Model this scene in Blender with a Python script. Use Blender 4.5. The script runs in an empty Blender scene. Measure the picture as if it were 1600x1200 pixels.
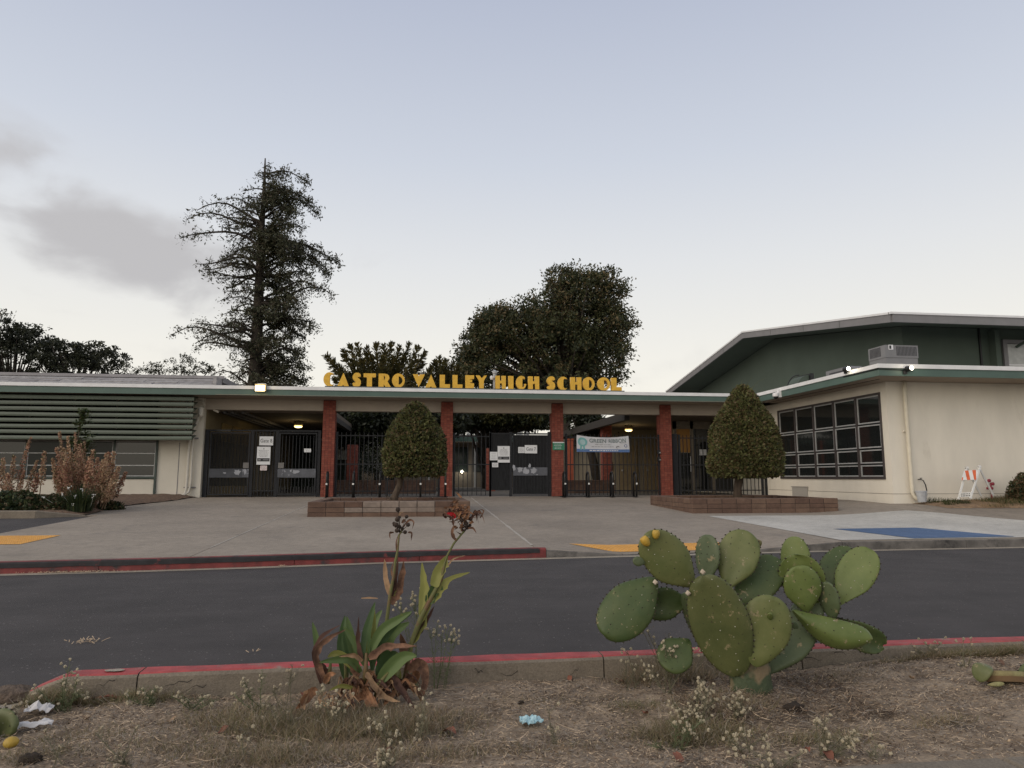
import bpy, bmesh, math, random
import numpy as np
from mathutils import Vector, Matrix, noise

random.seed(11)
RNG = np.random.default_rng(11)
PI = math.pi
SC = bpy.context.scene
COL = SC.collection
R = math.radians

# ------------------------------------------------------------------ camera
CAM_Z, PITCH, YAW, FPX = 1.2, R(7.5), R(7.5), 1100.0
cam_d = bpy.data.cameras.new("camera")
cam = bpy.data.objects.new("camera", cam_d)
COL.objects.link(cam)
cam.location = (0, 0, CAM_Z)
cam.rotation_euler = (PI / 2 + PITCH, 0, -YAW)
cam_d.sensor_width = 36.0
cam_d.lens = FPX / 1600 * 36.0
cam_d.clip_start = 0.05
cam_d.clip_end = 3000
SC.camera = cam

# ------------------------------------------------------------------ sky, sun, exposure
SUN_EL, SUN_ROT = R(24), R(200)
world = bpy.data.worlds.new("World")
SC.world = world
world.use_nodes = True


def build_world():
    nt = world.node_tree
    nt.nodes.clear()
    N = nt.nodes.new
    L = nt.links.new
    out = N("ShaderNodeOutputWorld")
    bg = N("ShaderNodeBackground")
    sky = N("ShaderNodeTexSky")
    sky.sky_type = 'NISHITA'
    sky.sun_disc = False
    sky.sun_elevation = SUN_EL
    sky.sun_rotation = SUN_ROT
    sky.air_density = 1.0
    sky.dust_density = 2.0
    bg_sky = N("ShaderNodeBackground")
    bg_sky.inputs["Strength"].default_value = 0.05
    L(sky.outputs[0], bg_sky.inputs["Color"])
    # high thin veil: pale, warm low down, blue grey higher up
    tc = N("ShaderNodeTexCoord")
    sep = N("ShaderNodeSeparateXYZ")
    L(tc.outputs["Generated"], sep.inputs[0])
    ramp = N("ShaderNodeValToRGB")
    cr = ramp.color_ramp
    pts = [(0.0, (0.90, 0.84, 0.73)), (0.07, (0.98, 0.93, 0.82)), (0.17, (0.90, 0.875, 0.81)),
           (0.29, (0.78, 0.79, 0.80)), (0.42, (0.63, 0.67, 0.75)), (0.60, (0.475, 0.52, 0.64)), (1.0, (0.47, 0.48, 0.52))]  # unseen zenith greyed to take the blue cast off the light
    while len(cr.elements) < len(pts):
        cr.elements.new(0.5)
    for e, (p, c) in zip(cr.elements, pts):
        e.position = p
        e.color = (*c, 1)
    L(sep.outputs["Z"], ramp.inputs[0])

    # soft grey clouds in banks (a bank is a direction with a width and height)
    def M(op, a, b=None, clamp=False):
        n = N("ShaderNodeMath")
        n.operation = op
        n.use_clamp = clamp
        for i, v in enumerate((a, b)):
            if v is None:
                continue
            if isinstance(v, (int, float)):
                n.inputs[i].default_value = v
            else:
                L(v, n.inputs[i])
        return n.outputs[0]
    mp = N("ShaderNodeMapping")
    mp.inputs["Scale"].default_value = (2.2, 2.2, 4.6)
    L(tc.outputs["Generated"], mp.inputs[0])
    nz = N("ShaderNodeTexNoise")
    nz.inputs["Scale"].default_value = 3.4
    nz.inputs["Detail"].default_value = 7
    nz.inputs["Roughness"].default_value = 0.5
    nz.inputs["Distortion"].default_value = 0.25
    L(mp.outputs[0], nz.inputs["Vector"])
    nf = nz.outputs["Fac"]
    total = None
    banks = [(-24, 17.2, 7.0, 3.6, 1.1), (-18.5, 14.8, 6.0, 2.6, .95), (-31, 20.5, 5.5, 2.6, .9), (-26, 13.2, 10, 2.6, .6), (-5, 16.5, 4, 1.7, .55),
             (18.5, 8.6, 5, 2.0, .75), (-16, 9.4, 7, 1.1, .6), (75, 13, 16, 5, .9), (130, 15, 22, 6, 1.0), (200, 12, 20, 6, 1.0), (275, 16, 22, 6, 1.0)]
    for az, el, wa, we, s in banks:
        a = R(az)
        e = R(el)
        d = Vector((math.sin(a) * math.cos(e), math.cos(a) * math.cos(e), math.sin(e)))
        right = Vector((math.cos(a), -math.sin(a), 0))
        up = right.cross(d)
        ds = N("ShaderNodeVectorMath"); ds.operation = 'DOT_PRODUCT'; L(tc.outputs["Generated"], ds.inputs[0]); ds.inputs[1].default_value = right / math.sin(R(wa))
        du = N("ShaderNodeVectorMath"); du.operation = 'DOT_PRODUCT'; L(tc.outputs["Generated"], du.inputs[0]); du.inputs[1].default_value = up / math.sin(R(we))
        df = N("ShaderNodeVectorMath"); df.operation = 'DOT_PRODUCT'; L(tc.outputs["Generated"], df.inputs[0]); df.inputs[1].default_value = d
        r2 = M('ADD', M('POWER', ds.outputs["Value"], 2), M('POWER', du.outputs["Value"], 2))
        m = M('MULTIPLY', M('EXPONENT', M('MULTIPLY', r2, -0.9)), M('GREATER_THAN', df.outputs["Value"], 0.0))
        m = M('MULTIPLY', m, s)
        total = m if total is None else M('ADD', total, m)
    dens = M('SUBTRACT', M('ADD', M('MULTIPLY', total, 0.90), M('MULTIPLY', nf, 3.4)), 2.06)
    mr = N("ShaderNodeMapRange")
    mr.interpolation_type = 'SMOOTHSTEP'
    L(dens, mr.inputs["Value"])
    mr.inputs["From Min"].default_value = 0.0
    mr.inputs["From Max"].default_value = 1.25
    fac = M('MULTIPLY', M('MULTIPLY', mr.outputs[0], M('MULTIPLY', total, 1.3, True)), 0.92, True)
    mix = N("ShaderNodeMix")
    mix.data_type = 'RGBA'
    L(fac, mix.inputs[0])
    L(ramp.outputs[0], mix.inputs[6])
    mix.inputs[7].default_value = (0.52, 0.505, 0.51, 1)
    bg_v = N("ShaderNodeBackground")
    bg_v.inputs["Strength"].default_value = 1.0
    L(mix.outputs[2], bg_v.inputs["Color"])
    ms = N("ShaderNodeMixShader")
    ms.inputs[0].default_value = 0.9
    L(bg_sky.outputs[0], ms.inputs[1])
    L(bg_v.outputs[0], ms.inputs[2])
    L(ms.outputs[0], out.inputs["Surface"])
    nt.nodes.remove(bg)


build_world()
sun_d = bpy.data.lights.new("sun", 'SUN')
sun_d.energy = 1.5
sun_d.angle = R(60)
sun_d.color = (1.0, 0.86, 0.68)
sun = bpy.data.objects.new("sun", sun_d)
COL.objects.link(sun)
sun.rotation_euler = (PI / 2 - SUN_EL, 0, PI - SUN_ROT + PI)
# light comes from behind and a little to the left of the camera
_sd = Vector((math.sin(R(238)) * math.cos(R(30)), math.cos(R(238)) * math.cos(R(30)), math.sin(R(30))))
sun.rotation_euler = (-_sd).to_track_quat('-Z', 'Y').to_euler()

SC.view_settings.view_transform = 'Standard'
SC.view_settings.look = 'None'
SC.view_settings.exposure = 0.10
SC.view_settings.gamma = 1.0
SC.view_settings.use_curve_mapping = False
SC.cycles.max_bounces = 6
SC.cycles.use_denoising = True
SC.cycles.denoiser = 'OPENIMAGEDENOISE'
SC.cycles.denoising_input_passes = 'RGB_ALBEDO_NORMAL'
SC.cycles.denoising_prefilter = 'NONE'
SC.cycles.sample_clamp_indirect = 2.0
SC.cycles.transparent_max_bounces = 12

# ------------------------------------------------------------------ helpers


def ray(px, py):
    a = px - 800
    b = 600 - py
    f = FPX * math.cos(PITCH) - b * math.sin(PITCH)
    u = FPX * math.sin(PITCH) + b * math.cos(PITCH)
    return (a * math.cos(YAW) + f * math.sin(YAW), -a * math.sin(YAW) + f * math.cos(YAW), u)


def aty(px, py, y):
    """the point of the place that is seen at this spot of the photograph, y metres ahead"""
    r = ray(px, py)
    t = y / r[1]
    return Vector((r[0] * t, y, CAM_Z + r[2] * t))


def atz(px, py, z):
    r = ray(px, py)
    t = (z - CAM_Z) / r[2]
    return Vector((r[0] * t, r[1] * t, z))


def atx(px, py, x):
    r = ray(px, py)
    t = x / r[0]
    return Vector((x, r[1] * t, CAM_Z + r[2] * t))


MATS = {}


def mat(name, color, rough=0.7, var=0.12, scale=6.0, bump=0.0, bscale=60.0, metal=0.0, spec=0.5, color2=None,
        fac=(0.35, 0.65), detail=5, emit=None, estr=0.0, trans=0.0, sub=0.0, alpha=None, stretch=None, coat=0.0, dirt=None):
    if name in MATS:
        return MATS[name]
    m = bpy.data.materials.new(name)
    m.use_nodes = True
    nt = m.node_tree
    b = nt.nodes["Principled BSDF"]
    N = nt.nodes.new
    L = nt.links.new
    b.inputs["Roughness"].default_value = rough
    b.inputs["Metallic"].default_value = metal
    b.inputs["Specular IOR Level"].default_value = spec
    if coat:
        b.inputs["Coat Weight"].default_value = coat
    if trans:
        b.inputs["Transmission Weight"].default_value = trans
    if alpha is not None:
        b.inputs["Alpha"].default_value = alpha
    tc = N("ShaderNodeTexCoord")
    vec = tc.outputs["Object"]
    if stretch:
        mp = N("ShaderNodeMapping")
        mp.inputs["Scale"].default_value = stretch
        L(vec, mp.inputs[0])
        vec = mp.outputs[0]
    nz = N("ShaderNodeTexNoise")
    nz.inputs["Scale"].default_value = scale
    nz.inputs["Detail"].default_value = detail
    nz.inputs["Roughness"].default_value = 0.6
    L(vec, nz.inputs["Vector"])
    mr = N("ShaderNodeMapRange")
    mr.inputs["From Min"].default_value = fac[0]
    mr.inputs["From Max"].default_value = fac[1]
    L(nz.outputs["Fac"], mr.inputs["Value"])
    mx = N("ShaderNodeMix")
    mx.data_type = 'RGBA'
    L(mr.outputs[0], mx.inputs[0])
    c2 = color2 if color2 else tuple(min(1, c * (1 + var)) for c in color)
    c1 = color if color2 else tuple(c * (1 - var) for c in color)
    mx.inputs[6].default_value = (*c1, 1)
    mx.inputs[7].default_value = (*c2, 1)
    outc = mx.outputs[2]
    if dirt:
        n2 = N("ShaderNodeTexNoise")
        n2.inputs["Scale"].default_value = dirt[1]
        n2.inputs["Detail"].default_value = 8
        n2.inputs["Roughness"].default_value = 0.7
        L(vec, n2.inputs["Vector"])
        m2 = N("ShaderNodeMapRange")
        m2.inputs["From Min"].default_value = dirt[2]
        m2.inputs["From Max"].default_value = dirt[3]
        L(n2.outputs["Fac"], m2.inputs["Value"])
        x2 = N("ShaderNodeMix")
        x2.data_type = 'RGBA'
        L(m2.outputs[0], x2.inputs[0])
        L(outc, x2.inputs[6])
        x2.inputs[7].default_value = (*dirt[0], 1)
        outc = x2.outputs[2]
    L(outc, b.inputs["Base Color"])
    if emit:
        b.inputs["Emission Color"].default_value = (*emit, 1)
        b.inputs["Emission Strength"].default_value = estr
    if bump:
        bz = N("ShaderNodeTexNoise")
        bz.inputs["Scale"].default_value = bscale
        bz.inputs["Detail"].default_value = 4
        L(vec, bz.inputs["Vector"])
        bp = N("ShaderNodeBump")
        bp.inputs["Strength"].default_value = bump
        bp.inputs["Distance"].default_value = 0.02
        L(bz.outputs["Fac"], bp.inputs["Height"])
        L(bp.outputs[0], b.inputs["Normal"])
    MATS[name] = m
    return m


def leafmat(name, color, rough=0.55, tr=0.25, var=0.25, scale=1.5, dirt=None):
    """leaf: diffuse with a little light coming through"""
    if name in MATS:
        return MATS[name]
    m = mat(name, color, rough=rough, var=var, scale=scale, spec=0.3, dirt=dirt)
    if tr:
        nt = m.node_tree
        out = [n for n in nt.nodes if n.type == 'OUTPUT_MATERIAL'][0]
        b = nt.nodes["Principled BSDF"]
        t = nt.nodes.new("ShaderNodeBsdfTranslucent")
        t.inputs[0].default_value = (*[min(1, c * 1.3) for c in color], 1)
        ms = nt.nodes.new("ShaderNodeMixShader")
        ms.inputs[0].default_value = tr
        nt.links.new(b.outputs[0], ms.inputs[1])
        nt.links.new(t.outputs[0], ms.inputs[2])
        nt.links.new(ms.outputs[0], out.inputs[0])
    return m


class MB:
    def __init__(s):
        s.v = []
        s.f = []
        s.mi = []

    def add(s, verts, faces, mi=0):
        o = len(s.v)
        s.v += [tuple(p) for p in verts]
        for f in faces:
            s.f.append(tuple(i + o for i in f))
            s.mi.append(mi)
        return s

    def box(s, x0, x1, y0, y1, z0, z1, mi=0):
        return s.add([(x0, y0, z0), (x1, y0, z0), (x1, y1, z0), (x0, y1, z0), (x0, y0, z1), (x1, y0, z1), (x1, y1, z1), (x0, y1, z1)],
                     [(0, 3, 2, 1), (4, 5, 6, 7), (0, 1, 5, 4), (1, 2, 6, 5), (2, 3, 7, 6), (3, 0, 4, 7)], mi)

    def bbox(s, x0, x1, y0, y1, z0, z1, b=0.01, mi=0):
        """box with chamfered edges along z and top"""
        b = min(b, (x1 - x0) * .45, (y1 - y0) * .45, (z1 - z0) * .45)
        ring = [(x0 + b, y0), (x1 - b, y0), (x1, y0 + b), (x1, y1 - b), (x1 - b, y1), (x0 + b, y1), (x0, y1 - b), (x0, y0 + b)]
        top = [(x0 + b, y0 + b), (x1 - b, y0 + b), (x1 - b, y0 + b), (x1 - b, y1 - b), (x1 - b, y1 - b), (x0 + b, y1 - b), (x0 + b, y1 - b), (x0 + b, y0 + b)]
        vs = [(x, y, z0) for x, y in ring] + [(x, y, z1 - b) for x, y in ring] + [(x, y, z1) for x, y in top]
        fs = [tuple(range(7, -1, -1))]
        for i in range(8):
            j = (i + 1) % 8
            fs.append((i, j, 8 + j, 8 + i))
            fs.append((8 + i, 8 + j, 16 + j, 16 + i))
        fs.append(tuple(range(16, 24)))
        return s.add(vs, fs, mi)

    def obb(s, c, ax, ay, az, mi=0):
        c, ax, ay, az = map(Vector, (c, ax, ay, az))
        vs = [c + ax * i + ay * j + az * k for k in (-1, 1) for j in (-1, 1) for i in (-1, 1)]
        return s.add(vs, [(0, 2, 3, 1), (4, 5, 7, 6), (0, 1, 5, 4), (1, 3, 7, 5), (3, 2, 6, 7), (2, 0, 4, 6)], mi)

    def beam(s, a, b, w, h, mi=0, up=(0, 0, 1)):
        a, b = Vector(a), Vector(b)
        d = b - a
        l = d.length
        d.normalize()
        up = Vector(up)
        if abs(d.dot(up)) > .98:
            up = Vector((0, 1, 0))
        sx = d.cross(up).normalized()
        sz = sx.cross(d)
        return s.obb((a + b) / 2, sx * w / 2, d * l / 2, sz * h / 2, mi)

    def tube(s, pts, rad, n=8, mi=0, caps=True):
        pts = [Vector(p) for p in pts]
        if not hasattr(rad, '__len__'):
            rad = [rad] * len(pts)
        o = len(s.v)
        ref = None
        for i, p in enumerate(pts):
            d = (pts[min(i + 1, len(pts) - 1)] - pts[max(i - 1, 0)])
            if d.length < 1e-9:
                d = Vector((0, 0, 1))
            d.normalize()
            if ref is None:
                ref = d.orthogonal().normalized()
            ref = (ref - d * ref.dot(d))
            ref = ref.normalized() if ref.length > 1e-6 else d.orthogonal().normalized()
            w = d.cross(ref)
            for k in range(n):
                a = 2 * PI * k / n
                s.v.append(tuple(p + (ref * math.cos(a) + w * math.sin(a)) * rad[i]))
        for i in range(len(pts) - 1):
            for k in range(n):
                k2 = (k + 1) % n
                s.f.append((o + i * n + k, o + i * n + k2, o + (i + 1) * n + k2, o + (i + 1) * n + k))
                s.mi.append(mi)
        if caps and n > 2:
            s.f.append(tuple(o + k for k in range(n - 1, -1, -1)))
            s.mi.append(mi)
            e = o + (len(pts) - 1) * n
            s.f.append(tuple(e + k for k in range(n)))
            s.mi.append(mi)
        return s

    def lathe(s, c, prof, n=16, mi=0, axis='z'):
        c = Vector(c)
        vs = []
        for r, h in prof:
            for k in range(n):
                a = 2 * PI * k / n
                p = (r * math.cos(a), r * math.sin(a), h)
                if axis == 'y':
                    p = (p[0], p[2], p[1])
                elif axis == 'x':
                    p = (p[2], p[0], p[1])
                vs.append(c + Vector(p))
        fs = []
        for i in range(len(prof) - 1):
            for k in range(n):
                k2 = (k + 1) % n
                fs.append((i * n + k, i * n + k2, (i + 1) * n + k2, (i + 1) * n + k))
        fs.append(tuple(range(n - 1, -1, -1)))
        fs.append(tuple((len(prof) - 1) * n + k for k in range(n)))
        return s.add(vs, fs, mi)

    def sphere(s, c, r, n=8, m=6, mi=0, sz=1.0):
        prof = [(max(1e-4, r * math.sin(PI * i / m)), -r * sz * math.cos(PI * i / m)) for i in range(m + 1)]
        return s.lathe(c, prof, n, mi)

    def prism(s, poly, z0, z1, mi=0):
        n = len(poly)
        vs = [(x, y, z0) for x, y in poly] + [(x, y, z1) for x, y in poly]
        fs = [tuple(range(n - 1, -1, -1)), tuple(range(n, 2 * n))] + [(i, (i + 1) % n, n + (i + 1) % n, n + i) for i in range(n)]
        return s.add(vs, fs, mi)

    def prism_x(s, poly_yz, x0, x1, mi=0):
        n = len(poly_yz)
        vs = [(x0, y, z) for y, z in poly_yz] + [(x1, y, z) for y, z in poly_yz]
        fs = [tuple(range(n)), tuple(range(2 * n - 1, n - 1, -1))] + [(i, n + i, n + (i + 1) % n, (i + 1) % n) for i in range(n)]
        return s.add(vs, fs, mi)

    def mesh(s, name, mats, smooth=False):
        me = bpy.data.meshes.new(name)
        me.from_pydata(s.v, [], s.f)
        for m in (mats if isinstance(mats, (list, tuple)) else [mats]):
            me.materials.append(m)
        if any(s.mi):
            me.polygons.foreach_set("material_index", s.mi)
        if smooth:
            me.polygons.foreach_set("use_smooth", [True] * len(me.polygons))
        me.validate()
        me.update()
        return me

    def build(s, name, mats, parent=None, smooth=False, recalc=False):
        me = s.mesh(name, mats, smooth)
        if recalc:
            bm = bmesh.new()
            bm.from_mesh(me)
            bmesh.ops.recalc_face_normals(bm, faces=bm.faces)
            bm.to_mesh(me)
            bm.free()
        return link(name, me, parent)


def link(name, me, parent=None, loc=None):
    o = bpy.data.objects.new(name, me)
    COL.objects.link(o)
    if parent is not None:
        o.parent = parent
        if parent.parent is None:
            o.matrix_parent_inverse = Matrix.Translation(-Vector(parent.location))
    if loc is not None:
        o.location = loc
    return o


def reparent(o, parent):
    """keep world place; every thing here is only translated, parts have zero location"""
    o.parent = parent
    if parent.parent is None:
        o.matrix_parent_inverse = Matrix.Translation(-Vector(parent.location))


def thing(name, label, cat, loc=(0, 0, 0), group=None):
    o = bpy.data.objects.new(name, None)
    COL.objects.link(o)
    o.location = loc
    o.empty_display_size = .2
    return tag(o, label, cat, group)


def tag(o, label, cat, group=None):
    o["label"] = label
    o["category"] = cat
    if group:
        o["group"] = group
    return o


def struct(o, kind="structure"):
    o["kind"] = kind
    return o


def stuff(o):
    o["kind"] = "stuff"
    return o


def diamonds(P, U, V, bend=0.0):
    """numpy: one diamond leaf per row. P centre, U half length, V half width"""
    n = len(P)
    vs = np.empty((n, 4, 3))
    vs[:, 0] = P - U
    vs[:, 1] = P + V
    vs[:, 2] = P + U
    vs[:, 3] = P - V
    return vs.reshape(-1, 3)


def leaf_mesh(name, verts, mats, mi=None, ngon=4):
    n = len(verts) // ngon
    me = bpy.data.meshes.new(name)
    me.vertices.add(len(verts))
    me.vertices.foreach_set("co", np.asarray(verts, dtype=np.float32).ravel())
    me.loops.add(n * ngon)
    me.loops.foreach_set("vertex_index", np.arange(n * ngon, dtype=np.int32))
    me.polygons.add(n)
    me.polygons.foreach_set("loop_start", np.arange(0, n * ngon, ngon, dtype=np.int32))
    for m in mats:
        me.materials.append(m)
    if mi is not None:
        me.polygons.foreach_set("material_index", np.asarray(mi, dtype=np.int32))
    me.update()
    me.validate()
    return me


def blades(P0, mid, tip, sd):
    n = len(P0)
    vs = np.empty((n, 2, 4, 3))
    vs[:, 0, 0] = P0 - sd
    vs[:, 0, 1] = P0 + sd
    vs[:, 0, 2] = mid + sd * .8
    vs[:, 0, 3] = mid - sd * .8
    vs[:, 1, 0] = mid - sd * .8
    vs[:, 1, 1] = mid + sd * .8
    vs[:, 1, 2] = tip + sd * .15
    vs[:, 1, 3] = tip - sd * .15
    return vs.reshape(-1, 3)


def rdir(n):
    v = RNG.normal(size=(n, 3))
    return v / np.linalg.norm(v, axis=1, keepdims=True)


def cross(a, b):
    return np.cross(a, b)


def unit(v):
    return v / (np.linalg.norm(v, axis=1, keepdims=True) + 1e-9)


def text_part(name, s, size, m, parent, origin, depth=0.003, facing='-y', align='CENTER', sx=1.0, bold=0.0):
    cu = bpy.data.curves.new(name, 'FONT')
    cu.body = s
    cu.size = size
    cu.align_x = align
    cu.align_y = 'CENTER'
    cu.extrude = depth
    cu.offset = bold
    cu.resolution_u = 3
    tmp = bpy.data.objects.new(name, cu)
    me = bpy.data.meshes.new_from_object(tmp)
    bpy.data.objects.remove(tmp)
    o = Vector(origin)
    for v in me.vertices:
        x, y, z = v.co
        v.co = (o.x + x * sx, o.y - z, o.z + y)
    me.materials.append(m)
    me.name = name
    return link(name, me, parent)


# ------------------------------------------------------------------ materials
M_beige = mat("beige_stucco", (0.72, 0.675, 0.585), rough=.85, var=.06, scale=1.2, bump=.15, bscale=120, stretch=(1, 1, .35), dirt=((.42, .37, .30), 1.5, .62, .95))
M_cream = mat("cream_stucco", (0.66, 0.62, 0.53), rough=.85, var=.04, scale=1.5, bump=.15, bscale=120, dirt=((.40, .36, .29), 1.3, .62, .9))
M_soffit = mat("taupe_soffit", (0.30, 0.25, 0.20), rough=.85, var=.06, scale=2)
M_white = mat("white_metal_edge", (0.74, 0.74, 0.75), rough=.5, var=.06, scale=3)
M_green = mat("green_fascia_paint", (0.075, 0.125, 0.105), rough=.5, var=.08, scale=1.5, bump=.04, bscale=30)
M_gymg = mat("dark_green_stucco", (0.066, 0.088, 0.070), rough=.8, var=.07, scale=.6, bump=.1, bscale=80)
M_louv = mat("sage_louver_paint", (0.088, 0.108, 0.082), rough=.55, var=.08, scale=2)
M_dark = mat("dark_void_paint", (0.015, 0.016, 0.015), rough=.8)
M_iron = mat("charcoal_iron", (0.022, 0.023, 0.026), rough=.6, spec=.25, var=.2, scale=20, bump=.1, bscale=200)
M_black = mat("black_iron", (0.010, 0.010, 0.011), rough=.45)
M_gray = mat("grey_fascia_paint", (0.20, 0.195, 0.20), rough=.6, var=.07, scale=2)
M_frameb = mat("brown_window_frame", (0.055, 0.046, 0.045), rough=.5, var=.1)
M_framew = mat("aluminium_sash", (0.42, 0.43, 0.43), rough=.45, metal=.2, var=.08)
M_frameg = mat("green_window_frame", (0.045, 0.065, 0.055), rough=.5)
M_conc = None
M_gold = mat("mustard_letter_paint", (0.70, 0.41, 0.040), rough=.5, var=.10, scale=9, dirt=((.45, .25, .04), 6, .62, .85))
M_paper = mat("white_sign_sheet", (0.72, 0.73, 0.74), rough=.6, var=.03)
M_ink = mat("black_ink", (0.02, 0.02, 0.022), rough=.6)
M_inkg = mat("grey_ink", (0.25, 0.25, 0.26), rough=.6)
M_bark = mat("bark", (0.075, 0.055, 0.04), rough=.9, var=.35, scale=12, bump=.6, bscale=30, stretch=(1, 1, .2))
M_brick = None


def glass_mat(name, tint=(0.012, 0.013, 0.014), rough=.04, spec=.6):
    m = bpy.data.materials.new(name)
    m.use_nodes = True
    b = m.node_tree.nodes["Principled BSDF"]
    b.inputs["Base Color"].default_value = (*tint, 1)
    b.inputs["Roughness"].default_value = rough
    b.inputs["Specular IOR Level"].default_value = spec
    nz = m.node_tree.nodes.new("ShaderNodeTexNoise")
    nz.inputs["Scale"].default_value = 1.3
    bp = m.node_tree.nodes.new("ShaderNodeBump")
    bp.inputs["Strength"].default_value = .03
    m.node_tree.links.new(nz.outputs[0], bp.inputs["Height"])
    m.node_tree.links.new(bp.outputs[0], b.inputs["Normal"])
    return m


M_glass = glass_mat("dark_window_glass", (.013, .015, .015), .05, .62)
M_glass2 = glass_mat("dusty_window_glass", (0.018, 0.023, 0.021), .07, .22)


def emit_mat(name, col, s):
    return mat(name, (.8, .8, .8), emit=col, estr=s)


M_lampw = emit_mat("lit_lamp_lens", (1.0, .70, .28), 3.2)
M_lamps = emit_mat("lit_flood_lens", (1.0, .90, .68), 9)


def asphalt_mat():
    m = mat("asphalt", (0.048, 0.0425, 0.042), rough=.85, var=.18, scale=1.3, bump=.5, bscale=260, detail=8)
    nt = m.node_tree
    b = nt.nodes["Principled BSDF"]
    src = b.inputs["Base Color"].links[0].from_socket
    tc = nt.nodes.new("ShaderNodeTexCoord")
    vo = nt.nodes.new("ShaderNodeTexVoronoi")
    vo.inputs["Scale"].default_value = 24
    nt.links.new(tc.outputs["Object"], vo.inputs["Vector"])
    # pale aggregate specks
    mr = nt.nodes.new("ShaderNodeMapRange")
    mr.inputs["From Min"].default_value = .19
    mr.inputs["From Max"].default_value = .10
    nt.links.new(vo.outputs["Distance"], mr.inputs["Value"])
    sp = nt.nodes.new("ShaderNodeSeparateColor")
    nt.links.new(vo.outputs["Color"], sp.inputs[0])
    gt = nt.nodes.new("ShaderNodeMath")
    gt.operation = 'GREATER_THAN'
    gt.inputs[1].default_value = .72
    nt.links.new(sp.outputs[0], gt.inputs[0])
    mu = nt.nodes.new("ShaderNodeMath")
    mu.operation = 'MULTIPLY'
    mu.use_clamp = True
    nt.links.new(mr.outputs[0], mu.inputs[0])
    nt.links.new(gt.outputs[0], mu.inputs[1])
    mx = nt.nodes.new("ShaderNodeMix")
    mx.data_type = 'RGBA'
    nt.links.new(mu.outputs[0], mx.inputs[0])
    nt.links.new(src, mx.inputs[6])
    mx.inputs[7].default_value = (.17, .155, .15, 1)
    # long tyre-polished streaks
    mp = nt.nodes.new("ShaderNodeMapping")
    mp.inputs["Scale"].default_value = (.35, 3.5, 1)
    nt.links.new(tc.outputs["Object"], mp.inputs[0])
    n2 = nt.nodes.new("ShaderNodeTexNoise")
    n2.inputs["Scale"].default_value = 1.6
    n2.inputs["Detail"].default_value = 6
    nt.links.new(mp.outputs[0], n2.inputs["Vector"])
    r2 = nt.nodes.new("ShaderNodeMapRange")
    r2.inputs["From Min"].default_value = .3
    r2.inputs["From Max"].default_value = .7
    r2.inputs["To Min"].default_value = .92
    r2.inputs["To Max"].default_value = 1.10
    nt.links.new(n2.outputs["Fac"], r2.inputs["Value"])
    vm = nt.nodes.new("ShaderNodeVectorMath")
    vm.operation = 'SCALE'
    nt.links.new(mx.outputs[2], vm.inputs[0])
    nt.links.new(r2.outputs[0], vm.inputs["Scale"])
    nt.links.new(vm.outputs[0], b.inputs["Base Color"])
    return m


M_asph = asphalt_mat()


def concrete_mat(name, c, streak=1.0, stain=(.12, .11, .10)):
    m = mat(name, c, rough=.88, var=.13, scale=.55, bump=.35, bscale=140, detail=9, dirt=(stain, 1.6, .56, .86))
    nt = m.node_tree
    b = nt.nodes["Principled BSDF"]
    src = b.inputs["Base Color"].links[0].from_socket
    tc = nt.nodes.new("ShaderNodeTexCoord")
    n2 = nt.nodes.new("ShaderNodeTexNoise")
    n2.inputs["Scale"].default_value = 90
    n2.inputs["Detail"].default_value = 3
    nt.links.new(tc.outputs["Object"], n2.inputs["Vector"])
    n3 = nt.nodes.new("ShaderNodeTexNoise")
    n3.inputs["Scale"].default_value = 7
    n3.inputs["Detail"].default_value = 7
    n3.inputs["Roughness"].default_value = .75
    nt.links.new(tc.outputs["Object"], n3.inputs["Vector"])
    ad = nt.nodes.new("ShaderNodeMath")
    ad.operation = 'ADD'
    nt.links.new(n2.outputs["Fac"], ad.inputs[0])
    nt.links.new(n3.outputs["Fac"], ad.inputs[1])
    r2 = nt.nodes.new("ShaderNodeMapRange")
    r2.inputs["From Min"].default_value = .65
    r2.inputs["From Max"].default_value = 1.35
    r2.inputs["To Min"].default_value = .68
    r2.inputs["To Max"].default_value = 1.28
    nt.links.new(ad.outputs[0], r2.inputs["Value"])
    vm = nt.nodes.new("ShaderNodeVectorMath")
    vm.operation = 'SCALE'
    nt.links.new(src, vm.inputs[0])
    nt.links.new(r2.outputs[0], vm.inputs["Scale"])
    nt.links.new(vm.outputs[0], b.inputs["Base Color"])
    return m


M_conc = concrete_mat("plaza_concrete", (0.255, 0.218, 0.178))
M_conc2 = concrete_mat("kerb_concrete", (0.20, 0.168, 0.130), stain=(.09, .08, .07))
M_concL = concrete_mat("pale_concrete", (0.30, 0.265, 0.215))
M_concW = concrete_mat("grey_white_paint", (0.46, 0.445, 0.41), stain=(.26, .25, .24))
M_blue = concrete_mat("blue_pavement_paint", (0.070, 0.125, 0.235), stain=(.08, .12, .22))
M_yellow = mat("yellow_tactile", (0.62, 0.31, 0.055), rough=.6, var=.10, scale=4, dirt=((.35, .2, .07), 9, .6, .85))
M_red = mat("red_kerb_paint", (0.33, 0.050, 0.050), rough=.65, var=.22, scale=9, bump=.3, bscale=90, dirt=((.24, .17, .14), 6, .55, .68))
M_redd = mat("old_red_kerb_paint", (0.17, 0.028, 0.026), rough=.65, var=.25, scale=7, bump=.3, bscale=90, dirt=((.03, .028, .03), 2.6, .52, .66))
M_rubber = mat("black_scuff", (0.022, 0.021, 0.023), rough=.8, var=.3, scale=8, dirt=((.14, .03, .03), 5, .60, .66))
M_dirt = mat("dry_dirt", (0.150, 0.110, 0.075), rough=.95, color2=(.32, .25, .18), scale=9, bump=.9, bscale=45, detail=9, dirt=((.065, .048, .036), 2.2, .54, .74))
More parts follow.
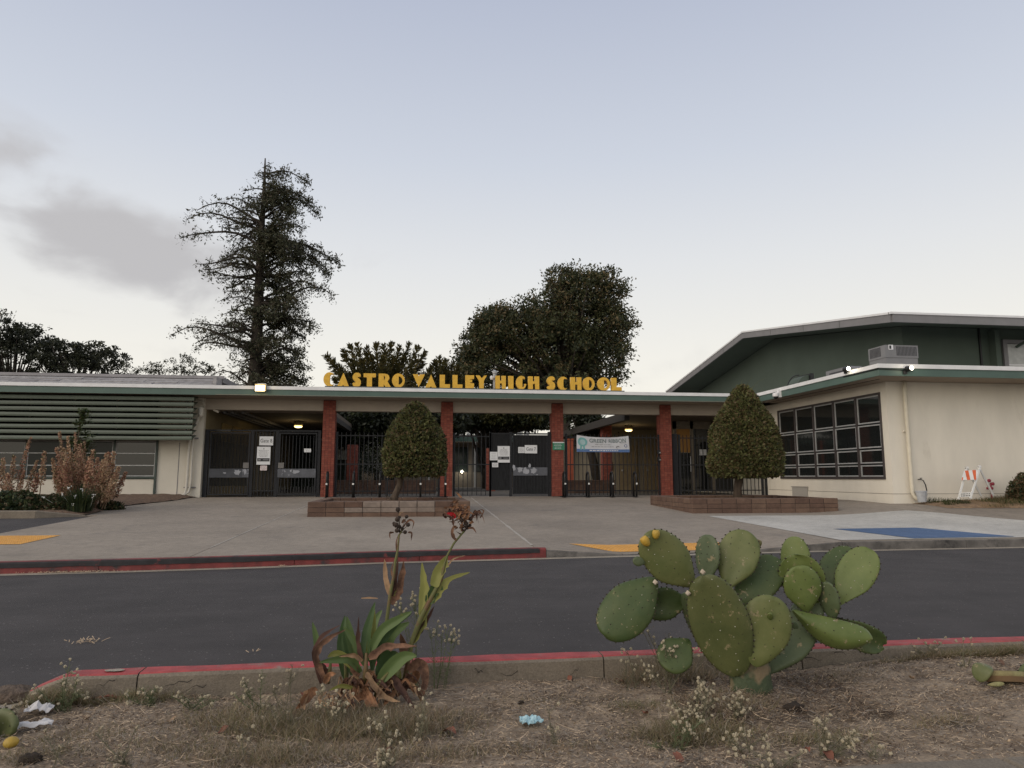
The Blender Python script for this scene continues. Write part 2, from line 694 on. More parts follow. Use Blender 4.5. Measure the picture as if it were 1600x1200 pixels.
M_mulch = mat("bark_mulch", (0.20, 0.13, 0.085), rough=.95, color2=(.085, .055, .04), scale=14, bump=1.0, bscale=40)
M_bricku = [mat("brick_red_a", (0.225, 0.056, 0.036), rough=.85, var=.15, scale=9, bump=.3),
            mat("brick_red_b", (0.190, 0.046, 0.031), rough=.85, var=.15, scale=9, bump=.3),
            mat("brick_red_c", (0.250, 0.072, 0.047), rough=.85, var=.15, scale=9, bump=.3)]
M_mortar = mat("brick_mortar", (0.12, 0.055, 0.045), rough=.95)
M_block = [mat("planter_block_a", (0.125, 0.076, 0.054), rough=.9, var=.16, scale=6, bump=.4, dirt=((.25, .18, .15), 5, .62, .8)),
           mat("planter_block_b", (0.108, 0.064, 0.046), rough=.9, var=.16, scale=6, bump=.4, dirt=((.25, .18, .15), 5, .64, .8)),
           mat("planter_block_c", (0.140, 0.088, 0.062), rough=.9, var=.16, scale=6, bump=.4)]
M_blockp = mat("pale_planter_block", (0.22, 0.175, 0.145), rough=.9, var=.15, scale=8, bump=.4)
M_pmortar = mat("dark_planter_mortar", (0.045, 0.032, 0.026), rough=.95)

exec_order = []

# ================================================================== ground
def sstep(a, b, x):
    t = min(1, max(0, (x - a) / (b - a)))
    return t * t * (3 - 2 * t)


KX = [(-60, 5.0), (-16, 8.6), (-8, 9.4), (-5.1, 9.67), (-3.65, 9.78), (-2.1, 9.99), (-.47, 10.28), (1.88, 10.52), (4.3, 10.74), (6.4, 10.93), (10.4, 11.08), (20, 11.4), (60, 12.5)]


def yc(x):
    for (a, ya), (b, yb) in zip(KX, KX[1:]):
        if x <= b:
            return ya + (yb - ya) * (x - a) / (b - a)
    return KX[-1][1]


def kh(x):
    """top of the far kerb above the road"""
    if x < 1.9:
        return .15
    if x < 3.1:
        return .13 + (.035 - .13) * (x - 1.9) / 1.2
    if x < 5.0:
        return .035
    if x < 6.9:
        return .035 + .115 * (x - 5.0) / 1.9
    return .15


def pz(x, y):
    y0 = yc(x) + .15
    z = .15 + max(0, y - y0) * .385 / 13.8
    z = min(z, .535) if y < 24.2 else .535
    z += .17 * sstep(9.5, 12.5, x) * sstep(13.5, 17.2, y) * (1 - sstep(18.5, 23.5, y))
    z -= (.15 - kh(x)) * (1 - sstep(0, 1.7, y - y0))
    return z


def sheet(mb, x0, x1, fy0, fy1, dz=0.0, nx=10, ny=10, mi=0, thick=0.0, fx0=None, fx1=None):
    """a piece of pavement that follows the ground, with side faces if thick"""
    o = len(mb.v)
    for j in range(ny + 1):
        for i in range(nx + 1):
            u, v = i / nx, j / ny
            xa = x0
            xb = x1
            x = xa + (xb - xa) * u
            y = fy0(x) + (fy1(x) - fy0(x)) * v
            if fx0:
                xa = fx0(y)
            if fx1:
                xb = fx1(y)
            x = xa + (xb - xa) * u
            mb.v.append((x, y, pz(x, y) + dz))
    for j in range(ny):
        for i in range(nx):
            a = o + j * (nx + 1) + i
            mb.f.append((a, a + 1, a + nx + 2, a + nx + 1))
            mb.mi.append(mi)
    if thick:
        rim = [o + i for i in range(nx + 1)] + [o + j * (nx + 1) + nx for j in range(1, ny + 1)] + \
              [o + ny * (nx + 1) + i for i in range(nx - 1, -1, -1)] + [o + j * (nx + 1) for j in range(ny - 1, 0, -1)]
        p = len(mb.v)
        for k in rim:
            x, y, z = mb.v[k]
            mb.v.append((x, y, z - thick))
        for i in range(len(rim)):
            j = (i + 1) % len(rim)
            mb.f.append((rim[i], p + i, p + j, rim[j]))
            mb.mi.append(mi)
    return mb


def poly_sheet(name, pts, m, dz, parent=None, n=14):
    """bilinear quad patch lying on the ground"""
    a, b, c, d = [Vector((p[0], p[1], 0)) for p in pts]
    mb = MB()
    for j in range(n + 1):
        for i in range(n + 1):
            u, v = i / n, j / n
            p = a * (1 - u) * (1 - v) + b * u * (1 - v) + c * u * v + d * (1 - u) * v
            mb.v.append((p.x, p.y, pz(p.x, p.y) + dz))
    for j in range(n):
        for i in range(n):
            k = j * (n + 1) + i
            mb.f.append((k, k + 1, k + n + 2, k + n + 1))
            mb.mi.append(0)
    return mb.build(name, m, parent)


M_field = mat("far_ground", (.10, .09, .065), rough=1, var=.3, scale=.1)
struct(MB().add([(-900, -300, -.12), (900, -300, -.12), (900, 1500, -.12), (-900, 1500, -.12)], [(0, 1, 2, 3)]).build("ground", M_field))

# road
mb = MB()
xs = [-60, -30, -16, -10, -6, -3, 0, 3, 6, 10, 16, 30, 60]


def near_edge(x):
    return 4.36 + .012 * x


for x in xs:
    mb.v += [(x, near_edge(x) - .06 if x > -2.3 else 2.0, -.012), (x, 7.0, .012), (x, yc(x) - .10, 0)]
for i in range(len(xs) - 1):
    for k in range(2):
        a = i * 3 + k
        mb.f.append((a, a + 3, a + 4, a + 1))
        mb.mi.append(0)
# fill in the triangle at the end of the near kerb
struct(mb.build("road", M_asph))
# concrete gutter strip against the far kerb
mb = MB()
x = -30.0
gx = []
while x < 40:
    gx.append(x)
    x += .5
for x in gx:
    y = yc(x)
    mb.v += [(x, y - .13, .004), (x, y + .02, .010)]
for i in range(len(gx) - 1):
    a = i * 2
    mb.f.append((a, a + 2, a + 3, a + 1))
    mb.mi.append(0)
struct(mb.build("gutter", M_concL))
# gravelly gutter by the near kerb on the right
mb = MB()
rr = random.Random(4)
gx = [2.2 + i * .12 for i in range(60)]
for i, x in enumerate(gx):
    w = .05 + min(.19, max(0, (x - 2.6) * .16)) + rr.uniform(-.008, .008)
    mb.v += [(x, near_edge(x) - .07, .012), (x, near_edge(x) + w, .008)]
for i in range(len(gx) - 1):
    a = i * 2
    mb.f.append((a, a + 2, a + 3, a + 1))
    mb.mi.append(0)
struct(mb.build("gutter", mat("worn_gutter_concrete", (.21, .19, .17), rough=.95, color2=(.33, .29, .25), scale=60, bump=.8, bscale=150, dirt=((.07, .065, .06), 12, .55, .7))))


def kerb_run(name, xs, yf, top, w, m, batter=.02, mi_top=None, base=-.02, wob=0.0, seed=0, back=None):
    """kerb sections butted end to end; each section is a part of the kerb"""
    rr = random.Random(seed)
    root = bpy.data.objects.new(name, None)
    COL.objects.link(root)
    root.location = (xs[0][0], yf(xs[0][0]), 0)
    struct(root)
    for k, (xa, xb) in enumerate(xs):
        mb = MB()
        n = max(2, int((xb - xa) / .08))
        n = min(n, 60)
        g = .004
        for i in range(n + 1):
            x = xa + g + (xb - xa - 2 * g) * i / n
            y = yf(x)
            h = top(x)
            j = [noise.noise(Vector((x * 3.1, q * 7.7 + seed, 0))) * wob for q in range(4)]
            yb = y + w
            mb.v += [(x, y, base), (x, y + batter * .7 + j[0], h - .02), (x, y + batter + .008, h - .006 + j[1] * .4), (x, y + batter + .02, h + j[1] * .4),
                     (x, yb - .012 + j[2], h + j[2] * .4), (x, yb + j[3], h - .012), (x, yb + j[3] * 1.5, base)]
        for i in range(n):
            for q in range(6):
                a = i * 7 + q
                mb.f.append((a, a + 7, a + 8, a + 1))
                # front face, top, back
                mb.mi.append(0 if q < 2 else (1 if q < 4 else 2))
        mb.f.append(tuple(range(6, -1, -1)))
        mb.mi.append(0)
        mb.f.append(tuple(n * 7 + q for q in range(7)))
        mb.mi.append(0)
        mb.build("kerb_section", m(k), root, recalc=False)
    return root


far_secs = [(-40, -20), (-20, -10), (-10, -6.9), (-6.9, -4.0), (-4.0, -1.65), (-1.65, .3 - .27), (.03, 1.9)]
kerb_run("far_kerb", far_secs, yc, kh, .15, lambda k: [M_redd, M_redd, M_conc], seed=1, wob=.006)
# the black scuffed upper lip of the red kerb is a band of tyre rubber
M_kgrey = mat("dirty_grey_kerb", (0.13, 0.12, 0.11), rough=.9, var=.3, scale=3, bump=.4, dirt=((.035, .033, .032), 2.2, .5, .68))
kerb_run("ramp_kerb", [(1.9, 3.1), (3.1, 5.0), (5.0, 6.9)], yc, kh, .15, lambda k: [M_kgrey, M_conc, M_conc], seed=2, wob=.006)
kerb_run("grey_kerb", [(6.9, 9.2), (9.2, 12.0), (12.0, 20), (20, 40)], yc, kh, .15, lambda k: [M_kgrey, M_conc2, M_conc], seed=3, wob=.006)
mb = MB()
gx = [-14 + i * .1 for i in range(160)]
gx = [x for x in gx if x <= 1.86]
for x in gx:
    y = yc(x)
    mb.v += [(x, y + .0075, .078 + .012 * noise.noise(Vector((x * 2, 0, 0)))), (x, y + .0135, .128), (x, y + .026, .1475)]
for i in range(len(gx) - 1):
    for q in range(2):
        a = i * 3 + q
        mb.f.append((a, a + 3, a + 4, a + 1))
        mb.mi.append(0)
for i in range(len(mb.v)):
    x, y, z = mb.v[i]
    mb.v[i] = (x, y - .009, z)
struct(mb.build("tyre_scuff", M_rubber))


# near kerb, red on top, bare concrete behind; rounded broken end on the left
def ny(x):
    return near_edge(x) - .02 - .15


def nh(x):
    return .15 - .07 * max(0, 1 - abs(x + 2.02) / .16) if x < -1.9 else .15


M_redn = M_red
kerb_run("near_kerb", [(-2.02, -1.48), (-1.48, -.2), (-.2, 1.1), (1.1, 2.35), (2.35, 3.9), (3.9, 5.4), (5.4, 12)], lambda x: ny(x), nh, .15,
         lambda k: [M_conc2, M_redn, M_redn], seed=5, wob=.010, base=-.05)
# (front face towards the camera is the bare back of the kerb)

# driveway apron left of the near kerb end
struct(MB().add([(-2.05, 4.28, .004), (-2.9, 4.25, .002), (-6, 4.3, .0), (-6, 3.2, .02), (-2.2, 3.4, .02)], [(0, 1, 2, 3, 4)]).build("driveway_apron", M_concL))

# ------------------------------------------------------------------ plaza slabs
plaza = bpy.data.objects.new("plaza", None)
COL.objects.link(plaza)
plaza.location = (0, 10.6, .15)
struct(plaza)
xb = [-7.02, -2.98, 1.74, 6.68, 12.4, 20.0]
yb = [None, 13.4, 16.9, 20.4, 24.9]
slabm = [concrete_mat("plaza_concrete_b", (0.268, 0.230, 0.188)), M_conc, concrete_mat("plaza_concrete_c", (0.243, 0.208, 0.170))]
for i in range(len(xb) - 1):
    for j in range(len(yb) - 1):
        if i == 4 and j > 1:
            continue
        x0, x1 = xb[i] + .006 - (.95 if i == 0 and j >= 2 else 0), xb[i + 1] - .006
        f0 = (lambda x: yc(x) + .153) if j == 0 else (lambda x, y=yb[j]: y + .005)
        f1 = (lambda x, y=yb[j + 1]: y - .005)
        if i == 4 and j == 1:
            f1 = lambda x: 17.43
        mb = MB()
        sheet(mb, x0, x1, f0, f1, nx=14 if i < 4 else 8, ny=12, thick=.08)
        mb.build("slab", slabm[(i * 2 + j * 3 + (1 if i == 1 else 0)) % 3], plaza)
for xj, w in ((-2.98, .05), (1.74, .07)):
    for k in range(3):
        mb = MB()
        ys = (10.9 + k * 4.4, 10.9 + k * 4.4 + 4.3) if k < 2 else (19.7, 23.6)
        n = 60
        for q in range(n + 1):
            y = ys[0] + (ys[1] - ys[0]) * q / n
            jj = noise.noise(Vector((y * 1.7, xj, 3))) * .5 + .6
            ww = w * jj * (1.0 if xj > 0 else .8)
            mb.v += [(xj - ww / 2, y, pz(xj, y) + .004), (xj + ww / 2, y, pz(xj, y) + .004)]
        for q in range(n):
            mb.f.append((q * 2, q * 2 + 1, q * 2 + 3, q * 2 + 2))
            mb.mi.append(0)
        mb.build("joint_filler", mat("pale_joint_filler", (.36, .33, .29), rough=.9, var=.2, scale=20), plaza)
# bed under the joints, and left pavement west of the slabs
mb = MB()
sheet(mb, -14, 20.0, lambda x: yc(x) + .16, lambda x: 24.95, dz=-.03, nx=60, ny=30)
struct(mb.build("plaza_bed", mat("dark_joint_grout", (.08, .07, .06), rough=1)))  # dark grout that shows in the slab joints
mb = MB()
sheet(mb, -16, -7.03, lambda x: yc(x) + .153, lambda x: 12.95, nx=12, ny=6, thick=.05)
struct(mb.build("pavement", M_conc))
mb = MB()
sheet(mb, -16, -7.03, lambda x: 12.95, lambda x: 16.55, dz=-.005, nx=12, ny=6)
struct(mb.build("driveway", M_asph))
# painted patches
struct(poly_sheet("white_painted_pavement", [(6.98, 11.12), (15.5, 11.42), (11.75, 15.95), (6.72, 15.95)], M_concW, .005, n=30))
struct(poly_sheet("blue_painted_pavement", [(8.38, 11.22), (10.4, 11.33), (9.70, 12.95), (7.92, 12.85)], M_blue, .010, n=16))


def tactile(name, pts, label):
    root = poly_sheet(name, pts, M_yellow, .006, n=16)
    struct(root)
    a, b, c, d = [Vector((p[0], p[1], 0)) for p in pts]
    mb = MB()
    nx = int((b - a).length / .06)
    nyy = int((d - a).length / .06)
    for j in range(1, nyy):
        for i in range(1, nx):
            u, v = i / nx, j / nyy
            p = a * (1 - u) * (1 - v) + b * u * (1 - v) + c * u * v + d * (1 - u) * v
            z = pz(p.x, p.y) + .006
            r = .013
            mb.add([(p.x - r, p.y - r, z), (p.x + r, p.y - r, z), (p.x + r, p.y + r, z), (p.x - r, p.y + r, z), (p.x - r * .6, p.y - r * .6, z + .006), (p.x + r * .6, p.y - r * .6, z + .006), (p.x + r * .6, p.y + r * .6, z + .006), (p.x - r * .6, p.y + r * .6, z + .006)],
                   [(4, 5, 6, 7), (0, 1, 5, 4), (1, 2, 6, 5), (2, 3, 7, 6), (3, 0, 4, 7)])
    stuff(mb.build("tactile_domes", M_yellow, root))
    return root


tactile("tactile_paving", [(3.0, 10.86), (5.05, 11.00), (5.05, 11.62), (2.42, 11.36)], "")
tactile("tactile_paving", [(-9.5, 11.55), (-5.85, 11.55), (-5.85, 12.75), (-9.5, 12.75)], "")

# planting bed on the left with its concrete kerb, mulch beyond
bedpts = [(-16, 16.45), (-7.95, 16.45), (-7.28, 16.85), (-7.60, 19.4), (-7.35, 21.4), (-7.1, 22.6), (-7.1, 24.14), (-16, 24.14)]
mb = MB()
nb = 50
o = 0
for j in range(nb + 1):
    for i in range(nb + 1):
        y = 16.45 + (24.14 - 16.45) * j / nb
        xr = -7.28 - (.32 * sstep(16.85, 19.4, y)) + .5 * sstep(19.4, 22.6, y)
        if y < 16.85:
            xr = -7.95 + .67 * (y - 16.45) / .4
        x = -16 + (xr + 16) * (i / nb) ** .6
        edge = min(1, (xr - x) / .5)
        z = pz(x, y) + .02 + .09 * edge + .03 * noise.noise(Vector((x * 3, y * 3, 0)))
        mb.v.append((x, y, z))
for j in range(nb):
    for i in range(nb):
        a = j * (nb + 1) + i
        mb.f.append((a, a + 1, a + nb + 2, a + nb + 1))
        mb.mi.append(0)
struct(mb.build("planting_bed", M_mulch, smooth=True))
mb = MB()
zz = pz(-8, 16.3)
for a, b in (((-16, 16.25), (-7.98, 16.25)), ((-7.98, 16.25), (-7.2, 16.8))):
    pass
kp = [(-16, 16.22), (-12.9, 16.22), (-10.4, 16.22), (-7.98, 16.22), (-7.22, 16.74)]
bk = bpy.data.objects.new("bed_kerb", None)
COL.objects.link(bk)
bk.location = (-12, 16.3, zz)
struct(bk)
for (a, b) in zip(kp, kp[1:]):
    d = Vector((b[0] - a[0], b[1] - a[1], 0)).normalized()
    nrm = Vector((-d.y, d.x, 0)) * .2
    z1a = zz + .15
    z1b = zz + (.15 if b[0] < -7.5 else .03)
    e = d * .004
    A, B = Vector((a[0], a[1], 0)) + e, Vector((b[0], b[1], 0)) - e
    ch = nrm * .1
    vs = []
    for P, z1 in ((A, z1a), (B, z1b)):
        vs += [P + Vector((0, 0, zz - .1)), P + ch * .3 + Vector((0, 0, z1 - .015)), P + ch + Vector((0, 0, z1)), P + nrm - ch * .3 + Vector((0, 0, z1)), P + nrm + Vector((0, 0, zz - .1))]
    MB().add(vs, [(0, 5, 6, 1), (1, 6, 7, 2), (2, 7, 8, 3), (3, 8, 9, 4), (0, 1, 2, 3, 4), (9, 8, 7, 6, 5)]).build("kerb_section", M_conc2, bk)

# courtyard paving and rough ground around the buildings
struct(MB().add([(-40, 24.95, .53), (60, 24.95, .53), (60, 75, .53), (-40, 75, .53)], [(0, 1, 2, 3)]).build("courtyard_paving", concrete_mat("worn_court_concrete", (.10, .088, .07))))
mb = MB()
nb = 40
for j in range(nb + 1):
    for i in range(nb + 1):
        x = 13.05 + 12 * i / nb
        y = 16.15 - .25 * sstep(14, 17, x) + (17.5 - 16.0) * j / nb
        e = min(1, j / 5)
        e = min(e, i / 3)
        z = pz(x, y) + .006 + .05 * e + .05 * e * (noise.noise(Vector((x * 1.7, y * 2, 2))) + .5)
        mb.v.append((x, y, z))
for j in range(nb):
    for i in range(nb):
        a = j * (nb + 1) + i
        mb.f.append((a, a + 1, a + nb + 2, a + nb + 1))
        mb.mi.append(0)
struct(mb.build("dry_bed", mat("straw_mulch", (.30, .20, .115), rough=1, color2=(.15, .10, .065), scale=9, bump=.8, bscale=40), smooth=True))


# ================================================================== left building
LB = thing("classroom_wing", "low cream building with green louvred sunshade and long window band, left of the gates", "building", (-12, 24.15, .5))
mb = MB()
mb.box(-40, -7.0, 24.15, 24.35, .3, 1.12)
mb.box(-8.37, -7.0, 24.15, 24.35, 1.12, 3.76)
mb.box(-40, -8.37, 24.15, 24.35, 2.36, 2.44)
mb.box(-40, -8.37, 24.30, 24.35, 2.44, 3.76)
mb.build("wall", M_cream, LB)
MB().box(-7.2, -7.0, 24.352, 42, .3, 3.76).build("side_wall", mat("dingy_ochre_wall", (.26, .21, .12), rough=.9, var=.15, scale=1), LB)
mb = MB()
mb.box(-7.72, -7.70, 24.142, 24.148, .5, 2.3)
mb.build("wall_joint", M_gray, LB)
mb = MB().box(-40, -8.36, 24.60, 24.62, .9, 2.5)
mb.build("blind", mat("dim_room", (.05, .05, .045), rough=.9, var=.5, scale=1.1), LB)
# windows
wx = [-8.42 - i * 1.30 for i in range(14)]
for k in range(13):
    xr, xl = wx[k], wx[k + 1]
    mb = MB()
    z0, z1 = 1.14, 2.36
    mb.box(xl, xl + .07, 24.10, 24.2, z0 - .0, z1)
    mb.box(xl + .07, xr, 24.10, 24.2, z0, z0 + .06)
    fr = mb.build("window", M_frameg, LB)
    mb = MB()
    for a in (1.21, 1.545, 1.93, 2.31):
        mb.box(xl + .10, xr - .03, 24.125, 24.155, a, a + .028)
    mb.box(xl + .07, xl + .098, 24.125, 24.156, 1.2, 2.34)
    mb.box(xr - .03, xr, 24.125, 24.156, 1.2, 2.34)
    mb.build("sash", M_framew, fr)
    for a, b in ((1.238, 1.545), (1.573, 1.93), (1.958, 2.31)):
        MB().box(xl + .1, xr - .032, 24.140, 24.146, a, b).build("pane", M_glass2 if (k % 3) else M_glass, fr)
MB().box(-8.42, -8.36, 24.09, 24.148, .52, 2.36).build("window_post", M_frameg, LB)
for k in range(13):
    MB().box(wx[k + 1] + .04, wx[k] - .04, 24.20, 24.21, 2.46, 3.74).build("assumed_dark_pane", M_glass, LB)  # assumed glass, added dark so the gaps between the slats read as shade
# fascia and roof
MB().box(-40, -6.40, 23.10, 23.16, 3.76, 3.955).build("fascia", M_green, LB)
MB().box(-40, -6.40, 23.07, 23.15, 3.957, 4.065).build("roof_edge", M_white, LB)
MB().box(-40, -6.42, 23.162, 24.149, 3.762, 3.80).build("soffit", M_soffit, LB)
MB().box(-40, -6.42, 23.16, 38, 3.955, 4.055).build("roof", mat("pale_roof_felt", (.38, .38, .38), rough=.9), LB)
M_sh = [mat("weathered_shingle_a", (.30, .29, .29), rough=.9, var=.2, scale=5, bump=.4), mat("weathered_shingle_b", (.24, .23, .235), rough=.9, var=.2, scale=5, bump=.4)]
rr = random.Random(3)
for row in range(3):
    x = -6.45 - rr.uniform(0, .2)
    y0 = 23.45 + row * .22
    z0 = 4.07 + row * .095
    while x > -17:
        w = rr.uniform(.75, 1.5)
        t = rr.uniform(-.012, .012)
        mb = MB()
        mb.add([(x - w + .008, y0, z0 + t), (x - .008, y0, z0 + t + rr.uniform(-.01, .01)), (x - .008, y0 + .36, z0 + .13), (x - w + .008, y0 + .36, z0 + .13),
                (x - w + .008, y0, z0 + .045 + t), (x - .008, y0, z0 + .045 + t), (x - .008, y0 + .36, z0 + .165), (x - w + .008, y0 + .36, z0 + .165)],
               [(0, 3, 2, 1), (4, 5, 6, 7), (0, 1, 5, 4), (1, 2, 6, 5), (2, 3, 7, 6), (3, 0, 4, 7)])
        mb.build("shingle", M_sh[rr.random() < .4], LB)
        x -= w
MB().box(-40, -6.45, 24.15, 24.24, 4.415, 4.51).build("parapet_cap", mat("grey_metal_cap", (.27, .26, .27), rough=.6, var=.1, scale=2), LB)
MB().box(-40, -6.50, 24.242, 38, 4.30, 4.49).build("roof_deck", M_gray, LB)
MB().box(-6.6, -6.50, 23.5, 24.14, 4.06, 4.40).build("roof_end", M_sh[0], LB)
# louvre slats, the bottoms dip a little
for k in range(8):
    z = 3.64 - k * .178
    mb = MB()
    n = 24
    x0, x1 = -19.0, -7.08
    prof = [(-.03, .055), (-.055, -.012), (-.047, -.056), (-.02, -.066), (.05, -.040), (.20, .03), (.40, .10), (.40, .115), (.20, .050), (.02, .035)]
    for i in range(n + 1):
        x = x0 + (x1 - x0) * i / n
        dz = .012 * noise.noise(Vector((x * .5, k * 3.3, 1)))
        for (yy, z2) in prof:
            mb.v.append((x, 23.30 + yy, z + z2 + dz))
    m_ = len(prof)
    for i in range(n):
        for q in range(m_):
            a = i * m_ + q
            b = i * m_ + (q + 1) % m_
            mb.f.append((a, b, b + m_, a + m_))
            mb.mi.append(0)
    mb.f.append(tuple(range(m_)))
    mb.mi.append(0)
    mb.f.append(tuple(n * m_ + q for q in range(m_ - 1, -1, -1)))
    mb.mi.append(0)
    s_ = mb.build("louvre_slat", M_louv, LB, recalc=True)
    if k in (0, 2, 4, 5, 6):
        MB().box(-7.30, -7.27, 23.33, 23.37, z - .09, z + .08).build("bracket", M_black, s_)
for xx in (-7.2, -10.2, -13.2, -16.2):
    MB().box(xx, xx + .03, 23.465, 23.50, 2.36, 3.75).build("louvre_hanger", M_black, LB)
# downpipe with offset bend, conduit
mb = MB()
mb.tube([(-7.02, 23.85, 3.28), (-7.08, 23.92, 3.16), (-7.34, 23.98, 2.45), (-7.38, 24.02, 2.2), (-7.38, 24.02, .95), (-7.40, 24.0, .68), (-7.52, 23.95, .56), (-7.9, 23.9, .54)], .045, 10)
mb.tube([(-7.22, 23.98, 3.05), (-7.27, 24.02, 2.4), (-7.27, 24.04, .98), (-7.30, 24.02, .72), (-7.42, 23.98, .62), (-7.62, 23.96, .60)], .035, 10)
mb.lathe((-7.02, 23.85, 3.12), [(.055, 0), (.085, .08), (.085, .3), (.02, .34)], 10)
mb.tube([(-7.75, 24.05, 3.66), (-7.2, 24.05, 3.66), (-7.02, 24.0, 3.64), (-6.95, 24.0, 3.5)], .03, 8)
mb.build("downpipe", mat("painted_pipe", (.58, .55, .48), rough=.6, var=.08), LB, smooth=True)
MB().box(-7.5, -7.14, 24.10, 24.148, 2.42, 2.46).box(-7.5, -7.14, 24.10, 24.148, .84, .875).build("pipe_strap", M_gray, LB)
MB().tube([(-6.74, 24.3, 3.58), (-6.74, 24.3, 3.38), (-6.6, 24.32, 3.32)], .035, 8).build("pipe_elbow", M_cream, LB, smooth=True)

# ================================================================== entrance canopy
CN = thing("entrance_canopy", "flat entrance canopy with green fascia carried on four red brick columns", "canopy", (3, 24.15, .53))
MB().box(-6.40, 11.58, 23.10, 23.16, 3.76, 3.955).build("fascia", M_green, CN)
MB().box(-6.40, 11.56, 23.07, 23.15, 3.957, 4.065).build("roof_edge", M_white, CN)
MB().box(-6.42, 12.6, 23.162, 25.3, 3.762, 3.95).build("roof_slab", M_soffit, CN)
MB().box(-7.0, 12.50, 24.22, 24.55, 3.40, 3.76).build("beam", mat("taupe_beam", (.40, .35, .29), rough=.8, var=.05, scale=2), CN)
# a few roof edge seams and a drip line
MB().box(-6.4, 11.55, 23.092, 23.098, 3.77, 3.78).build("drip_line", M_soffit, CN)


def brick_column_mesh(h, w=.41, d=.41, n=4):
    mb = MB()
    g = .008
    mb.box(-w / 2 + .012, w / 2 - .012, .012, d - .012, 0, h, 3)
    ch = .0762
    rr = random.Random(8)
    k = 0
    z = 0
    while z + ch <= h + .01:
        bw = w / n
        off = 0
        for i in range(n):
            x0 = -w / 2 + i * bw
            mb.box(x0 + g / 2, x0 + bw - g / 2, rr.uniform(0, .004), .05, z + g / 2, min(h, z + ch - g / 2), rr.randrange(3))
        bd = (d - .104) / (n - 1)
        for i in range(n - 1):
            y0 = .052 + i * bd
            for s in (-1, 1):
                xa = -w / 2 + rr.uniform(0, .003) if s < 0 else w / 2 - .05
                xb = xa + .05
                mb.box(xa, xb, y0 + g / 2, y0 + bd - g / 2, z + g / 2, min(h, z + ch - g / 2), rr.randrange(3))
        mb.box(-w / 2 + .002, w / 2 - .002, d - .05, d, z + g / 2, min(h, z + ch - g / 2), rr.randrange(3))
        z += ch
        k += 1
    return mb.mesh("brickwork", M_bricku + [M_mortar])


colmesh = brick_column_mesh(3.23)
COLX = [-3.005, .935, 4.785, 8.715]
for x in COLX:
    c = MB().box(x - .19, x + .19, 24.17, 24.54, .40, .531).build("brick_column", M_mortar, CN)
    b = link("brickwork", colmesh, c)
    b.location = (x, 24.15, .531)
    stuff(b)
    MB().box(x - .28, x - .205, 24.30, 24.33, 2.42, 2.45).box(x + .205, x + .29, 24.30, 24.33, 2.42, 2.45).build("fence_clip", M_black, c)
# lit wall pack on the fascia
FL = thing("canopy_floodlight", "lit square floodlight on the canopy edge above Gate 8", "light", (-4.95, 23.05, 4.0))
fp = aty(408, 607, 23.05)
MB().box(fp.x - .17, fp.x + .17, 22.92, 23.066, fp.z - .09, fp.z + .13).build("housing", mat("lamp_housing", (.35, .30, .2), rough=.6), FL)
MB().box(fp.x - .145, fp.x + .145, 22.905, 22.918, fp.z - .10, fp.z + .09).build("lens", M_lampw, FL)
MB().box(fp.x - .13, fp.x + .13, 23.1, 23.2, fp.z + .10, fp.z + .17).build("bracket", M_white, FL)


def point(name, loc, w, col, rad=.08):
    l = bpy.data.lights.new(name, 'POINT')
    l.energy = w
    l.color = col
    l.shadow_soft_size = rad
    o = bpy.data.objects.new(name, l)
    COL.objects.link(o)
    o.location = loc
    return o


point("lamp_glow", (fp.x, 22.75, fp.z - .02), 3.5, (1, .78, .4))

# ------------------------------------------------------------------ sign letters on the roof
SG = thing("school_name_sign", "mustard roof letters reading CASTRO VALLEY HIGH SCHOOL along the canopy", "sign", (1.8, 23.35, 4.08))


def arc(cx, cy, rx, ry, a0, a1, n=14):
    return [(cx + rx * math.cos(R(a0 + (a1 - a0) * i / n)), cy + ry * math.sin(R(a0 + (a1 - a0) * i / n))) for i in range(n + 1)]


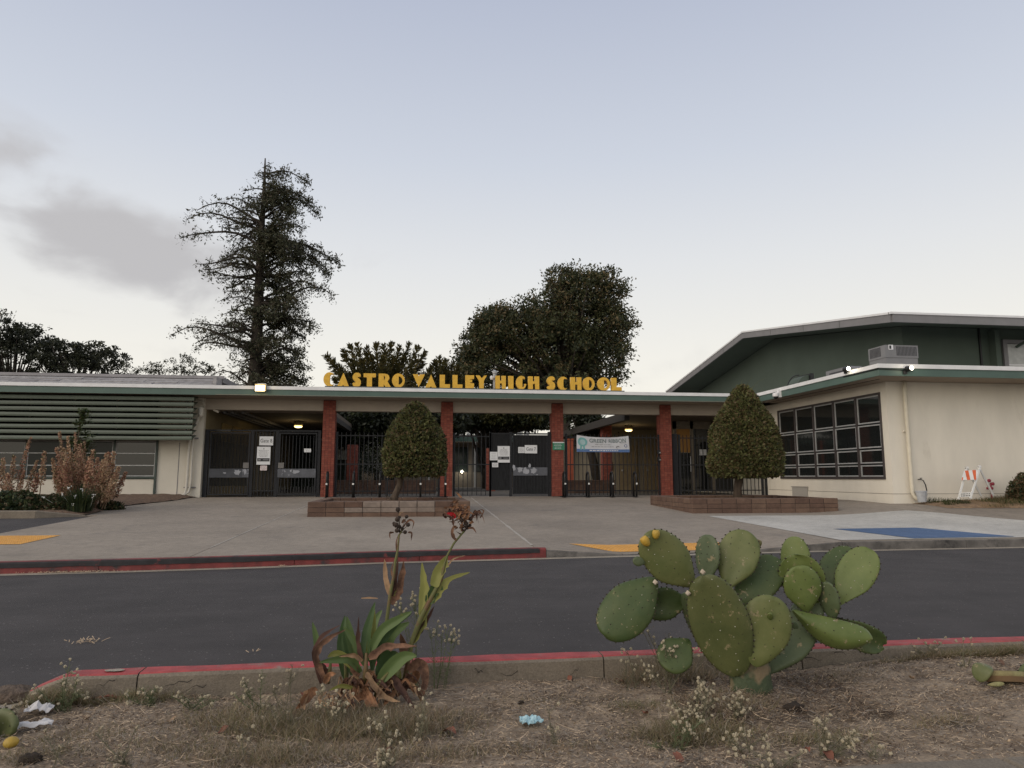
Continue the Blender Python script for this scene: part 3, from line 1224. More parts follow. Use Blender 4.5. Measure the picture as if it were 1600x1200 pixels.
GL = {
    'C': [arc(.5, .5, .5, .5, 42, 318, 22) + [(.72, .12), (.60, .16), (.53, .26), (.52, .5), (.53, .74), (.60, .84), (.72, .84)]],
    'G': [arc(.5, .5, .5, .5, 48, 322, 22) + [(.98, .40), (.78, .42), (.76, .26), (.66, .15), (.60, .2), (.60, .5), (.62, .80), (.70, .80), (.80, .74)]],
    'A': [[(0, 0), (.5, 1), (1, 0), (.60, 0), (.5, .10), (.40, 0)]],
    'V': [[(0, 1), (.42, 1), (.5, .86), (.58, 1), (1, 1), (.5, 0)]],
    'S': [[(.98, .76), (.90, .93), (.70, 1), (.42, 1), (.18, .93), (.03, .76), (.04, .60), (.16, .47), (.40, .36), (.34, .30), (.16, .30), (.02, .22), (.12, .07), (.36, 0), (.64, .0), (.88, .08), (1, .26), (.98, .44), (.84, .56), (.62, .66), (.64, .72), (.82, .70)]],
    'T': [[(0, 1), (1, 1), (1, .72), (.70, .70), (.70, 0), (.28, 0), (.28, .70), (0, .72)]],
    'R': [[(0, 0), (0, 1), (.45, 1), (.68, .97), (.82, .86), (.86, .70), (.82, .54), (.70, .44), (1, 0), (.55, 0), (.42, .22), (.42, 0)], [(.42, .84), (.50, .80), (.52, .70), (.50, .58), (.42, .54)]],
    'O': [arc(.5, .5, .5, .5, 0, 350, 28), [(.52, .20)] + arc(.52, .5, .30, .30, -90, 90, 10) + [(.52, .8)]],
    'L': [[(0, 0), (0, 1), (.5, 1), (.5, .28), (1, .28), (1, 0)]],
    'E': [[(0, 0), (0, 1), (1, 1), (1, .72), (.52, .70), (.52, .66), (.78, .66), (.78, .46), (.52, .46), (.52, .40), (1, .38), (1, 0)]],
    'Y': [[(0, 1), (.32, 1), (.54, .78), (.74, 1), (1, 1), (.72, .58), (.72, 0), (.30, 0), (.30, .56)]],
    'H': [[(0, 0), (0, 1), (.42, 1), (.42, .62), (.58, .62), (.58, 1), (1, 1), (1, 0), (.62, 0), (.62, .42), (.42, .42), (.42, 0)]],
    'I': [[(0, 0), (0, 1), (1, 1), (1, 0)]],
}


def glyph(ch, x0, x1, z0, z1, y, depth, m, parent):
    cu = bpy.data.curves.new("glyph", 'CURVE')
    cu.dimensions = '2D'
    cu.fill_mode = 'BOTH'
    cu.extrude = depth / 2
    for poly in GL[ch]:
        sp = cu.splines.new('POLY')
        sp.points.add(len(poly) - 1)
        for p, (u, v) in zip(sp.points, poly):
            p.co = (x0 + (x1 - x0) * u, z0 + (z1 - z0) * v, 0, 1)
        sp.use_cyclic_u = True
    tmp = bpy.data.objects.new("glyph", cu)
    me = bpy.data.meshes.new_from_object(tmp)
    bpy.data.objects.remove(tmp)
    for v in me.vertices:
        a, b, c = v.co
        v.co = (a, y + c, b)
    me.flip_normals()
    me.materials.append(m)
    return link("letter", me, parent)


WORDS = [("CASTRO", [(505.5, 524.5), (527.5, 545.5), (550.5, 564), (568, 587), (591.5, 611), (612.5, 632.5)]),
         ("VALLEY", [(645, 663.5), (664.5, 682), (687, 703), (707, 722.5), (727, 740.5), (743.5, 760.5)]),
         ("HIGH", [(774, 790), (794, 802), (806, 822.5), (825, 842)]),
         ("SCHOOL", [(854, 867), (871, 888), (891, 908), (910, 928.5), (933, 952.5), (954.5, 970.5)])]
YL = 23.42
for wd, sp in WORDS:
    for ch, (a, b) in zip(wd, sp):
        z0 = 4.135
        z1 = 4.575
        A, B = aty(a, 598, YL), aty(b, 598, YL)
        e = .015 if ch in 'COGS' else 0
        glyph(ch, A.x, B.x, z0 - e, z1 + e, YL + random.uniform(-.01, .01), .12, M_gold, SG)
A, B = aty(508, 605, YL), aty(975, 612, YL)
MB().box(A.x, B.x, YL - .07, YL + .07, 4.085, 4.135).build("rail", mat("grey_rail", (.085, .095, .09), rough=.5), SG)
for i in range(9):
    xx = A.x + .3 + (B.x - A.x - .6) * i / 8
    MB().box(xx - .03, xx + .03, YL - .03, YL + .3, 4.05, 4.086).build("rail_foot", M_gray, SG)
# security camera mast
CP = thing("camera_mast", "grey mast with small camera standing between VALLEY and HIGH", "mast", (3.3, 23.6, 4.05))
p = aty(773, 590, 23.62)
MB().lathe((p.x, 23.62, 4.05), [(.06, 0), (.06, .44), (.075, .46), (.075, .50), (.06, .52), (.06, .62), (.085, .64), (.085, .70), (.05, .74), (.01, .76)], 12).build("mast", mat("galvanised", (.36, .37, .38), rough=.45, metal=.4, var=.15, scale=10), CP, smooth=False)
MB().lathe((p.x - .12, 23.5, 4.52), [(.02, -.07), (.045, -.06), (.055, 0), (.05, .05), (.02, .07)], 10).box(p.x - .1, p.x - .04, 23.52, 23.6, 4.50, 4.56).build("camera_head", M_white, CP)
"""vent pipe behind the letters"""

# ================================================================== right building
RB = thing("cafeteria_building", "cream stucco building with large gridded window and green roof edge, right of the gates", "building", (12.52, 17.45, .5))
WX = 12.52
mb = MB()
mb.box(WX, 60, 17.45, 17.65, .3, 3.76)
# side wall with the window opening
mb.box(WX, WX + .2, 17.652, 17.70, .3, 3.76)
mb.box(WX, WX + .2, 23.30, 34, .3, 3.76)
mb.box(WX, WX + .2, 17.70, 23.30, .3, 1.13)
mb.box(WX, WX + .2, 17.70, 23.30, 3.50, 3.76)
mb.build("wall", M_beige, RB)
MB().box(WX - .012, 60, 17.438, 17.449, .3, .735).box(WX - .012, WX - .001, 17.4495, 24.2, .3, .735).build("plinth", M_beige, RB)
MB().box(WX - .016, 60, 17.434, 17.4375, .74, .752).box(WX - .016, WX - .013, 17.438, 24.2, .74, .752).build("plinth_line", mat("plinth_trim_tone", (.25, .22, .19), rough=.9), RB)  # thin darker trim strip above the plinth
# vertical score joints of the stucco panels
MB().box(16.9, 16.91, 17.443, 17.4485, .76, 3.7).build("wall_joint", M_soffit, RB)
MB().box(11.60, 11.66, 16.40, 23.098, 3.76, 3.955).box(11.662, 60, 16.40, 16.46, 3.76, 3.955).build("fascia", M_green, RB)
MB().box(11.57, 11.65, 16.37, 23.148, 3.957, 4.065).box(11.652, 60, 16.37, 16.45, 3.957, 4.065).build("roof_edge", M_white, RB)
MB().box(11.662, 60, 16.462, 40, 3.762, 3.954).build("roof", M_soffit, RB)
MB().box(11.67, 60, 16.47, 40, 3.956, 4.045).build("roof_felt", mat("pale_roof_felt", (.38, .38, .38)), RB)
MB().box(12.02, 12.035, 17.0, 23.1, 3.752, 3.7615).build("soffit_vent", M_dark, RB)
# window: five bays, four lights each
ybs = [17.70 + 5.60 * i / 5 for i in range(6)]
zr = [1.13, 3.50]
H_ = zr[1] - zr[0]
rows = [(.975, .655), (.635, .365), (.345, .185), (.165, .03)]
for k in range(5):
    y0, y1 = ybs[k], ybs[k + 1]
    mb = MB()
    if k == 0:
        mb.box(WX - .03, WX + .10, y0 - .0, y0 + .06, zr[0], zr[1])
    mb.box(WX - .03, WX + .10, y1 - (.06 if k == 4 else .035), y1 + (0 if k == 4 else .035), zr[0], zr[1])
    ya = y0 + (.06 if k == 0 else .036)
    yb_ = y1 - (.061 if k == 4 else .036)
    mb.box(WX - .03, WX + .10, ya, yb_, zr[0], zr[0] + .06)
    mb.box(WX - .03, WX + .10, ya, yb_, zr[1] - .06, zr[1])
    w = mb.build("window", M_frameb, RB)
    for (t, b) in rows:
        za, zb = zr[0] + H_ * (1 - 1 + b), zr[0] + H_ * t
        za = zr[0] + H_ * b
        mb = MB()
        f = .042
        xo = WX + (.005 if (t, b) != rows[1] else -.012)
        mb.box(xo, xo + .04, ya + .004, ya + f, za, zb)
        mb.box(xo, xo + .04, yb_ - f, yb_ - .004, za, zb)
        mb.box(xo, xo + .038, ya + f, yb_ - f, za, za + f * .8)
        mb.box(xo, xo + .038, ya + f, yb_ - f, zb - f * .8, zb)
        s_ = mb.build("sash", M_framew, w)
        MB().box(xo + .018, xo + .024, ya + f + .001, yb_ - f - .001, za + f * .8 + .001, zb - f * .8 - .001).build("pane", M_glass, w)
# downpipe at the corner
MB().tube([(12.98, 17.30, 3.75), (12.98, 17.33, 3.5), (12.99, 17.34, .80), (13.02, 17.32, .68), (13.10, 17.27, .60), (13.17, 17.22, .575)], .052, 12).build("downpipe", mat("cream_pipe", (.62, .57, .46), rough=.55, var=.05), RB, smooth=True)
MB().box(12.91, 13.05, 17.38, 17.436, 2.4, 2.44).build("pipe_strap", M_beige, RB)
MB().box(WX - .03, WX - .018, 21.6, 22.55, .56, .86).box(WX - .045, WX - .031, 21.55, 22.6, .86, .885).build("vent_grille", mat("vent_metal", (.36, .34, .31), rough=.7, var=.15, scale=30, stretch=(1, 1, 12)), RB)

# lights and camera on the roof edge
for nm, px, py, yy, xx, lab in (("flood", 1322, 577, None, 11.5, "small lit twin spotlight on the receding roof edge above the big window"),
                               ("flood", 1420, 576, 16.3, None, "lit spotlight on the front roof edge beside the downpipe")):
    p = aty(px, py, yy) if yy else atx(px, py, xx)
    t = thing("spotlight", lab, "light", p)
    MB().lathe((p.x, p.y, p.z), [(.02, -.09), (.05, -.07), (.075, .03), (.08, .05)], 10, axis='y').build("housing", M_black, t)
    MB().lathe((p.x, p.y - .1, p.z + .0), [(.055, -.012), (.05, .0), (.01, .008)], 10, axis='y').build("lens", M_lamps, t)
    e = Vector((11.56, p.y + .1, p.z - .06)) if xx else Vector((p.x - .05, 16.39, p.z - .08))
    MB().tube([(p.x, p.y + .05, p.z - .03), e], .022, 6).box(e.x - .05, e.x + .05, e.y - .02, e.y + .03, e.z - .05, e.z + .05).build("arm", M_black, t)
    point("lamp_glow", (p.x - (.1 if xx else 0), p.y - .2, p.z), 1.5, (1, .9, .65), .04)
MB_cond = MB().tube([(11.585, 17.9, 3.93), (11.585, 16.38, 3.93), (12.55, 16.385, 3.90)], .012, 6)
MB_cond.build("conduit", M_black, RB)
p = atx(1213, 617, 11.45)
t = thing("dome_camera", "white dome camera under the roof edge right of the pointed bush", "camera", p)
MB().box(11.50, 11.60, p.y - .06, p.y + .06, p.z - .08, p.z + .18).box(11.43, 11.50, p.y - .05, p.y + .05, p.z + .03, p.z + .08).build("bracket", M_white, t)
MB().lathe((11.43, p.y, p.z - .06), [(.09, .12), (.10, .10), (.10, .02), (.085, 0)][::-1], 14).build("shell", M_white, t, smooth=False)
MB().sphere((11.43, p.y, p.z - .065), .075, 12, 8).build("dome", M_black, t, smooth=True)

# rooftop air unit
AC = thing("rooftop_air_unit", "grey louvred air conditioning cabinet on the flat roof", "air conditioner", (14.0, 19.4, 4.05))
M_ac = mat("air_unit_grey", (.19, .19, .195), rough=.55, var=.07, scale=3)
M_acd = mat("air_unit_slot", (.05, .05, .055), rough=.7)
A = atz(1383, 570, 4.10)
ay0 = 18.4
ax0, ax1 = aty(1384, 560, 18.4).x, aty(1434, 560, 18.4).x
ay1 = atx(1358, 560, ax0).y
pA = pj_ = None
MB().box(ax0, ax1, ay0, ay1, 4.05, 4.60).build("cabinet_base", M_ac, AC)
MB().box(ax0 - .015, ax1 + .015, ay0 - .015, ay1, 4.602, aty(1384, 539, 18.4).z).build("cabinet", M_ac, AC)
for i in range(15):
    x0 = ax0 + (ax1 - ax0) * (.34 + i * .043)
    MB().box(x0, x0 + .022, ay0 - .021, ay0 - .0155, 4.66, 4.93).build("slot", M_acd, AC)
for i in range(9):
    y0 = ay0 + (ay1 - ay0) * (.25 + i * .075)
    MB().box(ax0 - .021, ax0 - .0155, y0, y0 + (ay1 - ay0) * .045, 4.66, 4.93).build("slot", M_acd, AC)
MB().box(ax0 + .10, ax0 + .24, ay0 - .024, ay0 - .0155, 4.83, 4.97).box(ax1 - .30, ax1 - .06, ay0 - .008, ay0 - .0005, 4.15, 4.35).build("label_plate", M_paper, AC)
MB().box(ax0 + .115, ax0 + .18, ay0 - .0245, ay0 - .0242, 4.85, 4.95).box(ax1 - .26, ax1 - .2, ay0 - .0085, ay0 - .0082, 4.2, 4.3).build("label_print", M_ink, AC)
D2 = thing("roof_vent_hood", "low grey louvred hood beside the larger roof cabinet", "vent", (13.0, 19.2, 4.05))
MB().prism_x([(19.0, 4.05), (20.6, 4.05), (20.6, 4.50), (19.4, 4.50), (19.0, 4.32)], 12.75, 13.15).build("hood", M_ac, D2)
for k in range(4):
    MB().box(12.735, 12.748, 19.2 + k * .02, 20.4, 4.10 + k * .09, 4.14 + k * .09).build("slot", M_acd, D2)
MB().add([(12.82, 18.996, 4.10), (13.1, 18.996, 4.10), (13.1, 18.996, 4.29), (12.82, 18.996, 4.29)], [(0, 1, 2, 3)]).build("opening", M_acd, D2)
VD = thing("curved_roof_duct", "dark green curved duct rising from the low roof against the gym", "duct", (13.3, 23.4, 4.05))
mb = MB()
pts = arc(0, 0, .55, .62, 90, 180, 10)
o = len(mb.v)
for (u, v) in pts:
    n_ = Vector((u, v)).normalized()
    for q in (1.0, .999):
        pass
for yy in (22.3, 23.1):
    pass
poly = [(x_ + 13.35, z_ + 4.10) for x_, z_ in arc(0, 0, .48, .60, 90, 180, 10)] + [(13.35, 4.10)]
n = len(poly)
vs = [(x, 22.6, z) for x, z in poly] + [(x, 23.3, z) for x, z in poly]
mb.add(vs, [tuple(range(n)), tuple(range(2 * n - 1, n - 1, -1))] + [(i, n + i, n + (i + 1) % n, (i + 1) % n) for i in range(n)])
mb.build("elbow", M_gymg, VD, recalc=True)
MB().box(13.352, 13.48, 22.5, 23.4, 4.07, 4.74).build("flange", M_black, VD)
MB().tube([(12.72, 22.5, 4.36)] + [(x - .28, 22.5, z) for x, z in [(13.0, 4.36)]] + [(13.45, 22.45, 4.30)], .015, 5).build("brace", M_black, VD)
MB().tube([(x - .30, 22.7, z) for x, z in poly[:-1]], .02, 5).box(12.6, 13.0, 22.4, 22.7, 4.05, 4.20).build("strap", M_black, VD)

# ================================================================== gym
GY = thing("gymnasium", "tall dark green gymnasium with wide low gable roof behind the right building", "building", (15.9, 21.2, .5))
GX, GW = 15.0, 16.6
GF = 22.1
e1, rg, e3 = (20.47, 6.46), (30.84, 7.975), (41.4, 6.42)
th = .32


def roofline(mb, dz0, dz1, x0, x1, ext=0.0, mi=0):
    for a, b in ((e1, rg), (rg, e3)):
        mb.prism_x([(a[0], a[1] + dz0), (b[0], b[1] + dz0), (b[0], b[1] + dz1), (a[0], a[1] + dz1)], x0, x1, mi)
    return mb


roofline(MB(), -th, -.06, GX, GX + .06).build("verge_board", M_gray, GY, recalc=True)
roofline(MB(), -.058, .01, GX - .03, GX + .09).build("verge_trim", M_white, GY, recalc=True)
roofline(MB(), -.12, -.02, GX + .1, 70).build("roof", mat("pale_roof_felt", (.38, .38, .38)), GY, recalc=True)
roofline(MB(), -.28, -.125, GX + .062, 70).build("soffit", M_gymg, GY, recalc=True)
MB().box(GX + .062, 70, 20.41, 20.468, 6.46 - th, 6.40).build("eave_board", M_gray, GY)
MB().box(GX - .03, 70, 20.38, 20.50, 6.402, 6.47).build("eave_trim", M_white, GY)
for yy in (23.2, 25.6, 28.2, 33, 36):
    zz_ = e1[1] + (rg[1] - e1[1]) * (yy - e1[0]) / (rg[0] - e1[0]) if yy < rg[0] else rg[1] + (e3[1] - rg[1]) * (yy - rg[0]) / (e3[0] - rg[0])
    MB().box(GX - .004, GX - .001, yy, yy + .015, zz_ - th + .01, zz_ - .07).build("board_joint", M_dark, GY)
mb = MB()
mb.prism_x([(GF, .4), (40.0, .4), (40.0, 6.30), (30.84, 7.66), (GF, 6.40)], GW, GW + .25)
mb.build("gable_wall", M_gymg, GY, recalc=True)
MB().box(GW + .251, 70, GF, GF + .25, .4, 6.4).build("front_wall", M_gymg, GY)
MB().box(aty(1529, 540, GF).x, aty(1531.5, 540, GF).x, GF - .06, GF - .001, 3.9, 6.4).build("wall_rib", M_black, GY)
MB().box(aty(1545, 540, GF).x, aty(1552, 540, GF).x, GF - .3, GF - .001, 3.9, 6.3).build("pilaster", M_gymg, GY)
MB().beam((21.0, 20.7, 6.20), (20.9, 22.0, 5.75), .06, .08).build("eave_brace", M_gymg, GY)
p0, p1 = aty(1564, 531, GF), aty(1600, 571, GF)
gx0 = p0.x
w = MB().box(gx0, gx0 + .16, GF - .08, GF - .002, 4.2, p0.z).box(gx0 + .161, gx0 + 4, GF - .08, GF - .002, p0.z - .14, p0.z).build("window", M_gray, GY)
for k in range(3):
    MB().box(gx0 + .18 + k * 1.1, gx0 + 1.22 + k * 1.1, GF - .06, GF - .05, 5.14, p0.z - .16).build("pane", mat("milky_glass", (.42, .43, .42), rough=.25), w)
    MB().box(gx0 + .18 + k * 1.1, gx0 + 1.22 + k * 1.1, GF - .06, GF - .05, 4.3, 5.09).build("pane", mat("milky_glass", (.42, .43, .42)), w)
MB().box(gx0 + .161, gx0 + 4, GF - .07, GF - .04, 5.092, 5.138).build("sash_bar", M_white, w)
MB().sphere((16.9, 19.5, 4.13), .1, 8, 5).build("roof_cap", M_paper, RB, smooth=True)

# ================================================================== courtyard behind the gates
CY = thing("courtyard_building", "long low building with green fascia seen through the fence across the courtyard", "building", (3, 46, .53))
mb = MB()
mb.box(-30, 14, 46, 46.3, .5, 3.9)
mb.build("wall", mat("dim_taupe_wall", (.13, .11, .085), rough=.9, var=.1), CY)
MB().box(-30, 14, 45.0, 45.06, 3.42, 3.72).build("fascia", M_green, CY)
MB().box(-30, 14, 45.07, 46, 3.42, 3.5).build("soffit", M_soffit, CY)
MB().box(-30, 14, 45.07, 50, 3.72, 3.80).build("roof", M_gray, CY)
# clerestory strip: many small panes over the fascia
x = -6.0
while x < 7.2:
    w = MB().box(x, x + .9, 46.1, 46.16, 3.82, 3.86).box(x, x + .9, 46.1, 46.16, 4.22, 4.28).box(x, x + .06, 46.1, 46.16, 3.861, 4.219).build("clerestory_window", M_frameg, CY)
    for a in (0, 1):
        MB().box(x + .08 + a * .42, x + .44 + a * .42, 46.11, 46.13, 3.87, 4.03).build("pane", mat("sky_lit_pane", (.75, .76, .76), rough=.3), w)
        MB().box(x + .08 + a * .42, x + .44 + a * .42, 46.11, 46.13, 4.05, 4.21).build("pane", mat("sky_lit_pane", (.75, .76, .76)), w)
    x += .95
MB().box(-6.2, 7.4, 45.9, 48, 4.285, 4.35).build("clerestory_roof", M_gray, CY)
for k in range(16):
    xx = -14 + k * 1.75
    w = MB().box(xx, xx + 1.4, 45.93, 45.999, 1.5, 3.1).build("window", M_dark, CY)
    MB().box(xx + .05, xx + .68, 45.91, 45.925, 1.55, 3.05).build("pane", M_glass2, w)
    MB().box(xx + .72, xx + 1.35, 45.91, 45.925, 1.55, 3.05).build("pane", M_glass2, w)
for k in range(9):
    MB().box(-11 + k * 2.9, -10.9 + k * 2.9, 45.02, 45.12, .53, 3.42).build("post", M_framew, CY)
for xx, zz_ in ((aty(722, 737, 45.8).x, aty(722, 737, 45.8).z),):
    MB().sphere((xx, 45.7, zz_), .09, 8, 6).build("lamp", M_lamps, CY)
    point("lamp_glow", (xx, 45.3, zz_), 14, (1, .95, .85), .1)

# rear brick columns and low brick seat walls in the courtyard
colm2 = brick_column_mesh(3.2, .42, .42)
colm3 = brick_column_mesh(2.0, .42, .42)
for (x, y, lab, h) in ((-2.75, 30, "red brick column in the dark court behind the second fence bay", 1), (3.35, 33, "red brick column behind the gate marked 7", 1),
                       (8.2, 30.2, "red brick column behind the right part of the ribbon banner", 1)):
    t = thing("brick_pier", lab, "column", (x, y, .53))
    MB().box(x - .18, x + .18, y + .03, y + .39, .5, 3.6 if y == 30.2 else 2.5).build("core", M_mortar, t)
    b = stuff(link("brickwork", colm2 if y == 30.2 else colm3, t))
    b.location = (x, y, .53)
for (x0, x1, y, lab) in ((-3.2, .7, 28.6, "low brick seat wall behind the second fence bay"), (5.2, 8.0, 28.4, "low brick seat wall behind the banner fence")):
    t = thing("seat_wall", lab, "wall", (x0, y, .53))
    MB().box(x0 + .02, x1 - .02, y + .02, y + .33, .5, .98).build("core", M_mortar, t)
    rr = random.Random(5)
    for r_ in range(4):
        x = x0 - (r_ % 2) * .1
        while x < x1 - .02:
            xa, xb2 = max(x0, x), min(x1, x + .39)
            if xb2 - xa > .05:
                MB().box(xa + .005, xb2 - .005, y, y + .05, .53 + r_ * .12 + .005, .53 + (r_ + 1) * .12 - .005).build("brick", rr.choice(M_block), t)
            x += .39
    MB().box(x0, x1, y - .02, y + .37, 1.01, 1.06).build("coping", M_block[1], t)

# covered walks behind the canopy
WK = thing("left_walkway_roof", "covered walkway roof running back beside the classroom wing behind Gate 8", "roof", (-5, 30, 3.5))
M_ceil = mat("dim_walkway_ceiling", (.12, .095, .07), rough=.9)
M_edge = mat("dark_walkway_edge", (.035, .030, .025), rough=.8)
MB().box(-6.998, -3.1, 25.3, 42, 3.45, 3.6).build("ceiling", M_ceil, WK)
for xx in (-6.6, -6.35, -6.0):
    MB().tube([(xx, 25.0, 3.38), (xx, 41.5, 3.38)], .05, 6).build("pipe", M_gray, WK)
MB().box(-7, -3.1, 25.28, 25.3, 3.40, 3.76).build("edge", M_soffit, WK)
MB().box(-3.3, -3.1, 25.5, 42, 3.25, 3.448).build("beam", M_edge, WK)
t = thing("lit_wall_tint", "ochre panels coloured as lit wall under the left walkway roof", "panel", (-6.98, 27.5, 2.6))
for k in range(3):  # ochre panels added; the lit look of the wall is in their colour
    MB().box(-6.985, -6.95, 26.2 + k * 1.5, 27.5 + k * 1.5, 2.45, 3.1).build("panel", mat("lit_wall_ochre", (.34, .24, .09), rough=.7), t)
WK2 = thing("right_walkway_roof", "covered walkway roof with lit ceiling lamp behind the ribbon banner", "roof", (9, 30, 3.5))
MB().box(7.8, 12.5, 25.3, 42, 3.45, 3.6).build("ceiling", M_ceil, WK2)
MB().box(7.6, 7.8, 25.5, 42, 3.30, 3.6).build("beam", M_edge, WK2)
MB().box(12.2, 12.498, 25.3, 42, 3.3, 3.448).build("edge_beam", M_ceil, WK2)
# office block beyond the right walk
OF = thing("office_block", "taupe wall with two doors behind the right end of the banner fence", "building", (9.9, 33.0, .53))
MB().box(8.95, 12.5, 33.0, 33.2, .5, 3.45).box(8.8, 8.949, 33.0, 44, .5, 3.45).build("wall", mat("taupe_stucco", (.22, .19, .14), rough=.9, var=.06), OF)
d = MB().box(9.5, 10.4, 32.95, 32.999, .55, 2.7).build("door", mat("tan_door", (.22, .17, .10), rough=.6), OF)
MB().sphere((9.65, 32.9, 1.5), .05, 8, 5).build("handle", M_framew, d)
d = MB().box(10.75, 11.65, 32.95, 32.999, .55, 2.7).build("door", mat("tan_door", (.22, .17, .10)), OF)
MB().sphere((10.9, 32.9, 1.5), .05, 8, 5).build("handle", M_framew, d)
MB().box(8.97, 9.2, 32.96, 32.999, 1.5, 1.9).build("poster", M_dark, OF)
# glazed wall with doors seen through the right-hand fence
GD = thing("glazed_entrance", "dark glazed entrance doors with orange blind seen through the fence by the right building", "doors", (11.6, 27, .53))
fr = MB()
for xx in (10.05, 10.75, 11.62):
    fr.box(xx, xx + .12, 27.0, 27.12, .53, 3.4)
fr.box(10.05, 12.5, 27.0, 27.1, 3.1, 3.4)
fr.build("frame", mat("taupe_frame", (.20, .17, .13), rough=.6), GD)
MB().box(10.18, 10.74, 27.05, 27.06, .55, 2.15).build("pane", M_glass, GD)
MB().box(10.18, 10.74, 27.05, 27.06, 2.16, 3.09).build("blind", mat("orange_blind", (.40, .20, .05), rough=.7, color2=(.45, .34, .13), fac=(.49, .51), scale=1.7, stretch=(1, .1, .1)), GD)
MB().box(10.88, 11.61, 27.05, 27.06, .62, 3.09).build("pane", M_glass, GD)
MB().box(11.75, 12.49, 27.05, 27.06, .62, 2.2).build("pane", M_glass, GD)
MB().box(11.75, 12.49, 27.04, 27.06, 2.21, 3.09).build("transom", M_gymg, GD)
MB().box(10.70, 10.735, 26.93, 26.99, 1.4, 2.0).build("pull_handle", M_paper, GD)
MB().box(11.1, 11.42, 27.03, 27.045, 2.05, 2.28).build("notice", M_paper, GD)
# orange post
t = thing("orange_post", "orange painted post left of the ribbon banner", "post", (6.6, 30.5, .53))
MB().box(6.50, 6.74, 30.5, 30.7, .53, 2.8).build("shaft", mat("orange_red_paint", (.32, .075, .035), rough=.7), t)
MB().box(6.47, 6.77, 30.47, 30.73, 2.8, 2.86).build("cap", mat("orange_red_paint", (.32, .075, .035)), t)


def ceiling_lamp(p, lab, w):
    t = thing("ceiling_lamp", lab, "light", p)
    MB().lathe((p.x, p.y, p.z), [(.10, -.20), (.19, -.17), (.20, -.12), (.16, -.02), (.13, 0)], 14).build("shade", mat("lamp_shade", (.55, .45, .25), rough=.5), t, smooth=False)
    MB().lathe((p.x, p.y, p.z - .205), [(.09, -.06), (.15, -.035), (.165, 0)], 14).build("lens", M_lampw, t)
    point("lamp_glow", (p.x, p.y, p.z - .4), w, (1, .74, .36), .1)


ceiling_lamp(Vector((-4.9, 29.6, 3.45)), "lit round ceiling lamp above and right of the Gate 8 sign", 7)
ceiling_lamp(Vector((9.15, 30.1, 3.45)), "lit round ceiling lamp above the ribbon banner", 9)
t = thing("side_office_wall", "dark back wall of the covered walk beyond Gate 8", "wall", (-5, 41, .53))
MB().box(-7, -3.2, 41.0, 41.2, .5, 3.45).build("wall", M_gymg, t)
w_ = MB().box(-5.2, -3.6, 40.93, 40.999, 2.1, 3.0).build("window", M_dark, t)
for k in range(4):
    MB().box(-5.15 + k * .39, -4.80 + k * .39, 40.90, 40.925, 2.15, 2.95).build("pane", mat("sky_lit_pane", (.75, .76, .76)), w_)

# ================================================================== fences and gates
FY = 24.32
FZ = .545
barme = MB().box(-.011, .011, -.011, .011, 0, 2.12).mesh("bar", M_iron)
barme2 = MB().box(-.010, .010, -.010, .010, 0, 1.90).mesh("bar", M_iron)


def fx(px, y=FY):
    return aty(px, 725, y).x


def bars(parent, x0, x1, step=.148, z=FZ + .02, me=barme, y=FY):
    n = max(1, round((x1 - x0) / step))
    for i in range(1, n):
        b = link("bar", me, parent)
        b.location = (x0 + (x1 - x0) * i / n, y, z)


def rails(parent, x0, x1, zs, y=FY, m=M_iron, h=.035):
    for z in zs:
        MB().box(x0, x1, y - .02, y + .02, z, z + h).build("rail", m, parent)


def post(parent, x, w=.07, z1=2.72, y=FY, m=M_iron):
    MB().box(x - w / 2, x + w / 2, y - .035, y + .035, FZ - .03, z1).build("post", m, parent)


M_mesh = mat("perforated_screen", (.016, .017, .018), rough=.8, spec=.1, alpha=.5)
M_plate = mat("scraped_grey_plate", (.095, .10, .115), rough=.6, var=.2, scale=5, dirt=((.30, .31, .34), 3.2, .60, .63))
M_plated = mat("dark_plate", (.05, .054, .064), rough=.6, var=.25, scale=4, dirt=((.26, .27, .30), 2.4, .66, .69))
M_panel = mat("black_sheet_panel", (.016, .0165, .018), rough=.7, spec=.2, var=.35, scale=6, stretch=(6, 1, .6), dirt=((.12, .12, .125), 14, .66, .78))


def bead(parent, x, z, y):
    MB().box(x - .03, x + .03, y - .05, y - .02, z - .05, z + .05).build("lock_box", mat("lock_steel", (.30, .31, .32), rough=.4, metal=.5), parent)


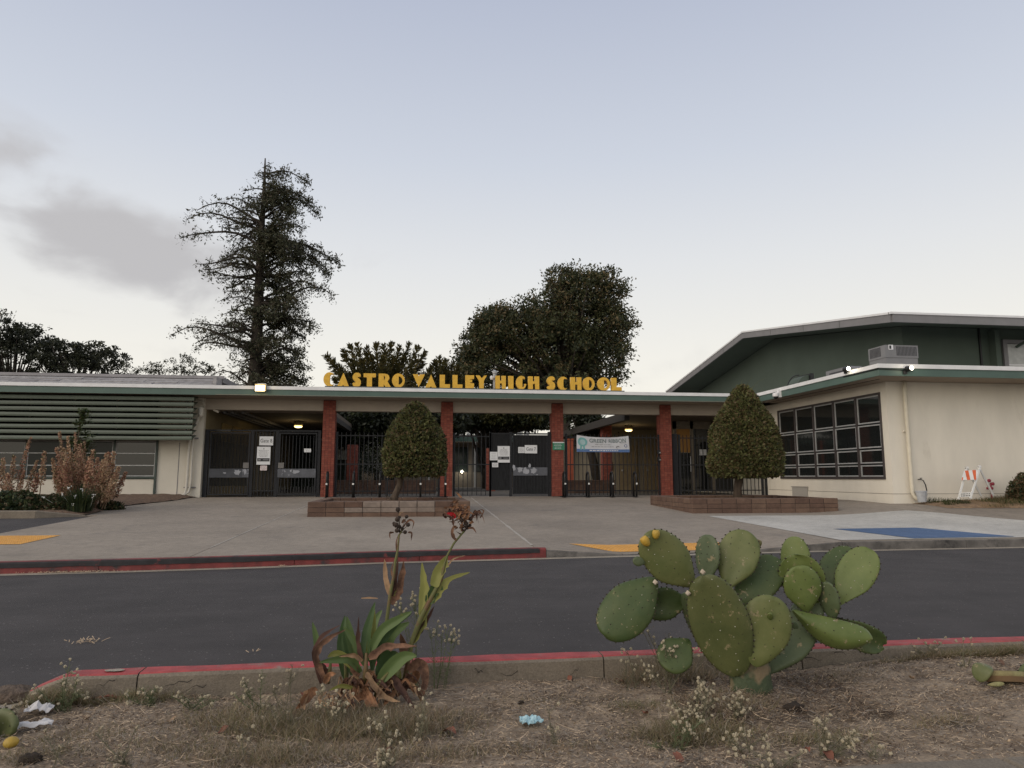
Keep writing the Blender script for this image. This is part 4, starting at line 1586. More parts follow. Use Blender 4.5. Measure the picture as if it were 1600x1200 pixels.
# bay 1 : gate 8
G8 = thing("gate", "dark double gate with screened leaves at the left end, carrying the Gate 8 sign", "gate", (-5, FY, FZ), "entrance gates and fence panels")
xs8 = [fx(322), fx(393), fx(432), fx(498)]
for x, w in zip(xs8, (.13, .10, .10, .10)):
    post(G8, x, w, 2.74)
MB().box(xs8[0] - .06, xs8[3] + .05, FY - .03, FY + .03, 2.69, 2.745).build("header_rail", M_iron, G8)
for (a, b, scr) in ((xs8[0] + .10, xs8[1] - .06, True), (xs8[2] + .06, xs8[3] - .07, False)):
    leaf = MB().box(a, a + .05, FY - .06, FY - .02, .60, 2.66).box(b - .05, b, FY - .06, FY - .02, .60, 2.66).box(a + .05, b - .05, FY - .06, FY - .02, .60, .65).box(a + .05, b - .05, FY - .06, FY - .02, 2.61, 2.66).build("gate_leaf", M_iron, G8)
    n = round((b - a) / .11)
    for i in range(1, n):
        q = link("bar", barme2, leaf)
        q.location = (a + (b - a) * i / n, FY - .035, .66)
    if scr:
        MB().box(a + .05, b - .05, FY - .050, FY - .046, .90, 2.60).build("screen", M_mesh, leaf)
    MB().box(a + .02, b - .01, FY - .075, FY - .062, 1.17, 1.46).build("kick_plate", M_plate if not scr else M_plated, leaf)
    xx = b - .10 if scr else a + .10
    MB().box(xx - .10, xx + .10, FY - .085, FY - .076, 1.18, 1.44).build("lock_plate", M_plate, leaf)
    MB().box(xx - .09, xx + .09, FY - .075, FY - .062, 1.48, 1.66).build("latch_box", mat("taupe_latch", (.16, .15, .14), rough=.5), leaf)
    for i in range(13):
        x = a + .08 + (b - a - .16) * i / 12
        q = MB().box(x - .012, x + .012, FY - .068, FY - .062, .66, .88 - (.02 if i % 2 else 0)).build("picket", M_black, leaf)
MB().box(xs8[0] + .3, xs8[0] + .75, FY - .09, FY - .04, 2.68, 2.74).build("gate_closer", M_black, G8)
bars(G8, xs8[1], xs8[2], .11)
rails(G8, xs8[1], xs8[2], (.72,))
MB().box(xs8[1] + .05, xs8[2] - .05, FY + .02, FY + .024, .75, 2.66).build("screen", mat("brown_screen", (.035, .028, .018), rough=.7, alpha=.45), G8)


def fence(label, pxa, pxb, step=.148, extra_posts=()):
    t = thing("fence_panel", label, "fence", (fx(pxa), FY, FZ), "entrance gates and fence panels")
    a, b = fx(pxa), fx(pxb)
    post(t, a, .07, 2.70)
    post(t, b, .07, 2.70)
    for e in extra_posts:
        post(t, fx(e), .055, 2.70)
    rails(t, a + .035, b - .035, (.70, 1.60, 2.56))
    bars(t, a, b, step)
    return t


F2 = fence("black bar fence panel behind the left pointed tree", 525.5, 686, extra_posts=(606,))
F3 = fence("short black bar fence panel left of the sheet metal panel", 709.5, 766)
F4 = fence("black bar fence panel carrying the ribbon banner", 885, 1030, extra_posts=())
F5 = fence("black bar fence panel between last brick column and right building", 1062, 1190)
post(F5, fx(1055), .19, 2.72)
post(F5, fx(1197), .12, 2.74)
for z in (1.75, 2.0):
    MB().box(fx(1030) - .09, fx(1030) + .05, FY - .12, FY - .036, z, z + .14).build("lock_box", M_black, F4)
    MB().box(fx(1030) - .03, fx(1030) + .03, FY - .125, FY - .1205, z + .03, z + .06).build("lock_face", M_framew, F4)

# bay 3 : gate 7
G7 = thing("gate", "black sheet metal gate with scraped band, carrying the Gate 7 sign", "gate", (2.8, FY, FZ), "entrance gates and fence panels")
xa, xm, xz = fx(766), fx(798), fx(860)
post(G7, xa, .05, 2.72)
post(G7, xm, .09, 2.74)
post(G7, xz - .02, .14, 2.76)
MB().box(xa + .03, xm - .05, FY - .012, FY, .74, 2.66).build("sheet_panel", M_panel, G7)
rails(G7, xa, xz, (2.66,), h=.05)
leaf = MB().box(xm + .06, xm + .10, FY - .06, FY - .02, .60, 2.64).box(xz - .15, xz - .10, FY - .06, FY - .02, .60, 2.64).box(xm + .10, xz - .15, FY - .06, FY - .02, .60, .64).box(xm + .10, xz - .15, FY - .06, FY - .02, 2.60, 2.64).build("gate_leaf", M_iron, G7)
MB().box(xm + .10, xz - .15, FY - .045, FY - .035, .64, 2.60).build("sheet_panel", M_panel, leaf)
n = 11
for i in range(1, n):
    x = xm + .1 + (xz - .25 - xm) * i / n
    MB().box(x - .006, x + .006, FY - .052, FY - .0455, .66, 2.59).build("panel_rib", M_iron, leaf)
MB().box(xm + .08, xz - .12, FY - .070, FY - .061, 1.24, 1.52).build("kick_plate", M_plate, leaf)
M_scrape = mat("bare_scraped_metal", (.33, .34, .37), rough=.6, var=.1)


def blob(cx, cz, w, h, seed, y, m, parent, name="scraped_patch"):
    rr = random.Random(seed)
    pts = []
    for k in range(16):
        a = 2 * PI * k / 16
        r = rr.uniform(.55, 1.05)
        pts.append((cx + w / 2 * r * math.cos(a), y, cz + h / 2 * r * math.sin(a)))
    return MB().add(pts, [tuple(range(16))]).build(name, m, parent)


for (px, py, w, h, s_) in ((812, 734, .22, .22, 1), (821, 736, .24, .28, 2), (833, 735, .24, .24, 3), (803, 731, .12, .3, 4), (827, 728, .1, .16, 5)):
    p = aty(px, py, FY)
    blob(p.x, p.z, w, h, s_, FY - .0735, M_scrape, leaf)
for (px, py, w, h, s_, lf) in ((462, 737, .30, .15, 6, G8), (456, 736, .16, .12, 7, G8), (372, 738, .26, .22, 8, G8), (352, 739, .14, .06, 9, G8), (384, 737, .10, .20, 10, G8)):
    p = aty(px, py, FY)
    blob(p.x, p.z, w, h, s_, FY - .0895, M_scrape, lf)


# signs on the gates
def sheet_sign(name, label, cat, px0, px1, py0, py1, y=FY - .10, m=M_paper, group=None):
    a, b = aty(px0, py1, y), aty(px1, py0, y)
    t = thing(name, label, cat, ((a.x + b.x) / 2, y, a.z), group)
    MB().box(a.x, b.x, y, y + .008, a.z, b.z).build("board", m, t)
    return t, a, b


def lines(t, a, b, y, z0, z1, n, m=M_inkg, seed=0, lo=.12, hi=.88, h=.012):
    rr = random.Random(seed)
    W = b.x - a.x
    for i in range(n):
        z = z1 - (z1 - z0) * (i + .5) / n
        e = rr.uniform(0, .12)
        mb = MB()
        x = a.x + W * (lo + e)
        xe = a.x + W * (hi - e)
        while x < xe:
            w = rr.uniform(.02, .06)
            mb.box(x, min(xe, x + w), y - .0025, y - .0005, z - h / 2, z + h / 2)
            x += w + .012
        mb.build("text_line", m, t)


t, a, b = sheet_sign("gate_sign", "white board lettered Gate 8 on the left gate", "sign", 405, 427.2, 682, 695.8)
text_part("lettering", "Gate 8", .175, M_ink, t, ((a.x + b.x) / 2, a_y := (FY - .102), (a.z + b.z) / 2), .002, sx=.80, bold=.0)
t, a, b = sheet_sign("gate_sign", "white board lettered Gate 7 on the black sheet gate", "sign", 820, 839.2, 695.5, 708.3, y=FY - .085)
text_part("lettering", "Gate 7", .165, M_ink, t, ((a.x + b.x) / 2, FY - .087, (a.z + b.z) / 2), .002, sx=.74, bold=.0)
for (lab, r_, s_) in (("tall white notice with black strip under the Gate 8 sign", (400.6, 423, 698, 726), 1), ("tall white notice with black strip left of the Gate 7 sign", (777.5, 796.6, 697, 722.7), 2)):
    yy = FY - .11 if s_ == 1 else FY - .07
    t, a, b = sheet_sign("notice_board", lab, "notice", *r_, y=yy)
    H = b.z - a.z
    MB().box(a.x + .02, b.x - .02, yy - .003, yy - .0005, a.z + H * .18, a.z + H * .36).build("black_strip", M_ink, t)
    MB().lathe(((a.x + b.x) / 2, yy - .004, b.z - .07), [(.001, .003), (.022, .003), (.022, 0)], 8, axis='y').build("emblem", M_inkg, t)
    lines(t, a, b, yy, a.z + H * .42, a.z + H * .82, 6, seed=s_)
    MB().box(a.x + .05, a.x + .13, yy - .005, yy - .0032, a.z + H * .23, a.z + H * .31).box(a.x + .2, b.x - .05, yy - .005, yy - .0032, a.z + H * .25, a.z + H * .29).build("strip_print", M_inkg, t)
for (lab, r_, s_, yy) in (("small pinkish paper below the tall notice near Gate 8", (406.3, 417.2, 727.5, 735), 3, FY - .10),
                          ("small paper notice on the right leaf below the ceiling lamp", (475, 486, 701, 706.5), 4, FY - .085),
                          ("square white paper beside the tall notice at Gate 7", (765.5, 777.2, 706, 719.2), 5, FY - .06),
                          ("small pale paper under the square one at Gate 7", (769, 778.5, 723, 730), 6, FY - .06),
                          ("small printed paper touching the Gate 7 sign", (809.7, 819.6, 698.5, 707.8), 7, FY - .085)):
    t, a, b = sheet_sign("paper_notice", lab, "notice", *r_, y=yy, m=M_paper if s_ != 3 else mat("pink_paper", (.68, .58, .57), rough=.7))
    lines(t, a, b, yy, a.z + .02, b.z - .02, 4 if s_ != 4 else 2, seed=s_, h=.01, m=M_inkg if s_ != 7 else M_ink)
t, a, b = sheet_sign("column_sign", "small green sign with white print on the third brick column", "sign", 863.5, 881.8, 690.5, 703, y=24.12, m=mat("sign_green", (.03, .20, .11), rough=.5, var=.15, scale=12))
lines(t, a, b, 24.12, a.z + .02, b.z - .05, 4, m=M_paper, seed=9, lo=.10, hi=.80, h=.012)
MB().box(a.x + .01, b.x - .01, 24.1165, 24.1195, b.z - .035, b.z - .005).build("title_bar", M_paper, t)

# ribbon banner
BY = FY - .11
ba, bb, bc, bd = aty(901, 679.5, BY), aty(982, 681, BY), aty(983.8, 706.8, BY), aty(901.2, 706, BY)
BN = thing("ribbon_banner", "white and blue vinyl banner reading GREEN RIBBON tied to the fence", "banner", (5.9, BY, 2.1))


def bpt(u, v, dy=0.0):
    top = ba.lerp(bb, u)
    bot = bd.lerp(bc, u)
    top = top + Vector((0, 0, -.075 * 4 * u * (1 - u)))
    p = bot.lerp(top, v)
    wav = .010 * math.sin(u * 17 + v * 3) + .012 * math.sin((u * 9 - v * 6)) * v
    return Vector((p.x, BY + wav - dy, p.z))


def bgrid(u0, u1, v0, v1, dy, nu=30, nv=8):
    mb = MB()
    for j in range(nv + 1):
        for i in range(nu + 1):
            mb.v.append(tuple(bpt(u0 + (u1 - u0) * i / nu, v0 + (v1 - v0) * j / nv, dy)))
    for j in range(nv):
        for i in range(nu):
            k = j * (nu + 1) + i
            mb.f.append((k, k + 1, k + nu + 2, k + nu + 1))
            mb.mi.append(0)
    return mb


bgrid(0, 1, 0, 1, 0).build("sheet", mat("banner_vinyl", (.62, .63, .66), rough=.45, var=.04), BN, smooth=True)
bgrid(0, 1, .0, .185, .004).build("blue_band", mat("banner_blue", (.09, .17, .37), rough=.45), BN, smooth=True)


def btext(s, u, v, size, m, sx=1.0, bold=0.0, name="lettering", align='LEFT'):
    W = (bb.x - ba.x)
    o = text_part(name, s, size, m, BN, (0, 0, 0), 0.0, align=align, sx=sx, bold=bold)
    H = ba.z - bd.z
    for vv in o.data.vertices:
        x, y, z = vv.co
        vv.co = bpt(u + x / W, v + z / H, .009)
    return o


M_btxt = mat("banner_text_green", (.16, .21, .21), rough=.6)
M_teal = mat("banner_teal", (.17, .42, .42), rough=.5)
btext("GREEN", .235, .735, .215, M_btxt, sx=.92, bold=.003)
btext("RIBBON", .605, .735, .205, M_btxt, sx=.86, bold=.003)
btext("SCHOOLS", .82, .60, .05, M_inkg)
rr = random.Random(2)
for (v, u0, u1, h) in ((.50, .35, .66, .035), (.36, .28, .70, .035)):
    u = u0
    while u < u1:
        w = rr.uniform(.02, .07)
        bgrid(u, min(u1, u + w), v - h / 2, v + h / 2, .009, 3, 1).build("text_line", M_inkg, BN)
        u += w + .012
u = .24
while u < .76:
    w = rr.uniform(.02, .06)
    bgrid(u, u + w, .07, .125, .010, 3, 1).build("text_line", M_paper, BN)
    u += w + .012


def bdisc(u, v, r, m, dy, n=24, star=0.0, name="emblem"):
    W = (bb.x - ba.x)
    H = ba.z - bd.z
    pts = []
    for k in range(n):
        a_ = 2 * PI * k / n
        q = r * (1 + (star if k % 2 else -star))
        pts.append(bpt(u + q * math.cos(a_) / W, v + q * math.sin(a_) / H, dy))
    return MB().add(pts, [tuple(range(n))]).build(name, m, BN)


for s_ in (-1, 1):
    c = [(.108 + s_ * .005, .50), (.108 + s_ * .035, .50), (.108 + s_ * .052, .10), (.108 + s_ * .038, .16), (.108 + s_ * .018, .10)]
    MB().add([bpt(u, v, .011) for u, v in c], [tuple(range(5))]).build("ribbon_tail", M_teal, BN)
bdisc(.108, .62, .165, M_teal, .014, 40, .08, "rosette")
bdisc(.108, .60, .10, mat("banner_pale_teal", (.36, .52, .54), rough=.5), .018, 24)
bdisc(.93, .40, .055, mat("banner_seal_blue", (.12, .15, .28), rough=.5), .012, 20)
bdisc(.93, .40, .032, M_paper, .015, 12)
MB().add([bpt(.78 + .03 * math.cos(a_), .33 + .07 * math.sin(a_), .012) for a_ in [i * .4 for i in range(12)]] + [bpt(.78 + .022 * math.cos(a_), .33 + .045 * math.sin(a_), .012) for a_ in [i * .4 for i in range(11, -1, -1)]], [tuple(range(24))]).build("emblem", M_ink, BN)

# row of black hoops along the fence foot
HP = [(510, "leftmost black bicycle hoop, against the first brick column"), (551.5, "black bicycle hoop just right of the first brick column"),
      (593, "black bicycle hoop left of the trunk of the left pointed tree"), (657, "black bicycle hoop right of the trunk of the left pointed tree"),
      (696, "black bicycle hoop in front of the second brick column"), (883, "black bicycle hoop at the right edge of the third brick column"),
      (920, "black bicycle hoop under the left part of the ribbon banner"), (958, "black bicycle hoop under the right part of the ribbon banner"),
      (994.6, "rightmost black bicycle hoop, right of the banner")]
HYY = 23.62
hz = pz(0, HYY) + .002


def hoop_parts(t, x, y):
    mb = MB()
    d = .17
    pts = [(x, y - d, hz), (x, y - d, hz + .66)] + [(x, y - d * math.cos(R(a)), hz + .66 + d * math.sin(R(a))) for a in range(15, 180, 15)] + [(x, y + d, hz + .66), (x, y + d, hz)]
    mb.tube(pts, .033, 8)
    mb.build("hoop", M_black, t, smooth=True)
    MB().box(x - .028, x + .028, y - d - .045, y - d - .034, hz + .42, hz + .475).build("reflector", mat("reflector_white", (.7, .7, .68), rough=.3), t)
    MB().box(x - .06, x + .06, y - d - .05, y + d + .05, hz, hz + .012).build("foot_plate", M_black, t)


for k, (px, lab) in enumerate(HP):
    x = aty(px, 765, HYY - .17).x
    t = thing("bicycle_hoop", lab, "bicycle rack", (x, HYY, hz), "bicycle hoops along the fence foot")
    hoop_parts(t, x, HYY)
for (a, b) in ((HP[0][0], HP[4][0]), (HP[5][0], HP[8][0])):
    xa_, xb_ = aty(a, 765, HYY - .17).x, aty(b, 765, HYY - .17).x
    t = thing("rack_rail", "low black floor rail joining the hoops " + ("behind the left planter" if a < 700 else "under the banner"), "rail", (xa_, HYY, hz))
    MB().box(xa_ - .1, xb_ + .1, HYY + .20, HYY + .25, hz, hz + .035).build("rail", M_black, t)
    for k in range(4):
        xx = xa_ + (xb_ - xa_) * (k + .5) / 4
        MB().box(xx - .05, xx + .05, HYY + .17, HYY + .28, hz - .001, hz + .008).build("foot", M_black, t)

# ================================================================== brick planters


def planter(name, label, x0, x1, y0, y1, zt, pale=()):
    t = thing(name, label, "planter", ((x0 + x1) / 2, (y0 + y1) / 2, zt - .33))
    w = .20
    zb = zt - .36
    core = MB()
    core.box(x0 + .012, x1 - .012, y0 + .012, y0 + w - .01, zb, zt - .01)
    core.box(x0 + .012, x1 - .012, y1 - w + .01, y1 - .012, zb, zt - .01)
    core.box(x0 + .012, x0 + w - .01, y0 + w - .009, y1 - w + .009, zb, zt - .01)
    core.box(x1 - w + .01, x1 - .012, y0 + w - .009, y1 - w + .009, zb, zt - .01)
    core.build("mortar_core", M_pmortar, t)
    rr = random.Random(len(label))
    hs = [(zb, zb + .125), (zb + .125, zb + .235), (zb + .235, zt)]
    bl = .395
    for r_, (za, zc_) in enumerate(hs):
        # front and back courses
        for (ya, yb2, sgn) in ((y0, y0 + w, -1), (y1 - w, y1, 1)):
            n = round((x1 - x0) / bl)
            L_ = (x1 - x0) / n
            for i in range(n):
                xa_, xb_ = x0 + i * L_, x0 + (i + 1) * L_
                g = .005
                j = rr.uniform(0, .006)
                m = M_blockp if (sgn < 0 and (r_, i) in pale) else rr.choice(M_block)
                ins = .006 if r_ == 2 else 0
                MB().bbox(xa_ + g, xb_ - g, ya + (j if sgn < 0 else 0), yb2 - (0 if sgn < 0 else j), za + g, zc_ - (g if r_ < 2 else -rr.uniform(0, .006)), .012 if r_ == 2 else .005).build("block", m, t)
        n = round((y1 - y0 - 2 * w) / bl)
        L_ = (y1 - y0 - 2 * w) / n
        for (xa_, xb_) in ((x0, x0 + w), (x1 - w, x1)):
            for i in range(n):
                ya, yb2 = y0 + w + i * L_, y0 + w + (i + 1) * L_
                g = .005
                MB().bbox(xa_ + (rr.uniform(0, .006) if xa_ == x0 else 0), xb_ - (rr.uniform(0, .006) if xa_ != x0 else 0), ya + g, yb2 - g, za + g, zc_ - (g if r_ < 2 else 0), .012 if r_ == 2 else .005).build("block", rr.choice(M_block), t)
    # soil
    mb = MB()
    nb = 16
    for j in range(nb + 1):
        for i in range(nb + 1):
            x = x0 + w - .02 + (x1 - x0 - 2 * w + .04) * i / nb
            y = y0 + w - .02 + (y1 - y0 - 2 * w + .04) * j / nb
            mb.v.append((x, y, zt - .07 + .03 * noise.noise(Vector((x * 3, y * 3, 5))) + .05 * math.exp(-((x - (x0 + x1) / 2) ** 2 + (y - (y0 + y1) / 2) ** 2) * 2)))
    for j in range(nb):
        for i in range(nb):
            k = j * (nb + 1) + i
            mb.f.append((k, k + 1, k + nb + 2, k + nb + 1))
            mb.mi.append(0)
    mb.build("soil", M_mulch, t, smooth=True)
    return t


planter("brick_planter", "long low brick planter with whitewashed blocks, holding the left pointed tree", -2.42, 1.18, 16.2, 19.35, .645, pale={(1, 3), (1, 4), (1, 5), (2, 3), (2, 4), (1, 2), (1, 6), (2, 5), (2, 6)})
planter("brick_planter", "low brown brick planter holding the right pointed tree", 6.66, 10.50, 16.75, 19.95, .66)


# ================================================================== pointed topiary trees
LT = [leafmat("topiary_leaf_a", (.105, .112, .042)), leafmat("topiary_leaf_b", (.125, .130, .048)), leafmat("topiary_leaf_c", (.15, .108, .055)), leafmat("topiary_leaf_d", (.030, .036, .017))]


def topiary(label, cx, cy, zb, zt, prof, ground, trunk, seed, nleaf, col_bias, rx=1.0):
    rg_ = np.random.default_rng(seed)
    t = thing("topiary_tree", label, "tree", (cx, cy, ground))
    hs = np.array([p[0] for p in prof])
    rs = np.array([p[1] for p in prof])
    ns = 4096
    th_ = rg_.uniform(0, 2 * PI, nleaf)
    # sample heights weighted by radius
    hh = rg_.uniform(0, 1, nleaf * 3)
    rad = np.interp(hh, hs, rs)
    keep = rg_.uniform(0, rs.max(), nleaf * 3) < rad + .12
    hh = hh[keep][:nleaf]
    nL = len(hh)
    th_ = th_[:nL]
    rad = np.interp(hh, hs, rs)
    bump = np.array([noise.noise(Vector((math.cos(a) * 2.2 + seed, math.sin(a) * 2.2, h * 5))) for a, h in zip(th_, hh)])
    bump2 = np.array([noise.noise(Vector((math.cos(a) * 9 + seed, math.sin(a) * 9, h * 20))) for a, h in zip(th_, hh)])
    r = rad * (1 + .07 * bump + .05 * bump2) - rg_.exponential(.06, nL) + .02
    under = rg_.uniform(0, 1, nL) < .10
    r = np.where(under, rad * np.sqrt(rg_.uniform(0, 1, nL)), r)
    h2 = np.where(under, rg_.uniform(-.01, .05, nL), hh)
    P = np.stack([cx + r * np.cos(th_) * rx, cy + r * np.sin(th_) * rx, zb + (zt - zb) * h2 + rg_.normal(0, .012, nL)], 1)
    out = np.stack([np.cos(th_), np.sin(th_), np.full(nL, .5)], 1)
    d = unit(out * .7 + rg_.normal(size=(nL, 3)) * .8)
    s = rg_.uniform(.022, .042, nL)[:, None]
    side = unit(np.cross(d, rg_.normal(size=(nL, 3))))
    V = diamonds(P + d * s, d * s * 1.3, side * s * .75)
    mi = rg_.choice(4, nL, p=col_bias)
    me = leaf_mesh("foliage", V, LT, mi)
    stuff(link("foliage", me, t))
    # dense inner twig mass
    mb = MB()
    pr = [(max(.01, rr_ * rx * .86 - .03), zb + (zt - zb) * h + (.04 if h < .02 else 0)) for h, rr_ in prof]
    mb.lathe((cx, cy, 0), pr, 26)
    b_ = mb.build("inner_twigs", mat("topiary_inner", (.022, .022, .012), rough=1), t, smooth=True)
    # stray shoots
    sh = MB()
    for k in range(26):
        a = rg_.uniform(0, 2 * PI)
        h = rg_.uniform(.5, 1.0)
        r0 = float(np.interp(h, hs, rs))
        p = Vector((cx + r0 * math.cos(a), cy + r0 * math.sin(a), zb + (zt - zb) * h))
        q = p + Vector((math.cos(a) * .06, math.sin(a) * .06, rg_.uniform(.06, .16)))
        sh.tube([p - Vector((0, 0, .05)), (p + q) / 2, q], [.004, .003, .002], 4)
    stuff(sh.build("stray_shoots", LT[1], t))
    mb = MB()
    mb.tube(*trunk, 12)
    mb.build("trunk", M_bark, t, smooth=True)
    return t


prof1 = [(0, .68), (.03, .77), (.12, .81), (.33, .80), (.48, .75), (.62, .67), (.77, .50), (.88, .33), (.95, .2), (1, .06)]
topiary("left pointed clipped tree with thin leaning trunk in the whitewashed planter", -.10, 17.8, 1.24, 3.03, prof1, .6,
        ([(-.62, 17.8, .55), (-.56, 17.8, .75), (-.46, 17.8, 1.0), (-.40, 17.8, 1.45)], [.13, .085, .075, .09]), 3, 26000, [.34, .26, .22, .18], rx=.92)
prof2 = [(0, .8), (.02, .9), (.06, 1.02), (.18, 1.05), (.33, 1.0), (.48, .92), (.63, .78), (.70, .67), (.775, .52), (.85, .40), (.925, .27), (.97, .18), (1, .06)]
topiary("right pointed clipped tree, the bulkier one, in the brown planter", 8.87, 18.4, 1.22, 3.70, prof2, .62,
        ([(8.60, 18.4, .56), (8.62, 18.4, .9), (8.70, 18.4, 1.3)], [.125, .105, .12]), 4, 46000, [.27, .33, .28, .12], rx=.91)
# thin wayward shoots at the top of the right one
t = bpy.data.objects.get("topiary_tree.001")
mb = MB()
mb.tube([(8.83, 18.35, 3.65), (8.80, 18.3, 3.78), (8.84, 18.3, 3.86)], [.006, .004, .002], 4)
mb.tube([(8.9, 18.35, 3.6), (9.05, 18.3, 3.85), (9.10, 18.3, 3.95)], [.005, .003, .002], 4)
mb.tube([(9.0, 18.35, 3.5), (9.3, 18.3, 3.82), (9.55, 18.3, 3.93)], [.005, .003, .002], 4)
mb.build("long_shoot", LT[1], t)
# sucker twigs at the left trunk
mb = MB()
rr = random.Random(9)
for k in range(14):
    a = rr.uniform(0, 2 * PI)
    p = Vector((-.62 + .06 * math.cos(a), 17.8 + .06 * math.sin(a), .62))
    mb.tube([p, p + Vector((math.cos(a) * .12, math.sin(a) * .12, rr.uniform(.05, .14)))], [.006, .002], 4)
mb.build("sucker_twigs", M_bark, bpy.data.objects["topiary_tree"])

# ================================================================== A-frame barricade and small things by the right wall
M_bw = mat("barricade_white", (.68, .68, .66), rough=.5, var=.06, scale=6, dirt=((.4, .36, .3), 6, .62, .85))
M_or = mat("barricade_orange", (.62, .12, .035), rough=.45, var=.08)
BR = thing("barricade", "white folding barricade with orange stripes leaning against the beige wall", "barricade", (14.3, 16.9, .5))
by = 16.7


def bq(px, py, y):
    p = aty(px, py, y)
    return (p.x, p.y, p.z)


legs = [((1497.5, 780), 16.45, (1510, 733), 16.75), ((1516, 779), 16.35, (1531, 731), 16.70), ((1533, 775), 17.05, (1511, 733), 16.80), ((1552, 774), 16.95, (1530, 731), 16.75)]
for (a, ya, b, yb2) in legs:
    MB().beam(bq(*a, ya), bq(*b, yb2), .045, .03, up=(0, 1, 0)).build("leg", M_bw, BR)
for (px, py, y) in ((1510.5, 731.5, 16.77), (1530, 729.5, 16.73)):
    p = aty(px, py, y)
    h = MB().lathe(p, [(.045, -.03), (.045, .03)], 10, axis='x').build("hinge", M_bw, BR)
    MB().lathe(p + Vector((-.034, 0, 0)), [(.012, -.003), (.012, .002)], 8, axis='x').build("bolt", M_black, h)
# striped top board and lower board
c00, c10, c11, c01 = [Vector(bq(px, py, y)) for px, py, y in ((1502, 750.5, 16.56), (1525, 750, 16.52), (1529, 734.5, 16.68), (1505.5, 736, 16.70))]
nrm = (c10 - c00).cross(c01 - c00).normalized() * .012


def bpatch(u0, u1, v0, v1, off, m, name, sk=0.0, thick=.012, parent=BR):
    P = lambda u, v: (c00 * (1 - u) * (1 - v) + c10 * u * (1 - v) + c11 * u * v + c01 * (1 - u) * v)
    q = [P(max(0, min(1, u0 + sk)), v0), P(max(0, min(1, u1 + sk)), v0), P(max(0, min(1, u1)), v1), P(max(0, min(1, u0)), v1)]
    n_ = nrm.normalized()
    vs = [p + n_ * off for p in q] + [p + n_ * (off + thick) for p in q]
    return MB().add(vs, [(0, 3, 2, 1), (4, 5, 6, 7), (0, 1, 5, 4), (1, 2, 6, 5), (2, 3, 7, 6), (3, 0, 4, 7)]).build(name, m, parent, recalc=True)


board = bpatch(0, 1, 0, 1, 0, M_bw, "striped_board")
for (u0, u1) in ((.08, .30), (.56, .80)):
    bpatch(u0, u1, 0, 1, .0125, M_or, "orange_stripe", sk=.30, thick=.002, parent=board)
bpatch(-.02, .06, 0, .3, .0125, M_or, "orange_stripe", sk=.03, thick=.002, parent=board)
a, b = Vector(bq(1498.5, 773.5, 16.44)), Vector(bq(1518, 772.5, 16.36))
lb = MB().beam((a + b) / 2 - (b - a) / 2, (a + b) / 2 + (b - a) / 2, .02, .115).build("lower_board", M_bw, BR)
rr = random.Random(6)
for row in range(2):
    for k in range(6):
        p = a.lerp(b, .14 + .75 * k / 6)
        w = rr.uniform(.012, .024)
        MB().box(p.x, p.x + w, p.y - .020, p.y - .012, p.z + (.012 if row == 0 else -.035), p.z + (.034 if row == 0 else -.013)).build("print_mark", M_ink, lb)
# red flower sign thing hanging beside
VL = thing("red_valve", "small dark red valve wheels on a pipe beside the barricade", "valve", (15.0, 17.3, .75))
M_vred = mat("valve_red", (.26, .03, .05), rough=.5)
for (px, py, r_) in ((1545.5, 751, .045), (1551, 756, .045), (1549.5, 763, .04), (1543.5, 763, .035)):
    p = aty(px, py, 17.3)
    MB().lathe(p, [(.01, -.03), (r_, -.02), (r_, .02), (.01, .03)], 9, axis='y').build("wheel", M_vred, VL)
p = aty(1548, 757, 17.34)
MB().tube([(p.x, 17.34, .55), (p.x, 17.34, p.z + .05)], .02, 8).build("pipe", M_vred, VL)
# bucket and hose bib
p = aty(1439, 783, 17.2)
BK = thing("bucket", "grey plastic bucket at the foot of the downpipe", "bucket", (p.x, 17.18, p.z))
zb_ = pz(13.2, 17.0) - .05
MB().lathe((p.x, 17.16, p.z - .02), [(.10, 0), (.13, .26), (.14, .26), (.14, .29), (.125, .29), (.10, .02)], 16).build("pail", mat("bucket_grey", (.40, .42, .45), rough=.45), BK)
MB().tube([(p.x - .135, 17.16, p.z + .25), (p.x - .05, 17.0, p.z + .14), (p.x + .06, 17.0, p.z + .14), (p.x + .135, 17.16, p.z + .25)], .006, 6).build("handle", M_framew, BK)
HB = thing("hose_bib", "curved hose tap pipe on the wall above the bucket", "tap", (p.x, 17.4, 1.0))
q = aty(1438, 749, 17.36)
MB().tube([(q.x, 17.44, q.z), (q.x, 17.34, q.z), (q.x + .06, 17.33, q.z - .03), (q.x + .12, 17.33, q.z - .16), (q.x + .14, 17.33, q.z - .30)], .014, 7).build("pipe", M_black, HB, smooth=True)
MB().lathe((q.x, 17.33, q.z + .02), [(.03, 0), (.03, .02)], 8).build("tap_handle", M_black, HB)

# ================================================================== vegetation: trees


def interp(prof, z):
    if z <= prof[0][0]:
        return prof[0][1]
    for (a, va), (b, vb) in zip(prof, prof[1:]):
        if z <= b:
            return va + (vb - va) * (z - a) / (b - a)
    return prof[-1][1]


M_trunkd = mat("dark_trunk", (.040, .031, .024), rough=.95, var=.3, scale=6)
RW = [leafmat("redwood_leaf_a", (.045, .050, .026), tr=.15), leafmat("redwood_leaf_b", (.070, .070, .038), tr=.15), leafmat("redwood_leaf_c", (.060, .046, .026), tr=.15)]
TX, TY = -10.87, 48.0
t = thing("redwood_tree", "tall ragged conifer with bare leader rising behind the Gate 8 canopy", "tree", (TX, TY, .53))
mb = MB()
mb.tube([(TX, TY, .5), (TX, TY, 6), (TX + .02, TY, 12), (TX - .02, TY, 17), (TX + .03, TY, 20.5), (TX, TY, 23.0)], [.52, .44, .34, .23, .13, .04], 12)
mb.build("trunk", M_trunkd, t, smooth=True)
sc = 48.0 / 1100


